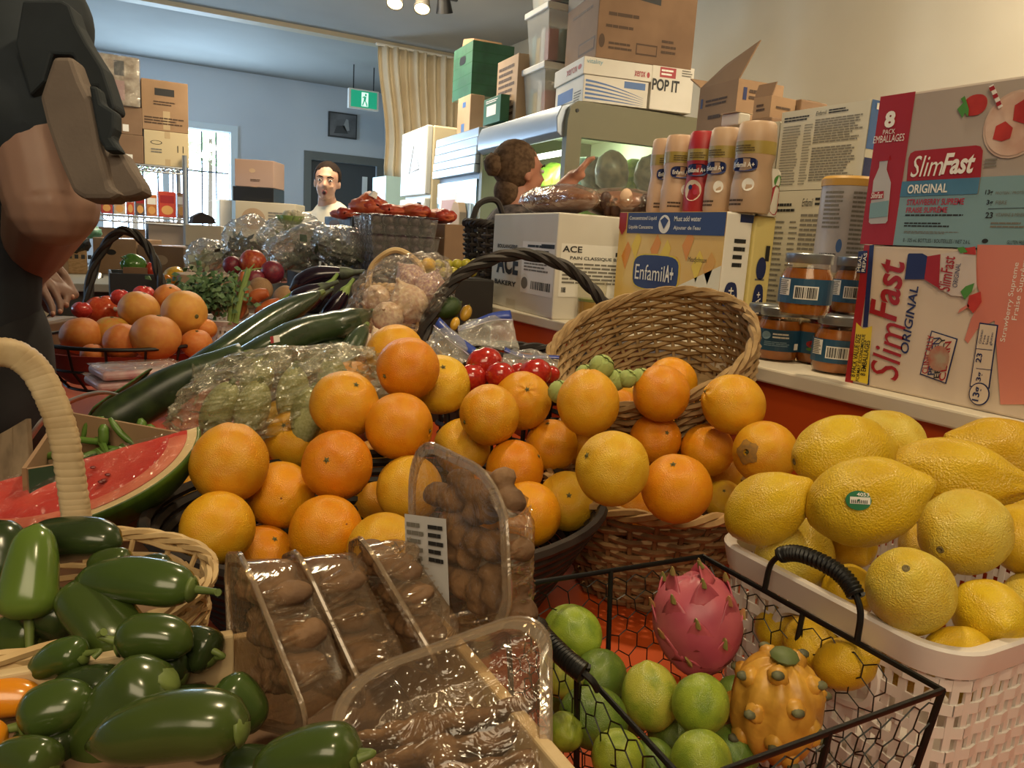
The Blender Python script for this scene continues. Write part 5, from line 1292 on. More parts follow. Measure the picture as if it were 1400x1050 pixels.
p = at(1060, 966, .535); dragon('yellow_dragon_fruit', 'yellow knobbly dragon fruit with grey tips in the corner of the wire basket', p, seen_dir(p, .15, -.82), .0405, .0305, pm('pitahaya_yellow', '#D2A040', .42, '#B8842E', 60, bump=.5, bscale=90), pm('pitahaya_tip', '#6A6A48', .6, '#4E4E38', 60), .012, 22, 5)
t = bpy.data.objects['yellow_dragon_fruit']; MB().ball((0, 0, .040), (.010, .010, .005), 10, 6).build('crown', pm('crown_green', '#5E6A3A', .6), t)

# wire basket
bz = 1.25 - .258; bb = TZ + .004
ca, cb_, cc, cd = onz(712, 798, bz), onz(963, 766, bz), onz(1285, 944, bz), onz(745, 1135, bz)
ca = V((.268, .478, bz)); cb_ = V((.458, .470, bz)); cc = V((.457, .251, bz)); cd = V((.250, .250, bz))
t = thing('wire_basket', 'black wire basket with chicken wire sides holding limes and dragon fruit', 'basket', ((ca.x + cc.x) / 2, (ca.y + cc.y) / 2, TZ))
cs = [ca, cb_, cc, cd]; mid = sum((V(c) for c in cs), V()) / 4
low = [V(((c - mid).x * .86 + mid.x, (c - mid).y * .86 + mid.y, bb)) for c in cs]
fr = MB()
fr.tube(cs, .0023, 8, closed=True); fr.tube(low, .0022, 8, closed=True)
for a_, b_ in zip(cs, low): fr.tube([a_, b_], .0023, 8)
for i in range(4): fr.tube([(cs[i] + cs[(i + 1) % 4]) / 2, (low[i] + low[(i + 1) % 4]) / 2], .0021, 8)
fr.build('frame', m_wire, t)
hm = MB()
for i in range(4):
    A_, B_, C_, D_ = low[i], low[(i + 1) % 4], cs[i], cs[(i + 1) % 4]
    hexmesh(hm, A_, B_ - A_, C_ - A_, .021, .00055, 0)
hexmesh(hm, low[3], low[2] - low[3], low[0] - low[3], .021, .00055, 0)
hm.build('chicken_wire', m_wire, t, kind='stuff')
# handles with a spiral grip
def coil_handle(p0, p1, rise, out, lab=None):
    up = V((0, 0, 1)); o = V(out); w = p1 - p0
    path = bezier([p0, p0 + up * rise * .65 + w * .04 + o * .4, p0 + up * rise + w * .28 + o, p0 + up * rise * 1.0 + w * .72 + o, p1 + up * rise * .62 - w * .04 + o * .4, p1], 10)
    h = MB().tube(path, .0023, 8).build('wire_handle', m_wire, t)
    g = path[14:38]; co = []; n = 24
    for i in range(n * 10):
        f = i / (n * 10 - 1) * (len(g) - 1); k = min(int(f), len(g) - 2); q = g[k].lerp(g[k + 1], f - k); tg = (g[k + 1] - g[k]).normalized()
        a_ = tg.orthogonal().normalized(); a_ = (up - tg * tg.z).normalized() if abs(tg.z) < .95 else a_; b_ = tg.cross(a_); a = 2 * PI * i / 10
        co.append(q + (a_ * math.cos(a) + b_ * math.sin(a)) * .0050)
    MB().tube(co, .0018, 5).build('spiral_grip', m_wire, h)
ha, hb_ = onz(1042, 808, bz), onz(1172, 878, bz)
coil_handle(V((cb_.x, ha.y, bz)), V((cb_.x, hb_.y, bz)), .040, (.004, 0, 0))
coil_handle(V((cd.x + .009, .408, bz)), V((cd.x + .005, .335, bz)), .012, (-.012, 0, 0))
MB().box2((low[3].x - .002, low[3].y, TZ), (low[1].x, low[1].y, TZ + .0015)).single('red_liner', 'red paper liner on the table under the wire basket', 'liner', pm('liner_red', '#8A2E1E', .7), smooth=False)

# ================================================================== FRONT LEFT: PEPPERS, CLEAR PACKS, WATERMELON
m_wood = pm('pale_wood', '#CDB58C', .65, '#BFA478', 8, stretch=(1, 6, 6), bump=.1, bscale=80)
m_jal = [pm('pepper_green', '#3A4A20', .2, '#465824', 9, rand=.7, spec=.5, coat=.15), pm('pepper_light', '#566E2A', .2, '#617A30', 9, rand=.5, spec=.5, coat=.15), pm('pepper_dark', '#2B371D', .2, '#354422', 9, rand=.5, spec=.5, coat=.15)]
m_stem = pm('pepper_stem', '#6A7A3A', .5, '#55652E', 40)
def pepper(label, tip, stem, rpx, k, sdir=None, bend=.10, prof=None):
    """tip and stem: (px, py, depth); sdir: pixel offset of the stalk's end"""
    a, b = at(*stem), at(*tip); L_ = (b - a).length; r = rpx * (stem[2] + tip[2]) / 2 / FPX; w = (b - a).normalized()
    r_, u_, t_ = view_frame((a + b) / 2); side = (u_ - w * u_.dot(w)).normalized(); n = 26
    prof = prof or [.35, .80, .96, 1.0, 1.0, 1.0, .98, .95, .92, .86, .76, .58, .12]
    pts = [a + w * L_ * i / (n - 1) + side * math.sin(PI * i / (n - 1)) * bend * L_ for i in range(n)]
    rr = lerp_list(prof, n); sd = rnd.random() * 40
    t = thing('green_pepper', label, 'pepper', (a + b) / 2 - V((0, 0, r)), 'green peppers in the front baskets')
    m = MB(); m.tube(pts, [r * q for q in rr], 22)
    ctr = (a + b) / 2
    for i, p in enumerate(m.v):
        ax = pts[min(i // 22, n - 1)]; dd = p - ax; m.v[i] = ax + dd * (1 + .07 * noise.noise(p * 38 + V((sd, 0, 0))) + .05 * math.sin(3 * 2 * PI * (i % 22) / 22 + sd))
    m.build('flesh', m_jal[k], t, angle=0)
    ca = MB(); ca.tube([a - w * r * .02, a + w * r * .10, a + w * r * .22], [r * .30, r * .48, r * .60], 14); 
    if sdir is not None:
        e = at(stem[0] + sdir[0], stem[1] + sdir[1], stem[2] - .004); mid_ = a.lerp(e, .5) - w * .006
        ca.build('calyx', m_stem, t, angle=0)
        MB().tube(bezier([a + w * r * .12, mid_, e], 5), [r * .20, r * .15, r * .13, r * .17], 9).build('stalk', m_stem, t)
    else: ca.build('calyx', m_stem, t, angle=0)
    return t
BL = [.3, .75, .92, 1.0, 1.0, 1.0, .99, .97, .92, .85, .74, .54, .12]
pepper('light green pepper standing on its stalk end, tip up, at the left edge', (52, 716, .475), (40, 846, .46), 38, 1, (4, 46), .02, [.55, .92, 1, 1, .98, .95, .92, .88, .82, .76, .68, .52, .12])
pepper('dark long pepper lying across the back of the basket before the watermelon', (166, 742, .50), (40, 748, .51), 31, 2, None, .06)
pepper('long glossy dark pepper with its stalk at the right basket rim', (104, 792, .46), (268, 806, .455), 31, 0, (30, 4), .03, BL)
pepper('broad pepper below the long glossy one', (84, 808, .46), (178, 900, .445), 42, 0, None, .06)
pepper('dark pepper at the left picture edge behind the light green one', (-4, 712, .50), (6, 800, .49), 34, 2, None, .03)
pepper('shadowed pepper under the light green one at the left edge', (-10, 872, .475), (60, 872, .475), 34, 0, None, .03)
pepper('small pepper lying on the wooden tray\'s back edge', (42, 926, .415), (118, 893, .415), 25, 0, (10, 6), .10)
pepper('pepper with a brown stalk stub turned to the upper left', (262, 886, .42), (160, 878, .42), 33, 0, (-18, -14), .10, BL)
pepper('pepper standing slanted behind the big front one', (108, 1050, .385), (232, 918, .395), 50, 0, None, .06)
pepper('big light-nosed pepper lying across the front', (118, 1022, .345), (338, 992, .35), 47, 0, None, .06, [.3, .75, .92, 1.0, 1.0, 1.0, 1.0, .97, .92, .84, .72, .50, .12])
pepper('fat pepper with its stalk at the left edge, above the front corner', (128, 968, .385), (30, 992, .38), 37, 0, (-26, 6), .12, BL)
pepper('short pepper standing right of the slanted one', (350, 1000, .40), (296, 938, .40), 38, 0, None, .05)
pepper('dark pepper with a black stalk end behind the tray edge', (240, 880, .445), (296, 898, .44), 30, 2, (-8, -10), .06)
pepper('pepper cut off by the bottom left corner', (-10, 1045, .36), (74, 1050, .355), 34, 0, None, .08)
pepper('dark pepper at the bottom edge under the front clear pack', (345, 1062, .335), (492, 1030, .335), 42, 0, (-3, 8), .06)
pepper('pepper lying low in the tray behind the slanted one', (70, 950, .41), (170, 945, .41), 36, 2, None, .04)
pepper('pepper lying low in the tray between the slanted one and the packs', (215, 975, .415), (300, 985, .415), 40, 2, None, .04)
pepper('pepper deep in the tray\'s front corner under the fat one', (20, 1010, .385), (110, 1030, .385), 40, 2, None, .04)
pepper('pepper deep in the tray near the first clear pack', (300, 1050, .375), (390, 1070, .375), 38, 2, None, .04)
pepper('dark pepper at the tray\'s back board, its end turned right', (180, 915, .43), (255, 925, .43), 32, 2, None, .05)
pepper('small dark pepper at the back of the basket near the coiled rim', (236, 775, .50), (190, 786, .50), 22, 2, (-6, -22), .04)
pepper('pepper peeping out behind the long dark one', (120, 778, .49), (180, 770, .49), 22, 0, None, .04)
pepper('pepper low in the basket under the broad one', (30, 830, .475), (110, 850, .475), 36, 2, None, .02)
for k, (a, b, r, lab) in enumerate((((58, 955, .405), (-40, 958, .40), 27, 'orange pepper at the left edge of the wooden tray'), ((10, 1015, .375), (-60, 1010, .37), 28, 'orange pepper below it at the picture edge'))):
    m_jal.append(pm('pepper_orange', '#D9861A', .2, '#E0941E', 9, spec=.6, coat=.3)); t = pepper(lab, a, b, r, 3, None, .03); t.name = 'orange_pepper'; t['group'] = 'orange peppers'

# pepper basket with a cane-wrapped handle
bc = V((-.045, .552, 0))
t = thing('pepper_basket', 'small oval basket of loose pale strands with a cane-wrapped handle, holding the dark peppers', 'basket', (bc.x, bc.y, .93))
Mx = Matrix.Translation(bc) @ Matrix.Diagonal((1.0, .82, 1, 1))
MB().lathe([(0, .970), (.098, .970), (.098, .974), (0, .974)], 24, Mx).build('basket_liner', m_kraft2, t)
wicker(t, Mx, lambda f, a: .076 + .036 * f, .932, 1.012, 9, 20, .0024, m_wickl, amp=1.2)
lo_ = MB()
for i in range(26):
    a = rnd.uniform(-1.0, .7); p = Mx @ V((.107 * math.cos(a), .107 * math.sin(a), rnd.uniform(.97, 1.008))); d = V((-math.sin(a), math.cos(a), rnd.uniform(-.9, .6))).normalized()
    lo_.tube([p - d * .02, p + V((.003 * math.cos(a), 0, .002)), p + d * .02], .0019, 5)
lo_.build('loose_strands', m_wickl, t, kind='stuff')
hp_ = bezier([at(108, 735, .615), at(101, 680, .61), at(88, 600, .60), at(70, 545, .595), at(45, 502, .59), at(10, 482, .58), at(-35, 490, .565), at(-80, 545, .55), at(-120, 650, .54), at(-140, 760, .53)], 12)
MB().tube(hp_, .0085, 8).build('handle_core', m_wickl, t)
hw = MB(); n = len(hp_)
fine_ = bezier(hp_[::3], 6)
for i in range(2, len(fine_) - 2, 3):
    p = fine_[i]; tg = (fine_[i + 1] - fine_[i - 1]).normalized(); s0 = tg.cross(V((0, 1, 0))).normalized(); s1 = tg.cross(s0).normalized(); ring = []
    tilt = rnd.uniform(-.12, .12)
    for k in range(16):
        a = 2 * PI * k / 16; c, s = math.cos(a), math.sin(a)
        ring.append(p + s0 * .0098 * math.copysign(abs(c) ** .6, c) + s1 * .0085 * math.copysign(abs(s) ** .6, s) + tg * (.0035 * c * .5 + tilt * .01))
    w_ = .0042
    m_ = MB(); vs = []
    for q in ring: vs += [q - tg * w_, q + tg * w_]
    cc_ = p
    out = [cc_ + (v - cc_) * 1.0 for v in vs] + [cc_ + (q - cc_) * 1.12 for q in ring]
    N_ = len(ring); fs = []
    for k in range(N_):
        j = (k + 1) % N_; fs += [(2 * k, 2 * j, 2 * N_ + j, 2 * N_ + k), (2 * N_ + k, 2 * N_ + j, 2 * j + 1, 2 * k + 1)]
    hw.add(out, fs)
hw.build('cane_wrap', pm('cane', '#C6B28E', .55, '#AE9670', 25), t, kind='stuff', angle=60)
MB().box2((-.14, .47, TZ), (.045, .63, .93)).single('riser_box', 'low brown riser box under the pepper basket', 'box', m_kraft2, smooth=False, bevel=.003)
# wooden tray with the second lot of peppers and the packs
t = thing('wooden_tray', 'shallow pale wooden tray holding peppers and the clear packs', 'tray', (.03, .25, .93))
for a, b in (((-.16, .442, .93), (.066, .450, 1.012)), ((.066, .505, .93), (.182, .513, .975)), ((.058, .450, .93), (.066, .513, .975)), ((.182, .12, .93), (.190, .513, 1.012)), ((-.16, .12, .93), (.182, .128, 1.0)), ((-.168, .12, .93), (-.16, .450, 1.0))):
    MB().box2(a, b).build('board', m_wood, t, smooth=False, bevel=.0015)
MB().box2((-.16, .128, .93), (.182, .442, .936)).box2((.066, .442, .93), (.182, .505, .936)).build('tray_bottom', m_kraft2, t, smooth=False)  # bottom coloured dark to stand for the shade under the peppers
MB().box2((-.158, .13, .937), (.05, .440, .988)).single('tray_insert', 'folded brown card insert the tray peppers lie on', 'insert', m_kraft2, smooth=False, bevel=.002)
MB().box2((-.15, .14, TZ), (.18, .44, .93)).single('riser_box', 'brown riser box under the wooden tray', 'box', m_kraft, smooth=False, bevel=.003)

# clear packs of ginger
m_film = film('tray_film', '#FBF6EE', .05, .15, .10, .7, 45, '#CDBBA4')
m_tray = film('tray_plastic', '#F2E8DA', .14, .17, .10, .35, 30, '#B59C80')
m_flange = film('tray_flange', '#F2E8D8', .20, .24, .12, .2, 30, '#CDBBA4')
m_ging = pm('ginger_skin', '#856444', .75, '#5E442E', 16, bump=.9, bscale=140)
def ginger(label, c, L_, Wd, Th, ax, wx, nx, sd):
    """knobbly hand of ginger: L_ long, Wd wide, Th thick, along ax, wx, nx"""
    r = random.Random(sd); m = MB(); ax, wx, nx = V(ax).normalized(), V(wx).normalized(), V(nx).normalized(); lobes = []
    for k in range(5): f = (k / 4 - .5) * .86; lobes.append((f * L_, r.uniform(-.10, .10) * Wd, Th * r.uniform(.40, .52), L_ * .15, Wd * r.uniform(.24, .32)))
    for k in range(5): f = r.uniform(-.42, .42); s = r.choice((-1, 1)); lobes.append((f * L_, s * Wd * .34, Th * r.uniform(.28, .40), L_ * r.uniform(.07, .12), Wd * r.uniform(.16, .24)))
    Mb = Matrix((ax, wx, nx)).transposed()
    for (x, y, t_, l_, w_) in lobes:
        q = V(c) + ax * x + wx * y + nx * r.uniform(-.06, .06) * Th; m.ball(q, (l_, w_, t_), 14, 9, lambda d: 1 + .16 * noise.noise(d * 2.4 + q * 60) + .03 * math.sin(d.x * 16), Mb)
    o = m.single('ginger_root', label, 'ginger', m_ging, 'ginger roots in the clear packs', angle=0)
    md = o.modifiers.new('join', 'REMESH'); md.mode = 'VOXEL'; md.voxel_size = max(.0016, Th * .07); md.use_smooth_shade = True
    return o
def pack(label, TF, TN, BN, BF, depth, rc=.22, seed=0, flip=1, bul=.5, roots=3, lab_=None):
    a, b, c, d = at(*TF), at(*TN), at(*BN), at(*BF)
    ctr = (a + b + c + d) / 4; U = ((b - a) + (c - d)) / 2; W_ = ((a - d) + (b - c)) / 2; n = U.cross(W_).normalized() * flip   # n: film side
    t = thing('clear_pack', label, 'pack', V((ctr.x, ctr.y, min(a.z, b.z, c.z, d.z))), 'clear packs of ginger')
    def P(u, v, h=0):     # u, v in 0..1
        return a * (1 - u) * v + b * u * v + c * u * (1 - v) + d * (1 - u) * (1 - v) + n * h
    loop = [(.5 + x, .5 + y) for x, y in round_rect(.5, .5, rc, 8)]; m = len(loop)
    sc = lambda q, f: (.5 + (q[0] - .5) * f, .5 + (q[1] - .5) * f)
    # flange ring, thick rolled edge
    fl = MB(); vs = []
    for q in loop:
        i_ = sc(q, .90); vs += [P(*q, .0012), P(*i_, .0012), P(*i_, -.0012), P(*q, -.0012)]
    fl.add(vs, [(4 * i + k, 4 * ((i + 1) % m) + k, 4 * ((i + 1) % m) + (k + 1) % 4, 4 * i + (k + 1) % 4) for i in range(m) for k in range(4)])
    fl.tube([P(*q, 0) for q in loop], .0016, 6, closed=True)
    fl.build('flange', m_flange, t)
    # tray shell
    sh = MB(); K = 9; vs = []; sd = V((seed * 7.7, 0, 0))
    for k in range(K):
        f = k / (K - 1); s = .90 - .16 * f ** 1.5 - (.5 if k == K - 1 else 0) * .5; h = -depth * math.sin(min(1, f * 1.15) * PI / 2)
        for q in loop:
            u, v = sc(q, s); p = P(u, v, h); vs.append(p + n * (.005 * noise.noise(p * 90 + sd) + .004 * abs(noise.noise(p * 160 + sd))))
    sh.add(vs, [(k * m + i, k * m + (i + 1) % m, (k + 1) * m + (i + 1) % m, (k + 1) * m + i) for k in range(K - 1) for i in range(m)] + [tuple((K - 1) * m + i for i in range(m))])
    sh.build('tray_shell', m_tray, t, angle=0)
    fm = MB().grid(26, 26, lambda u, v: P(*( (lambda x, y: (.5 + x * .94, .5 + y * .94))(*((lambda x, y: (x * math.sqrt(1 - y * y * 2 * .35), y * math.sqrt(1 - x * x * 2 * .35)))(u - .5, v - .5)))), .0008 + .004 * noise.noise(V((u * 5, v * 9, seed))) * math.sin(PI * u) * math.sin(PI * v)))
    fm.build('wrap_film', m_film, t, angle=0)
    # pleats of wrap gathered behind
    pl = MB()
    for k in range(16):
        v0 = rnd.uniform(.1, .9); pl.tube([P(1.0, v0, -.002), P(.97, v0 + rnd.uniform(-.05, .05), -depth * .5), P(.85, v0 + rnd.uniform(-.1, .1), -depth * 1.02)], [.0006, .0014, .0006], 4)
    pl.build('wrap_pleats', m_film, t, kind='stuff')
    if lab_:
        F = Face(t, P(*lab_[0]), P(*lab_[1]) - P(*lab_[0]), P(*lab_[2]) - P(*lab_[0]), .0012 * flip)
        F.rect(0, 0, 1, 1, pm('label_paper', '#C9C6C4', .5), 4, 'price_label'); F.fine(.08, .45, .5, .95, 7, m_greyink, 5, words=3); F.fine(.6, .6, .95, .95, 5, m_ink, 5, words=2); F.fine(.1, .05, .9, .35, 3, m_greyink, 5, words=5); F.flush()
    short = label.split(' pack')[0].replace(' clear', '') + ' pack'
    for k in range(roots):
        v = .12 + .76 * (k + .5) / roots if seed != 5 else .14 + .54 * (k + .5) / roots
        ginger(f'brown ginger root in the {short}, {("lowest", "middle", "upper", "top")[k]} one', P(.5 + rnd.uniform(-.05, .05), v, -depth * .5), U.length * .80, W_.length / roots * (.92 if seed != 5 else .62), depth * .8, U + W_ * rnd.uniform(-.12, .12), W_, n, seed * 10 + k)
    return t
pack('leftmost clear pack of ginger, standing on edge beside the peppers', (309, 757, .485), (332, 757, .425), (432, 1012, .385), (318, 985, .455), .034, seed=1, roots=3)
pack('second clear pack of ginger from the left, standing on edge', (385, 762, .505), (408, 752, .445), (512, 975, .415), (402, 930, .475), .036, seed=2, roots=3)
pack('third clear pack of ginger from the left, smallest one showing', (477, 742, .525), (496, 734, .47), (612, 930, .43), (490, 880, .50), .030, seed=3, roots=3)
pack('tall clear pack of ginger with a white price label, standing in front of the oranges', (561, 592, .545), (690, 655, .465), (700, 880, .445), (561, 860, .525), .034, rc=.3, seed=4, roots=3, lab_=((.04, .02), (.50, -.02), (.0, .58)))
pack('front clear pack of ginger leaning towards the viewer at the bottom edge', (462, 930, .405), (752, 826, .42), (752, 1130, .355), (440, 1180, .335), .036, rc=.24, seed=5, roots=4, flip=1)

# ------------------------------------------------------------------ wrapped watermelon wedge
A_, B_ = at(-112, 690, .735), at(273, 583, .815)
M_ = (A_ + B_) / 2; rad = (B_ - A_).length / 2; ex = (B_ - A_).normalized()
r_, u_, t_ = view_frame(M_)
w1 = (-u_ * .62 + t_ * .62 + r_ * .02); w1 = (w1 - ex * w1.dot(ex)).normalized()
w2 = (-u_ * .85 - t_ * .55); w2 = (w2 - ex * w2.dot(ex)).normalized()
ang = math.acos(max(-1, min(1, w1.dot(w2)))); w2o = (w2 - w1 * w1.dot(w2)).normalized()
SQ = .62
t = thing('watermelon_wedge', 'big red wedge of watermelon wrapped in clear film, behind the cane handle', 'watermelon', M_ - V((0, 0, rad * .8)))
def wm(f, th, q=0):    # f radial, th angle along the half disc from B to A, q turn from face 1 to face 2
    ww = w1 * math.cos(q) + w2o * math.sin(q)
    return M_ + ex * rad * f * math.cos(th) + ww * rad * f * SQ * math.sin(th)
nrm1 = ex.cross(w1).normalized(); 
if nrm1.dot(t_) < 0: nrm1 = -nrm1
m_flesh = pm('melon_flesh', '#C4403A', .35, '#D8705E', 12, bump=.3, bscale=70, lo=.42, hi=.7); m_pith = pm('melon_pith', '#D8CFA0', .45); m_rind = pm('melon_rind', '#4C6B22', .35, '#2E4A1A', 14, stretch=(3, 1, 1))
MB().grid(30, 10, lambda u, v: wm(.90 * v, PI * u) + nrm1 * (.0025 * noise.noise(wm(.9 * v, PI * u) * 45)) * (1 if v < .95 else 0) - V((0, 0, .010)) * (1 - v) * math.sin(PI * u)).build('flesh', m_flesh, t, angle=0)
MB().grid(30, 10, lambda u, v: wm(.90 * v, PI * u, ang)).build('flesh', m_flesh, t, angle=0)
MB().grid(36, 6, lambda u, v: wm(.76 + .14 * v, .10 + (PI - .2) * u) + nrm1 * (.0012 * math.sin(PI * v) + .0008)).build('pale_flesh', pm('melon_pale', '#D98A70', .38, '#CC6A56', 22), t, angle=0)
for q in (0, ang): MB().grid(40, 3, lambda u, v: wm(.90 + .075 * v, PI * u, q)).build('pith', m_pith, t, angle=0)
MB().grid(48, 14, lambda u, v: wm(1.0 if 0 < v < 1 else .975, PI * u, ang * (min(max(v * 1.16 - .08, 0), 1)))).build('rind', m_rind, t, angle=0)
sdm = MB()
for k in range(5):
    p = wm(rnd.uniform(.25, .6), rnd.uniform(.6, 2.2)) + nrm1 * .0015; sdm.ball(p, (.003, .003, .0016), 6, 4)
sdm.build('seeds', pm('melon_seed', '#7A2A26', .4), t, kind='stuff')
MB().grid(40, 16, lambda u, v: wm(1.01 * v, PI * u) + nrm1 * (.0035 + .0022 * noise.noise(V((u * 16, v * 3, 0))) + .002 * abs(noise.noise(V((u * 40, v * 4, 3))))) - V((0, 0, .010)) * (1 - v) * math.sin(PI * u)).build('wrap_film', film('melon_film', '#FFF4F0', .015, .11, .10, .8, 60), t, angle=0)

# ================================================================== MIDDLE OF THE TABLE
def quadbox(name, label, cat, tops, zb, mat, th=.004, bevel=0):
    """open box from its four upper corners down to zb"""
    T = [V(p) for p in tops]; c = sum(T, V()) / 4; t = thing(name, label, cat, (c.x, c.y, zb))
    for i in range(4):
        a, b = T[i], T[(i + 1) % 4]; d = (b - a); n = V((d.y, -d.x, 0)).normalized() * th
        MB().prism([a, b, V((b.x, b.y, zb)), V((a.x, a.y, zb))], n).build('panel', mat, t, smooth=False)
    MB().poly([V((p.x, p.y, zb + .003)) for p in T]).build('bottom', mat, t, smooth=False)
    return t
def ballthing(name, label, cat, px, py, rpx, d, mat, group=None, sq=(1, 1, 1), axis=None, fn=None, stem=None):
    p = at(px, py, d); R_ = rpx * d / FPX; sd = V((px * .37, py * .11, 0))
    f = fn or (lambda q: 1 + .03 * noise.noise(q * 1.8 + sd) - .06 * math.exp(-(1 - q.z) * 40))
    o = MB().ball((0, 0, 0), sq, 26, 18, f).build(name, mat, None, angle=0); tag(o, label, cat, group)
    aim(o, p, axis if axis is not None else V((rnd.uniform(-.3, .3), rnd.uniform(-.3, .3), 1)), R_, rnd.uniform(0, 6))
    if stem:
        zt = f(V((0, 0, 1))) * sq[2]; MB().tube([(0, 0, zt - .03), (.02, 0, zt + .14), (.08, 0, zt + .26)], [.09, .06, .07], 7).build('stalk', stem, o)
    return o
# box of green beans
m_bean = pm('bean_green', '#5E7E34', .4, '#4C6C2A', 12)
bt = [at(36, 644, .93), at(222, 612, .95), at(246, 596, 1.12), at(84, 566, 1.15)]
zt_ = sum(p.z for p in bt) / 4
bt = [onz(36, 640, 1.005), onz(218, 612, 1.005), onz(246, 592, 1.015), onz(88, 563, 1.015)]
t = quadbox('bean_box', 'brown card box with a green printed front holding green beans', 'box', bt, TZ, m_kraft)
a, b = bt[0], bt[1]; d = b - a; n = V((d.y, -d.x, 0)).normalized() * .0045; n = n if n.y < 0 else -n
F = Face(t, a + n - V((0, 0, .06)), d, (0, 0, .06), .0008); F.rect(0, 0, 1, 1, pm('box_print_green', '#2E4E3A', .5)); F.text('PRODUCT OF', .55, .60, .85, .80, m_paperw, 3); F.rect(0, 0, 1, .3, m_paperw, 2); F.rect(0, .3, 1, .34, m_prred, 2); F.flush()
hp_ = bezier([at(40, 600, 1.0), at(62, 572, 1.0), at(100, 547, 1.0), at(148, 537, 1.0), at(200, 556, 1.0), at(232, 575, 1.02), at(246, 598, 1.04)], 8)
MB().ribbon(hp_, ROT @ V((.1, .35, .9)), .013).build('band_handle', pm('steel_band', '#C8CCD0', .25, metal=.4), t, solid=.0008)
c0 = sum(bt, V()) / 4
BN = ['longest green bean, slanting down to the right', 'green bean curved like an arch at the left of the box', 'flat green bean standing upright in the middle', 'pale green bean lying low along the front', 'green bean at the right back corner', 'second bean standing at the right back', 'short bean between the upright ones', 'green bean at the left corner of the box', 'bean behind the cane handle', 'bean lying against the back panel']
for k, (pts, r) in enumerate((([(150, 572), (165, 592), (190, 612)], 4), ([(113, 600), (122, 578), (142, 571)], 4), ([(142, 610), (142, 592), (141, 580)], 6), ([(100, 600), (125, 603), (150, 606)], 4), ([(192, 604), (194, 585), (192, 572)], 6), ([(204, 603), (206, 590), (204, 580)], 6), ([(176, 606), (182, 590), (186, 580)], 5), ([(55, 612), (66, 604), (80, 600)], 5), ([(60, 625), (85, 620), (110, 612)], 5), ([(165, 610), (180, 606), (215, 600)], 5))):
    dz = (onz(pts[0][0], max(q[1] for q in pts), .985) - EYE).dot(ROT @ V((0, 0, -1))); m = MB().tube(bezier([at(x, y, dz - .004 * (k % 3)) for x, y in pts], 5), [r * .0006] + [r * .001] * 3 + [r * .0004], 8)
    m.single('green_bean', BN[k], 'bean', m_bean, 'green beans in the card box', angle=0)
pile = MB()
for k in range(60):
    u, v = rnd.uniform(.1, .9), rnd.uniform(.1, .9); p = bt[0] * (1 - u) * (1 - v) + bt[1] * u * (1 - v) + bt[2] * u * v + bt[3] * (1 - u) * v; p = V((p.x, p.y, rnd.uniform(.93, .985)))
    d = V((rnd.uniform(-1, 1), rnd.uniform(-1, 1), rnd.uniform(-.25, .25))).normalized() * .04; pile.tube([p - d, p + V((0, 0, .005)), p + d], [.002, .0045, .002], 6)
tag(pile.build('bean_pile', m_bean, None), 'loose green beans filling the card box', 'beans', None, 'stuff')
# slatted wooden crate at the left edge
t = thing('slatted_crate', 'weathered wooden slatted crate at the left picture edge', 'crate', at(-20, 640, .9) - V((0, 0, .1)))
for k, (x0, x1, y0_, y1_, y2_, y3_) in enumerate(((-60, -14, 612, 600, 690, 700), (-10, 16, 598, 584, 672, 690), (12, 36, 586, 572, 640, 660))):
    q = [at(x0, y0_, .94 + .01 * k), at(x1, y1_, .95 + .01 * k), at(x1 + 4, y2_, .94 + .01 * k), at(x0 + 6, y3_, .93 + .01 * k)]
    MB().prism(q, ROT @ V((.2, 0, -1)) * .008).build('slat', pm('old_wood', '#8C7860', .8, '#6E5C48', 10, stretch=(5, 5, 1)), t, smooth=False, bevel=.001)

# long cucumbers in shrink film
m_cuc = pm('cucumber_skin', '#29371F', .24, '#37482A', 16, bump=.5, bscale=35, coat=.6, spec=.6, stretch=(1, 1, 1)); m_zuc = pm('zucchini_skin', '#1F2B19', .35, '#364426', 30, bump=.1)
def cuke(name, label, cat, pts, r, mat, group, prof=None, tipm=None):
    P = bezier([at(*p) for p in pts], 9); n = len(P); rr = lerp_list(prof or [.30, .72, .92, 1, 1, 1, 1, 1, .92, .7, .3], n)
    t = thing(name, label, cat, sum(P, V()) / n - V((0, 0, r)), group); m = MB(); m.tube(P, [r * q for q in rr], 18)
    for i, p in enumerate(m.v):
        ax = P[min(i // 18, n - 1)]; m.v[i] = ax + (p - ax) * (1 + .035 * math.sin(5 * 2 * PI * (i % 18) / 18) + .05 * noise.noise(p * 40))
    m.build('skin', mat, t, angle=0)
    e = P[-1] + (P[-1] - P[-2]).normalized() * r * .5
    MB().tube([P[-1] - (P[-1] - P[-2]).normalized() * .002, e], [r * .32, r * .2], 8).build('stem_end', tipm or m_stem, t)
    return t
GC = 'long cucumbers in shrink film'
t = cuke('cucumber', 'uppermost long cucumber in shrink film, pointing to the eggplants', 'cucumber', [(215, 540, 1.14), (300, 488, 1.2), (370, 440, 1.28), (436, 402, 1.36)], .024, m_cuc, GC)
t = cuke('cucumber', 'long curved cucumber with a tiny red and white sticker', 'cucumber', [(290, 520, 1.08), (345, 492, 1.12), (410, 458, 1.18), (470, 443, 1.24), (505, 428, 1.30)], .025, m_cuc, GC)
p = at(376, 466, 1.125); r_, u_, t_ = view_frame(p); F = Face(t, p - r_ * .006 - u_ * .004 + t_ * .004, r_ * .013 + u_ * .003, u_ * .010 - r_ * .001, .001); F.rect(0, 0, 1, 1, m_paperw, 1, 'sticker'); F.rect(0, 0, .35, 1, m_prred, 2, 'sticker'); F.flush()
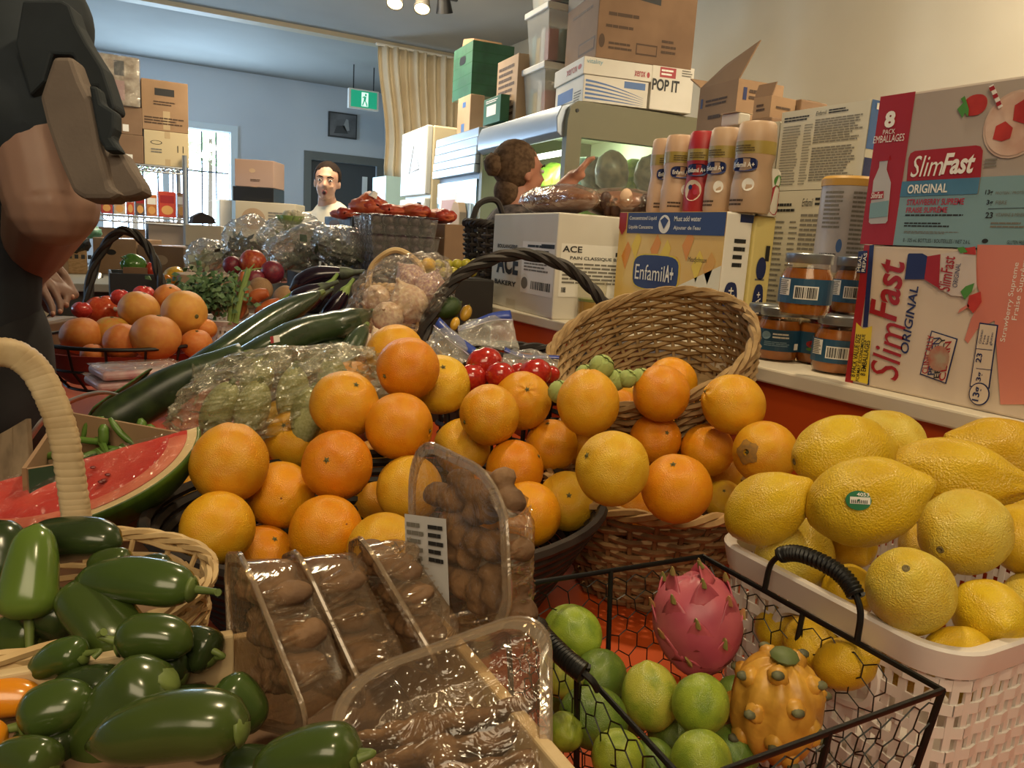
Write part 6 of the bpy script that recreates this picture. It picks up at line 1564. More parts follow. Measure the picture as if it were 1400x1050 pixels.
cuke('cucumber', 'short dark cucumber end behind the squash bag, beside the garlic', 'cucumber', [(452, 520, 1.12), (474, 488, 1.16), (500, 446, 1.22)], .017, m_cuc, GC)
cuke('cucumber', 'shadowed cucumber under the stickered one', 'cucumber', [(380, 525, 1.13), (425, 500, 1.17), (470, 468, 1.23)], .021, m_zuc, GC)
cuke('zucchini', 'fat dark zucchini with its cut end towards the squash bag', 'zucchini', [(120, 600, .98), (190, 556, 1.0), (260, 516, 1.02), (334, 487, 1.05)], .027, m_zuc, None, [.5, .85, 1, 1, 1, 1, .95, .85, .78, .74, .70])
# leaves and packs under the fruit basket
m_leafd = pm('leaf_dark', '#34502A', .5, '#4A6A34', 15)
for k, (pts, w_, lab) in enumerate((([(120, 568, 1.10), (160, 545, 1.15), (205, 508, 1.22)], .055, 'dark folded leaf beside the zucchini, upper one'), ([(130, 575, 1.06), (175, 560, 1.1), (208, 530, 1.16)], .05, 'dark folded leaf beside the zucchini, lower one'))):
    P = bezier([at(*p) for p in pts], 6); m = MB(); r_, u_, t_ = view_frame(P[0]); n = len(P)
    m.grid(5, n, lambda u, v: P[int(v * (n - 1) + .5)] + (u_ * .8 + r_ * .5) * w_ * (u - .5) * math.sin(PI * (.12 + .86 * v)) ** .6 + t_ * abs(u - .5) * .03)
    m.single('cooking_leaf', lab, 'leaf', m_leafd, angle=0, solid=.0015)
for k, (px, py, lab) in enumerate(((176, 497, 'flat film-wrapped pack with a pink edge, upper one of two'), (170, 511, 'flat film-wrapped pack, lower one of two'))):
    c = at(px + 14, py + 9, 1.45); t = thing('wrapped_pack', lab, 'pack', c, 'wrapped packs under the fruit basket'); Rr = Matrix.Rotation(.25, 3, 'Z')
    MB().box(c, (.15, .10, .016), Rr).build('tray', pm('pack_pink', '#B58A8E', .4, '#C8B8B4', 20), t, bevel=.006)
    MB().grid(20, 14, lambda u, v: c + Rr @ V(((u - .5) * .156, (v - .5) * .106, .0095 + .004 * abs(noise.noise(V((u * 9, v * 9, k))))))).build('wrap_film', film('pack_film', '#FFFFFF', .12, .25, .1, .6, 40), t, angle=0)

# pale squash in a crumpled clear bag
m_sq = pm('pale_squash', '#B4B684', .4, '#9CA068', 12)
sqp = [(300, 556, .97, .40), (345, 556, .965, .25), (400, 535, 1.0, .1), (455, 520, 1.04, -.05), (350, 520, 1.03, .3), (420, 565, .97, .2), (470, 545, 1.02, .0)]
SL = ['pale squash standing at the left of the clear bag', 'pale squash with a dark leaf patch, second from the left', 'pale squash in the middle of the clear bag', 'pale squash at the right end of the clear bag', 'pale squash at the top back of the bag', 'pale squash low in the bag behind the oranges', 'pale squash at the lower right of the bag']
for k, (px, py, d, tl) in enumerate(sqp):
    p = at(px, py, d); r_, u_, t_ = view_frame(p); ax_ = (u_ * .9 + r_ * tl + t_ * .3)
    o = MB().ball((0, 0, 0), (.55, .55, 1), 18, 14, lambda q: 1 + .04 * math.sin(5 * math.atan2(q.y, q.x))).build('pale_squash', m_sq, None, angle=0); tag(o, SL[k], 'squash', 'squash in the clear bag'); aim(o, p - V((0, 0, .004)), ax_, .038)
    MB().tube([(0, 0, .96), (.03, 0, 1.18)], [.12, .08], 7).build('stalk', m_stem, o)
m_bag = film('crumpled_bag', '#FAFAF4', .17, .20, .13, 1.0, 40, '#D5D0B8')
def crumple(t, c, rad, M=None, amp=.25, freq=3.0, sd=0, mat=None, seg=84, rings=56, name='plastic_bag', ridg=.6):
    f = lambda d: 1 + amp * noise.noise(d * freq * .6 + V((sd, 0, 0))) + ridg * amp * (1 - 2 * abs(noise.noise(d * freq * 1.7 + V((0, sd, 0))))) + ridg * .5 * amp * (1 - 2 * abs(noise.noise(d * freq * 4 + V((0, 0, sd)))))
    return MB().ball(c, rad, seg, rings, f, M).build(name, mat or m_bag, t, angle=14)
c = at(392, 535, 1.005); r_, u_, t_ = view_frame(c); Mv = Matrix((r_, u_, t_)).transposed()
t = thing('squash_bag', 'crumpled clear plastic bag of pale squash behind the left oranges', 'bag', c - V((0, 0, .06)))
crumple(t, c, (.125, .052, .075), Mv @ Matrix.Rotation(.20, 3, 'Z'), .22, 3.2, 5)
sp = MB()
for (px, py, dx, dy) in ((283, 520, -8, -24), (375, 488, 4, -18), (465, 480, -2, -14), (330, 500, 0, -8), (420, 495, 8, -10)):
    b_ = at(px, py + 14, 1.0); tip = at(px + dx, py + dy, 1.0)
    for q in range(7):
        a1 = 2 * PI * q / 7; a2 = 2 * PI * (q + 1) / 7
        sp.add([b_ + (r_ * math.cos(a1) + t_ * math.sin(a1)) * .02, b_ + (r_ * math.cos(a2) + t_ * math.sin(a2)) * .02, b_.lerp(tip, .6) + (r_ * math.cos(a2) + t_ * math.sin(a2)) * .006 * (1 + q % 2), tip + r_ * .012 * math.cos(a1)], [(0, 1, 2, 3)])
sp.build('bag_corners', m_bag, t, angle=0)

# garlic in a net-like bag, wrapped red onions
m_gar = pm('garlic', '#DCC8AC', .5, '#C9A996', 5, stretch=(1, 1, .4)); m_garp = pm('garlic_purple', '#A88490', .45, '#D4BCA8', 7)
GL = []
for k, (px, py, r, d, mt, lab) in enumerate(((530, 434, 21, 1.30, m_gar, 'large pale garlic bulb at the front of the clear bag'), (559, 416, 26, 1.33, m_gar, 'largest pale garlic bulb in the middle of the bag'), (562, 382, 20, 1.38, m_garp, 'purple-tinged bulb at the top of the bag'), (588, 396, 22, 1.36, m_garp, 'purple bulb at the right of the bag'), (498, 475, 20, 1.24, m_gar, 'loose pale garlic bulb low beside the cucumber end'), (520, 468, 16, 1.24, m_gar, 'small garlic bulb beside the topmost orange'), (515, 408, 18, 1.36, m_gar, 'garlic bulb at the left of the bag under the folded plastic'))):
    o = ballthing('garlic_bulb', lab, 'garlic', px, py, r, d, mt, 'garlic bulbs', fn=lambda q: 1 + .05 * abs(math.sin(4 * math.atan2(q.y, q.x))) + .35 * math.exp(-(1 - q.z) * 30), axis=V((rnd.uniform(-1, 1), rnd.uniform(-1, .3), .6)))
    MB().tube([(0, 0, 1.25), (.02, 0, 1.5)], [.13, .1], 7).build('neck', mt, o)
c = at(550, 408, 1.335); r_, u_, t_ = view_frame(c); Mv = Matrix((r_, u_, t_)).transposed()
t = thing('garlic_bag', 'clear plastic bag of garlic behind the topmost oranges', 'bag', c - V((0, 0, .06)))
crumple(t, c + V((0, 0, .004)), (.088, .060, .058), Mv @ Matrix.Rotation(.5, 3, 'Z'), .2, 3, 9, film('garlic_film', '#FBF6F0', .08, .14, .12, .8, 40))
# cane loop handle and its small basket
c = at(542, 400, 1.6)
t = thing('cane_basket', 'small pale cane basket with a thin loop handle behind the garlic', 'basket', V((c.x, c.y, TZ)))
MB().tube(bezier([at(503, 392, 1.6), at(510, 362, 1.6), at(540, 342, 1.6), at(570, 358, 1.6), at(583, 385, 1.6)], 8), .0065, 7).build('handle', m_wickl, t)
wicker(t, Matrix.Translation((c.x, c.y, 0)), lambda f, a: .055 + .012 * f, TZ + .002, at(540, 395, 1.6).z, 14, 16, .004, m_wickl)

# black twisted handle of the tomato basket
t = thing('black_handled_basket', 'dark wicker basket with a tall twisted black handle behind the tomatoes', 'basket', V((.64, 1.2, TZ)))
twist_handle(t, [at(574, 490, 1.30), at(584, 440, 1.31), at(620, 385, 1.33), at(668, 356, 1.35), at(722, 348, 1.37), at(775, 366, 1.38), at(812, 398, 1.38), at(838, 436, 1.38), at(842, 480, 1.38)], .0105, m_wickd, 5, 3, 72)
c = (at(574, 490, 1.30) + at(842, 480, 1.38)) / 2
wicker(t, Matrix.Translation((c.x, c.y, 0)), lambda f, a: .125 + .02 * f, TZ + .002, at(574, 490, 1.30).z + .005, 7, 22, .005, m_wickd)
m_tom = pm('tomato_skin', '#A3221C', .18, '#B52E20', 6, spec=.6, coat=.3)
for k, (px, py, r, d, lab) in enumerate(((662, 497, 26, 1.06, 'largest red tomato, highest of the group behind the oranges'), (645, 517, 22, 1.03, 'red tomato at the left under a scrap of film'), (684, 513, 21, 1.02, 'red tomato in the middle of the group'), (732, 510, 23, 1.03, 'red tomato at the right beside the seagrass basket'), (710, 508, 14, 1.08, 'small red tomato between two larger ones'), (752, 512, 14, 1.05, 'tomato sliver showing at the seagrass rim'))):
    o = ballthing('tomato', lab, 'tomato', px, py, r, d, m_tom, 'red tomatoes', (1, 1, .86), fn=lambda q: 1 + .03 * math.sin(5 * math.atan2(q.y, q.x)) * max(0, q.z) - .1 * math.exp(-(1 - q.z) * 30), axis=V((rnd.uniform(-.4, .4), .4, 1)))
    s = MB(); s.ball((0, 0, .80), (.05, .05, .06), 6, 4)
    for i in range(5): a = 2 * PI * i / 5; s.tube([(0, 0, .80), (.16 * math.cos(a), .16 * math.sin(a), .84), (.3 * math.cos(a), .3 * math.sin(a), .80)], [.05, .05, .01], 5)
    s.build('stem_star', m_stem, o)
# zip bags
m_zip = pm('zip_blue', '#34489A', .35); m_zbag = film('zip_film', '#F4F2F0', .22, .17, .1, .8, 30)
def zipbag(label, q, depth_pts, slider):
    a, b, c_, d = [at(*p) for p in q]     # mouth left, mouth right, lower right, lower left
    t = thing('zip_bag', label, 'bag', (c_ + d) / 2, 'zip bags beside the tomatoes'); sd = rnd.random() * 30
    P = lambda u, v: (a * (1 - u) + b * u) * v + (d * (1 - u) + c_ * u) * (1 - v)
    n = (b - a).cross(a - d).normalized(); 
    if n.dot(EYE - a) < 0: n = -n
    for s in (1, -1):
        MB().grid(24, 20, lambda u, v: P(u, v) + n * s * (.016 * math.sin(PI * u) * math.sin(PI * min(1, (1 - v) * 1.15 + .02)) + .006 * noise.noise(V((u * 6, v * 6, sd + s)))) ).build('bag_wall', m_zbag, t, angle=0)
    MB().grid(20, 3, lambda u, v: P(u, .99 - .22 * v) + n * (.002 + .004 * math.sin(u * 5 + sd))).build('zip_strip', m_zip, t, angle=0, solid=.002)
    MB().grid(20, 2, lambda u, v: P(u, .70 + .03 * v) + n * (.0045 + .004 * math.sin(u * 5 + sd))).build('seal_line', pm('zip_violet', '#9A8FB0', .4), t, angle=0)
zipbag('zip bag standing open with a dark blue zip strip, against the red board', [(626, 445, 1.18), (697, 425, 1.24), (710, 478, 1.2), (628, 470, 1.14)], 0, 0)
zipbag('zip bag with its dark blue strip slanting down, left of the open one', [(602, 436, 1.13), (655, 482, 1.08), (610, 510, 1.05), (575, 480, 1.10)], 0, 0)
zipbag('flat zip bag lying behind the tomatoes with a dark blue strip', [(690, 478, 1.13), (764, 492, 1.13), (760, 508, 1.08), (685, 500, 1.08)], 0, 0)
# avocado, yellow squash
m_avo = pm('avocado_skin', '#3A5220', .35, '#2A4018', 30, bump=.4, bscale=120); m_ysq = pm('yellow_squash', '#D9A83A', .35, '#C99A34', 9)
ballthing('green_squash', 'rounded dark green squash behind the twisted black handle', 'squash', 611, 421, 20, 1.34, m_avo, None, (.8, .8, 1.1), axis=V((1, .2, .3)), stem=m_stem)
for (px, py, r, d, lab) in ((637, 428, 11, 1.36, 'small yellow squash touching the shelf\'s red front'), (622, 443, 9, 1.30, 'yellow squash tip under the green squash'), (578, 464, 14, 1.33, 'yellow squash in the shadow of the black handle')):
    ballthing('yellow_squash', lab, 'squash', px, py, r, d, m_ysq, 'yellow squash', (.7, .7, 1.1), axis=V((.5, .3, 1)), stem=m_stem)

# ------------------------------------------------------------------ wire fruit basket with grapefruit
gd = 1.78
gc = at(172, 479, 1.53)
t = thing('fruit_basket', 'black wire basket with a tall twisted handle, full of grapefruit', 'basket', V((gc.x, gc.y + .17, TZ)))
rx = .163; ry = .17; oc = V((gc.x, gc.y + .17, gc.z))
el = lambda f, z: [V((oc.x + rx * f * math.cos(a), oc.y + ry * f * math.sin(a), z)) for a in [2 * PI * i / 56 for i in range(56)]]
w_ = MB(); w_.tube(el(1, oc.z), .0042, 7, closed=True); w_.tube(el(.93, oc.z - .05), .003, 6, closed=True); w_.tube(el(.7, oc.z - .095), .003, 6, closed=True)
E1, E2, E3 = el(1, oc.z), el(.93, oc.z - .05), el(.7, oc.z - .095)
for i in range(0, 56, 4): w_.tube([E1[i], E2[i], E3[i]], .0028, 5)
w_.build('wire_frame', m_wire, t)
MB().lathe([(0, oc.z - .09), (.66 * rx, oc.z - .09), (.80 * rx, oc.z - .07), (.93 * rx, oc.z - .022), (.90 * rx, oc.z - .022), (.78 * rx, oc.z - .065), (0, oc.z - .083)], 36, Matrix.Translation((oc.x, oc.y, 0)), lambda p: V((p.x, p.y * .81, p.z))).build('red_dish', pm('dish_red', '#9A3A2E', .5), t)
twist_handle(t, [at(117, 470, gd + .08), at(118, 430, gd + .08), at(130, 360, gd + .1), at(165, 316, gd + .1), at(200, 335, gd + .12), at(220, 385, gd + .12), at(224, 440, gd + .14)], .0105, m_wickd, 4, 3, 60)
m_gf = [pm('grapefruit_peel', '#DE9446', .38, '#E2A04A', 4, bump=.3, bscale=170, rand=.8), pm('grapefruit_green', '#CFA03E', .38, '#D98A36', 3, bump=.3, bscale=170), pm('grapefruit_red', '#DB7E36', .38, '#E08E42', 4, bump=.3, bscale=170, rand=.6)]
def gf(px, py, r, d, k, lab, st=None, name='grapefruit'):
    p = at(px, py, d); o = ballthing(name, lab, name, px, py, r, d, m_gf[k], name + ' in the wire fruit basket', (1, 1, .94), axis=seen_dir(p, *st) if st else None)
    MB().ball((0, 0, .90), (.10, .10, .03), 9, 5).build('stem_end', m_calyx, o)
gf(252, 428, 31, 1.70, 0, 'large grapefruit at the right with its dark stem end showing', (.55, .15)); gf(213, 461, 33, 1.60, 0, 'largest pale grapefruit at the front'); gf(190, 424, 27, 1.74, 0, 'brownish grapefruit at the top of the pile')
gf(111, 459, 27, 1.66, 2, 'grapefruit at the left end of the basket'); gf(153, 456, 25, 1.70, 1, 'grapefruit with a greenish yellow cheek'); gf(168, 468, 26, 1.60, 2, 'grapefruit low at the front left of the largest one', (.75, .3))
gf(231, 408, 20, 1.82, 2, 'orange fruit behind the top grapefruit', (.1, -.8), 'orange'); gf(127, 485, 16, 1.58, 2, 'small orange at the lower left by the wire rim', None, 'orange'); gf(269, 470, 21, 1.66, 2, 'orange at the lower right by the wire rim', None, 'orange'); gf(281, 450, 15, 1.72, 2, 'orange peeping out at the far right', None, 'orange')
m_tomo = pm('tomato_orange', '#D9502E', .2, '#E06A3A', 5, spec=.6); m_tomr = pm('tomato_red', '#CF3A34', .2, '#D9483C', 6, spec=.6)
for (px, py, r, d, mt, lab) in ((141, 426, 25, 1.86, m_tomo, 'big orange-red tomato with a white sticker behind the grapefruit'), (165, 407, 13, 1.80, m_tomr, 'small red tomato behind the big orange-red one'), (197, 404, 15, 1.82, m_tomr, 'red tomato behind the brownish grapefruit'), (112, 424, 13, 1.76, m_tomr, 'red tomato at the far left by the black handle')):
    o = ballthing('tomato', lab, 'tomato', px, py, r, d, mt, 'tomatoes behind the grapefruit', (1, 1, .85), fn=lambda q: 1 + .05 * math.sin(5 * math.atan2(q.y, q.x)) * (.4 + max(0, q.z)) - .1 * math.exp(-(1 - q.z) * 30))
    MB().ball((0, 0, .78), (.10, .10, .05), 7, 5).build('stem_star', m_stem, o)
    if 'sticker' in lab:
        p = at(px, py, d); R_ = r * d / FPX; nn = seen_dir(p, .55, -.15); r_, u_, t_ = view_frame(p); Mi = Matrix.LocRotScale(p, o.rotation_quaternion, V((R_,) * 3)).inverted()
        c_ = p + nn * R_ * 1.0; S = MB().ball((0, 0, 0), (.010, .0055, .003), 12, 6, None, Matrix((r_, u_, nn)).transposed()); S.v = [Mi @ (q + c_) for q in S.v]; S.build('sticker', m_paperw, o)

# ================================================================== FAR HALF OF THE TABLE
m_car = pm('carrot', '#C26A3A', .5, '#B45A2E', 10, bump=.2, bscale=60); m_fen = pm('green_stalk', '#7E9A4E', .5, '#98AE6A', 14); m_turn = pm('root_brown', '#9A7450', .7, '#B08A62', 18, bump=.3, bscale=60)
c = at(345, 455, 2.12); zr = at(289, 438, 1.98).z
lattice_basket('white_basket', 'small white plastic basket of carrots and roots', (at(340, 440, 2.10).x + .015, at(340, 440, 2.10).y), .115, .09, TZ + .002, zr, step=.012, rows=9, rim=.012)
CL = [([(352, 440), (366, 425), (384, 414)], 13, 'wide carrot lying to the right with a green top'), ([(326, 436), (331, 410), (333, 372)], 8, 'slender pink carrot standing up among green stalks'), ([(318, 428), (326, 422), (336, 432)], 10, 'stubby brown carrot at the left of the basket'), ([(344, 412), (352, 404), (366, 400)], 9, 'carrot at the back of the basket'), ([(300, 432), (296, 424), (300, 418)], 7, 'short root at the left corner'), ([(365, 438), (385, 428), (392, 420)], 10, 'carrot end at the right of the basket')]
for k, (pts, r, lab) in enumerate(CL):
    d = 2.02 + .02 * (k % 3); P = bezier([at(x, y, d) for x, y in pts], 7); R_ = r * d / FPX
    t = thing('carrot', lab, 'carrot', P[0] - V((0, 0, R_)), 'carrots in the small white basket'); MB().tube(P, lerp_list([R_ * .5, R_, R_, R_ * .9, R_ * .6], len(P)), 12).build('root', m_car if k not in (2, 4) else m_turn, t)
    if k in (0, 1):
        e = P[-1]; r_, u_, t_ = view_frame(e)
        tp = at(432, 380, d) if k == 0 else at(348, 366, d)
        for q in range(3): MB().tube(bezier([e, e.lerp(tp, .5) + r_ * .006 * (q - 1), tp + r_ * .02 * (q - 1) + u_ * .01 * (q % 2)], 5), [R_ * .35, R_ * .2, R_ * .08], 7).build('green_top', m_fen, t)
t = thing('celery_stalks', 'upright pale green stalks in the small white basket', 'celery', at(325, 440, 1.99))
for (a, b, w) in (((314, 444), (322, 378), 3.5), ((322, 442), (340, 368), 4), ((318, 440), (336, 385), 3)):
    MB().tube(bezier([at(*a, 1.99), at((a[0] + b[0]) / 2 - 2, (a[1] + b[1]) / 2, 1.99), at(*b, 2.0)], 5), w * 2 / FPX, 8).build('stalk', m_fen, t)
m_beet = pm('beet_red', '#8A2E3A', .4, '#70243A', 7, spec=.6); m_app = pm('apple_red', '#B0402E', .3, '#C46A3C', 4, spec=.6)
for (px, py, r, d, mt, nm, lab) in ((346, 359, 18, 2.25, m_app, 'apple', 'large red and orange apple at the top of the dark pile'), (318, 363, 13, 2.25, m_beet, 'apple', 'dark red apple left of the large one'), (372, 372, 16, 2.22, m_beet, 'apple', 'dark purple-red apple right of the large one'), (348, 382, 14, 2.18, m_beet, 'apple', 'dark red apple under the large one'), (338, 400, 12, 2.14, m_turn, 'turnip', 'brown root right behind the pink carrot'), (356, 396, 17, 2.16, m_turn, 'turnip', 'pale brown root in the middle of the small basket'), (392, 408, 18, 2.1, m_turn, 'turnip', 'knobbly brown root under the green carrot top'), (400, 415, 14, 2.05, m_turn, 'turnip', 'brown root beside the cucumbers')):
    ballthing(nm, lab, nm, px, py, r, d, mt, None, stem=m_stem if nm == 'apple' else None)
# kale
m_kale = pm('kale', '#6A8A5C', .6, '#4A6A42', 25)
m = MB()
for k in range(620):
    px = rnd.gauss(280, 22); py = rnd.gauss(402, 12); p = at(px, py, 2.0 + rnd.uniform(-.05, .05)); d = V((rnd.gauss(0, 1), rnd.gauss(0, 1), rnd.gauss(0, .6))).normalized() * .011; e = d.orthogonal().normalized() * .008
    m.add([p - d, p - d * .2 + e, p + d, p - d * .2 - e, p + V((0, 0, .006))], [(0, 1, 4), (1, 2, 4), (2, 3, 4), (3, 0, 4)])
m.single('kale_bunch', 'curly dark kale bunch between the grapefruit and the carrots', 'kale', m_kale, smooth=False)
# bell peppers in a low black crate
m_bg = pm('bell_green', '#5E8E3A', .2, '#4E7E30', 6, coat=.4); m_by = pm('bell_yellow', '#E0A82A', .2, '#E6B83A', 6, coat=.4); m_br = pm('bell_red', '#C43A2A', .2, '#D04A34', 6, coat=.4)
def bell(px, py, r, d, mt, lab, ax):
    ballthing('bell_pepper', lab, 'pepper', px, py, r, d, mt, 'bell peppers', (.85, .85, 1), fn=lambda q: 1 + .08 * math.cos(4 * math.atan2(q.y, q.x)) * (.4 + .6 * abs(q.z)) - .22 * math.exp(-(1 - q.z) * 18) - .1 * math.exp(-(1 + q.z) * 18), axis=ax, stem=m_stem)
bell(183, 362, 17, 2.55, m_bg, 'green bell pepper on the black crate under the twisted handle', V((-.8, -.3, .5)))
bell(238, 378, 15, 2.5, m_by, 'yellow bell pepper right of the twisted handle', V((.9, 0, .5))); bell(228, 386, 11, 2.45, pm('bell_orange', '#E08A2A', .2, coat=.4), 'orange bell pepper half behind the yellow one', V((-.5, 0, 1)))
bell(208, 370, 12, 2.58, m_br, 'red bell pepper with a stalk beside the green one', V((0, 0, 1))); 
c = at(182, 395, 2.5); t = thing('black_crate', 'low black crate carrying the green bell pepper', 'crate', (c.x, c.y + .08, TZ))
a, b = at(149, 372, 2.5), at(217, 380, 2.5)
for q in ((a.x, c.y, TZ, b.x, c.y + .008, a.z), (a.x, c.y + .2, TZ, b.x, c.y + .208, a.z), (a.x, c.y + .008, TZ, a.x + .008, c.y + .2, a.z), (b.x - .008, c.y + .008, TZ, b.x, c.y + .2, a.z)): MB().box2(q[:3], q[3:]).build('panel', pm('crate_slate', '#33373C', .5), t, smooth=False, bevel=.002)
MB().box2((a.x, c.y + .008, a.z - .05), (b.x, c.y + .2, a.z - .046)).build('bottom', MATS['crate_slate'], t, smooth=False)
MB().box2((a.x + .04, c.y + .012, a.z - .045), (b.x - .03, c.y + .02, a.z + .02)).build('card_insert', m_kraft2, t, smooth=False)
# brown tray under the yellow pepper
c = at(275, 385, 2.4); MB().box2((c.x - .06, c.y - .0, TZ), (c.x + .16, c.y + .15, c.z + .02)).single('card_tray', 'small brown card tray behind the kale', 'tray', m_kraft3, smooth=False, bevel=.003)

# bagged greens piled high
m_dgr = pm('dark_greens', '#3A4038', .6, '#55604A', 30); m_pgr = pm('pale_greens', '#A8B08A', .6, '#C8CCB0', 20)
m_gbag = film('greens_bag', '#FAFAFA', .16, .24, .10, 1.0, 26)
def greens(px, py, wpx, hpx, d, lab, tint, seed, tilt=0):
    c = at(px, py, d); k = d / FPX; r_, u_, t_ = view_frame(c); Mv = Matrix((r_, t_ * -1, u_)).transposed() @ Matrix.Rotation(tilt, 3, 'Y')
    t = thing('bagged_greens', lab, 'bag', c - V((0, 0, hpx * k)), 'bags of greens')
    m = MB()
    for i in range(170):
        q = V((rnd.gauss(0, .38) * wpx * k, rnd.gauss(0, .4) * .09, rnd.gauss(-.3, .26) * hpx * k)); p = c + Mv @ q; dd = V((rnd.gauss(0, 1), rnd.gauss(0, 1), rnd.gauss(0, 1))).normalized() * .022; e = dd.orthogonal().normalized() * .014
        m.add([p - dd, p + e, p + dd, p - e], [(0, 1, 2, 3)])
    m.build('leaves', tint, t, smooth=False, kind='stuff')
    crumple(t, c, (wpx * k, .10, hpx * k), Mv, .2, 2.6, seed, m_gbag, 44, 30)
greens(345, 335, 38, 34, 2.75, 'clear bag of dark greens standing behind the apples', m_dgr, 1, .1)
greens(410, 345, 50, 32, 2.45, 'largest clear bag of dark greens in the middle of the table', m_dgr, 2, -.5)
greens(470, 338, 44, 26, 2.35, 'clear bag of dark greens in front of the grape packs', m_dgr, 3, .3)
greens(282, 352, 26, 22, 2.75, 'small clear bag of pale greens beside the cream carton', m_pgr, 4, -.4)
greens(400, 318, 40, 22, 2.75, 'clear bag with pale stalks under the cauliflower', m_pgr, 5, -.2)
t = thing('cauliflower', 'small pale cauliflower with green leaves at the top of the bags', 'cauliflower', at(398, 300, 2.7) - V((0, 0, .03)))
m = MB()
for i in range(30):
    d = V((rnd.gauss(0, 1), rnd.gauss(0, 1), abs(rnd.gauss(0, .8)))).normalized(); m.ball(at(401, 297, 2.7) + V((d.x * .03, d.y * .03, d.z * .018)), .011, 7, 5)
m.build('florets', pm('floret', '#D8CFB4', .7), t)
for i in range(6):
    a = 2 * PI * i / 6; p = at(397, 301, 2.7); MB().grid(4, 4, lambda u, v: p + V((math.cos(a + (u - .5)) * (.02 + .03 * v), math.sin(a + (u - .5)) * (.02 + .03 * v), -.015 + .03 * v * v))).build('leaf', m_fen, t, solid=.001)
# eggplants
m_egg = pm('eggplant_skin', '#1E1620', .18, '#2A1C2A', 5, spec=.6, coat=.5)
for k, (pts, r, lab) in enumerate((([(398, 398), (430, 378), (478, 373)], 13, 'long dark eggplant lying at the top of the eggplants'), ([(420, 432), (440, 405), (452, 388)], 11, 'eggplant with a light green cap standing at the right'), ([(440, 440), (460, 415), (474, 395)], 11, 'eggplant with a green cap farthest right'), ([(395, 412), (420, 402), (445, 392)], 12, 'dark eggplant below the long one'), ([(405, 425), (425, 412), (440, 404)], 11, 'dark eggplant lowest in the pile'))):
    d = 1.85 - .04 * k; P = bezier([at(x, y, d) for x, y in pts], 7); R_ = r * d / FPX
    t = thing('eggplant', lab, 'eggplant', P[0] - V((0, 0, R_)), 'eggplants'); MB().tube(P, lerp_list([R_ * .4, R_, R_ * 1.05, R_, R_ * .75, R_ * .5], len(P)), 14).build('skin', m_egg, t)
    w = (P[-1] - P[-2]).normalized(); MB().tube([P[-1] - w * R_ * .9, P[-1] - w * R_ * .2, P[-1] + w * R_ * .5, P[-1] + w * R_ * 1.6], [R_ * .72, R_ * .62, R_ * .3, R_ * .22], 9).build('cap', m_fen if k in (1, 2) else m_dgr, t)
MB().box2((at(425, 425, 1.75).x - .07, at(425, 425, 1.75).y - .02, TZ), (at(425, 425, 1.75).x + .12, at(425, 425, 1.75).y + .16, at(420, 432, 1.74).z)).single('eggplant_stand', 'dark crate under the eggplants', 'crate', pm('crate_dark', '#2A2826', .6), smooth=False, bevel=.004)
# hidden support crate under the tall pile
MB().box2((.38, 2.30, TZ), (.51, 2.9, TZ + .17)).single('support_crate', 'brown crate under the bags of greens', 'crate', m_kraft2, smooth=False, bevel=.003)

# grapes in clear boxes, onions, crates at the table's end
m_grape = pm('grape_dark', '#3A2630', .35, '#2A1C26', 12)
for k, (px, py, d, lab) in enumerate(((542, 348, 2.28, 'lower clear box of dark grapes at the end of the table'), (540, 322, 2.28, 'upper clear box of dark grapes with crinkled film'))):
    c = at(px, py, d); hw = .10; hh = .052
    z0 = c.z - hh
    t = thing('grape_box', lab, 'box', (c.x, c.y, z0), 'grape boxes'); g = MB()
    for i in range(5):
        for j in range(5):
            for q in range(4): g.ball((c.x - .078 + i * .038 + rnd.uniform(-.004, .004), c.y - .06 + j * .03, z0 + .016 + q * .026), .0165, 9, 6)
    g.build('grapes', m_grape, t, kind='stuff'); 
    MB().add([(c.x + sx * hw * (.9 if sz < 0 else 1.03), c.y + sy * .078 * (.9 if sz < 0 else 1.03), c.z + sz * hh) for sz in (-1, 1) for sx, sy in ((-1, -1), (1, -1), (1, 1), (-1, 1))], [(0, 1, 5, 4), (1, 2, 6, 5), (2, 3, 7, 6), (3, 0, 4, 7), (0, 3, 2, 1)]).build('clear_tub', film('tub', '#F0E8E8', .10, .16, .1, .5, 30), t, smooth=False)
    MB().grid(20, 14, lambda u, v: V((c.x + (u - .5) * .225, c.y + (v - .5) * .175, c.z + hh + .004 + .006 * abs(noise.noise(V((u * 8, v * 8, k))))))).build('film_lid', m_gbag, t, angle=0)
MB().box2((.52, 2.16, TZ), (.80, 2.42, at(542, 374, 2.28).z - .012)).single('grape_stand', 'dark crate under the grape boxes', 'crate', pm('crate_dark', '#2A2826', .6), smooth=False, bevel=.004)
t, fa, fb = carton('brown_carton', 'plain brown carton between the grape boxes and the dark wicker basket', m_kraft2, (606, 366), d=2.5, top=306, left=592, right=646); fb.flush(); fa.flush()
MB().box2((t.location.x - .02, t.location.y + .005, TZ), (t.location.x + .13, t.location.y + .2, t.location.z)).single('carton_stand', 'crate under the plain brown carton', 'crate', MATS['crate_dark'], smooth=False)
c = onz(660, 412, LZ); c = V((c.x + .03, c.y + .05, 0))
t = thing('dark_wicker_basket', 'tall dark wicker basket with a loop handle left of the bakery carton', 'basket', (c.x, c.y, LZ)); hz = onx(660, 306, c.x).z - LZ
wicker(t, Matrix.Translation((c.x, c.y, LZ)), lambda f, a: .048 + .012 * f, .001, hz, 16, 18, .005, m_wickd)
MB().tube(bezier([(c.x - .05, c.y, LZ + hz), (c.x - .03, c.y, LZ + hz + .05), (c.x + .02, c.y, LZ + hz + .06), (c.x + .05, c.y, LZ + hz)], 6), .008, 7).build('loop_handle', m_wickd, t)
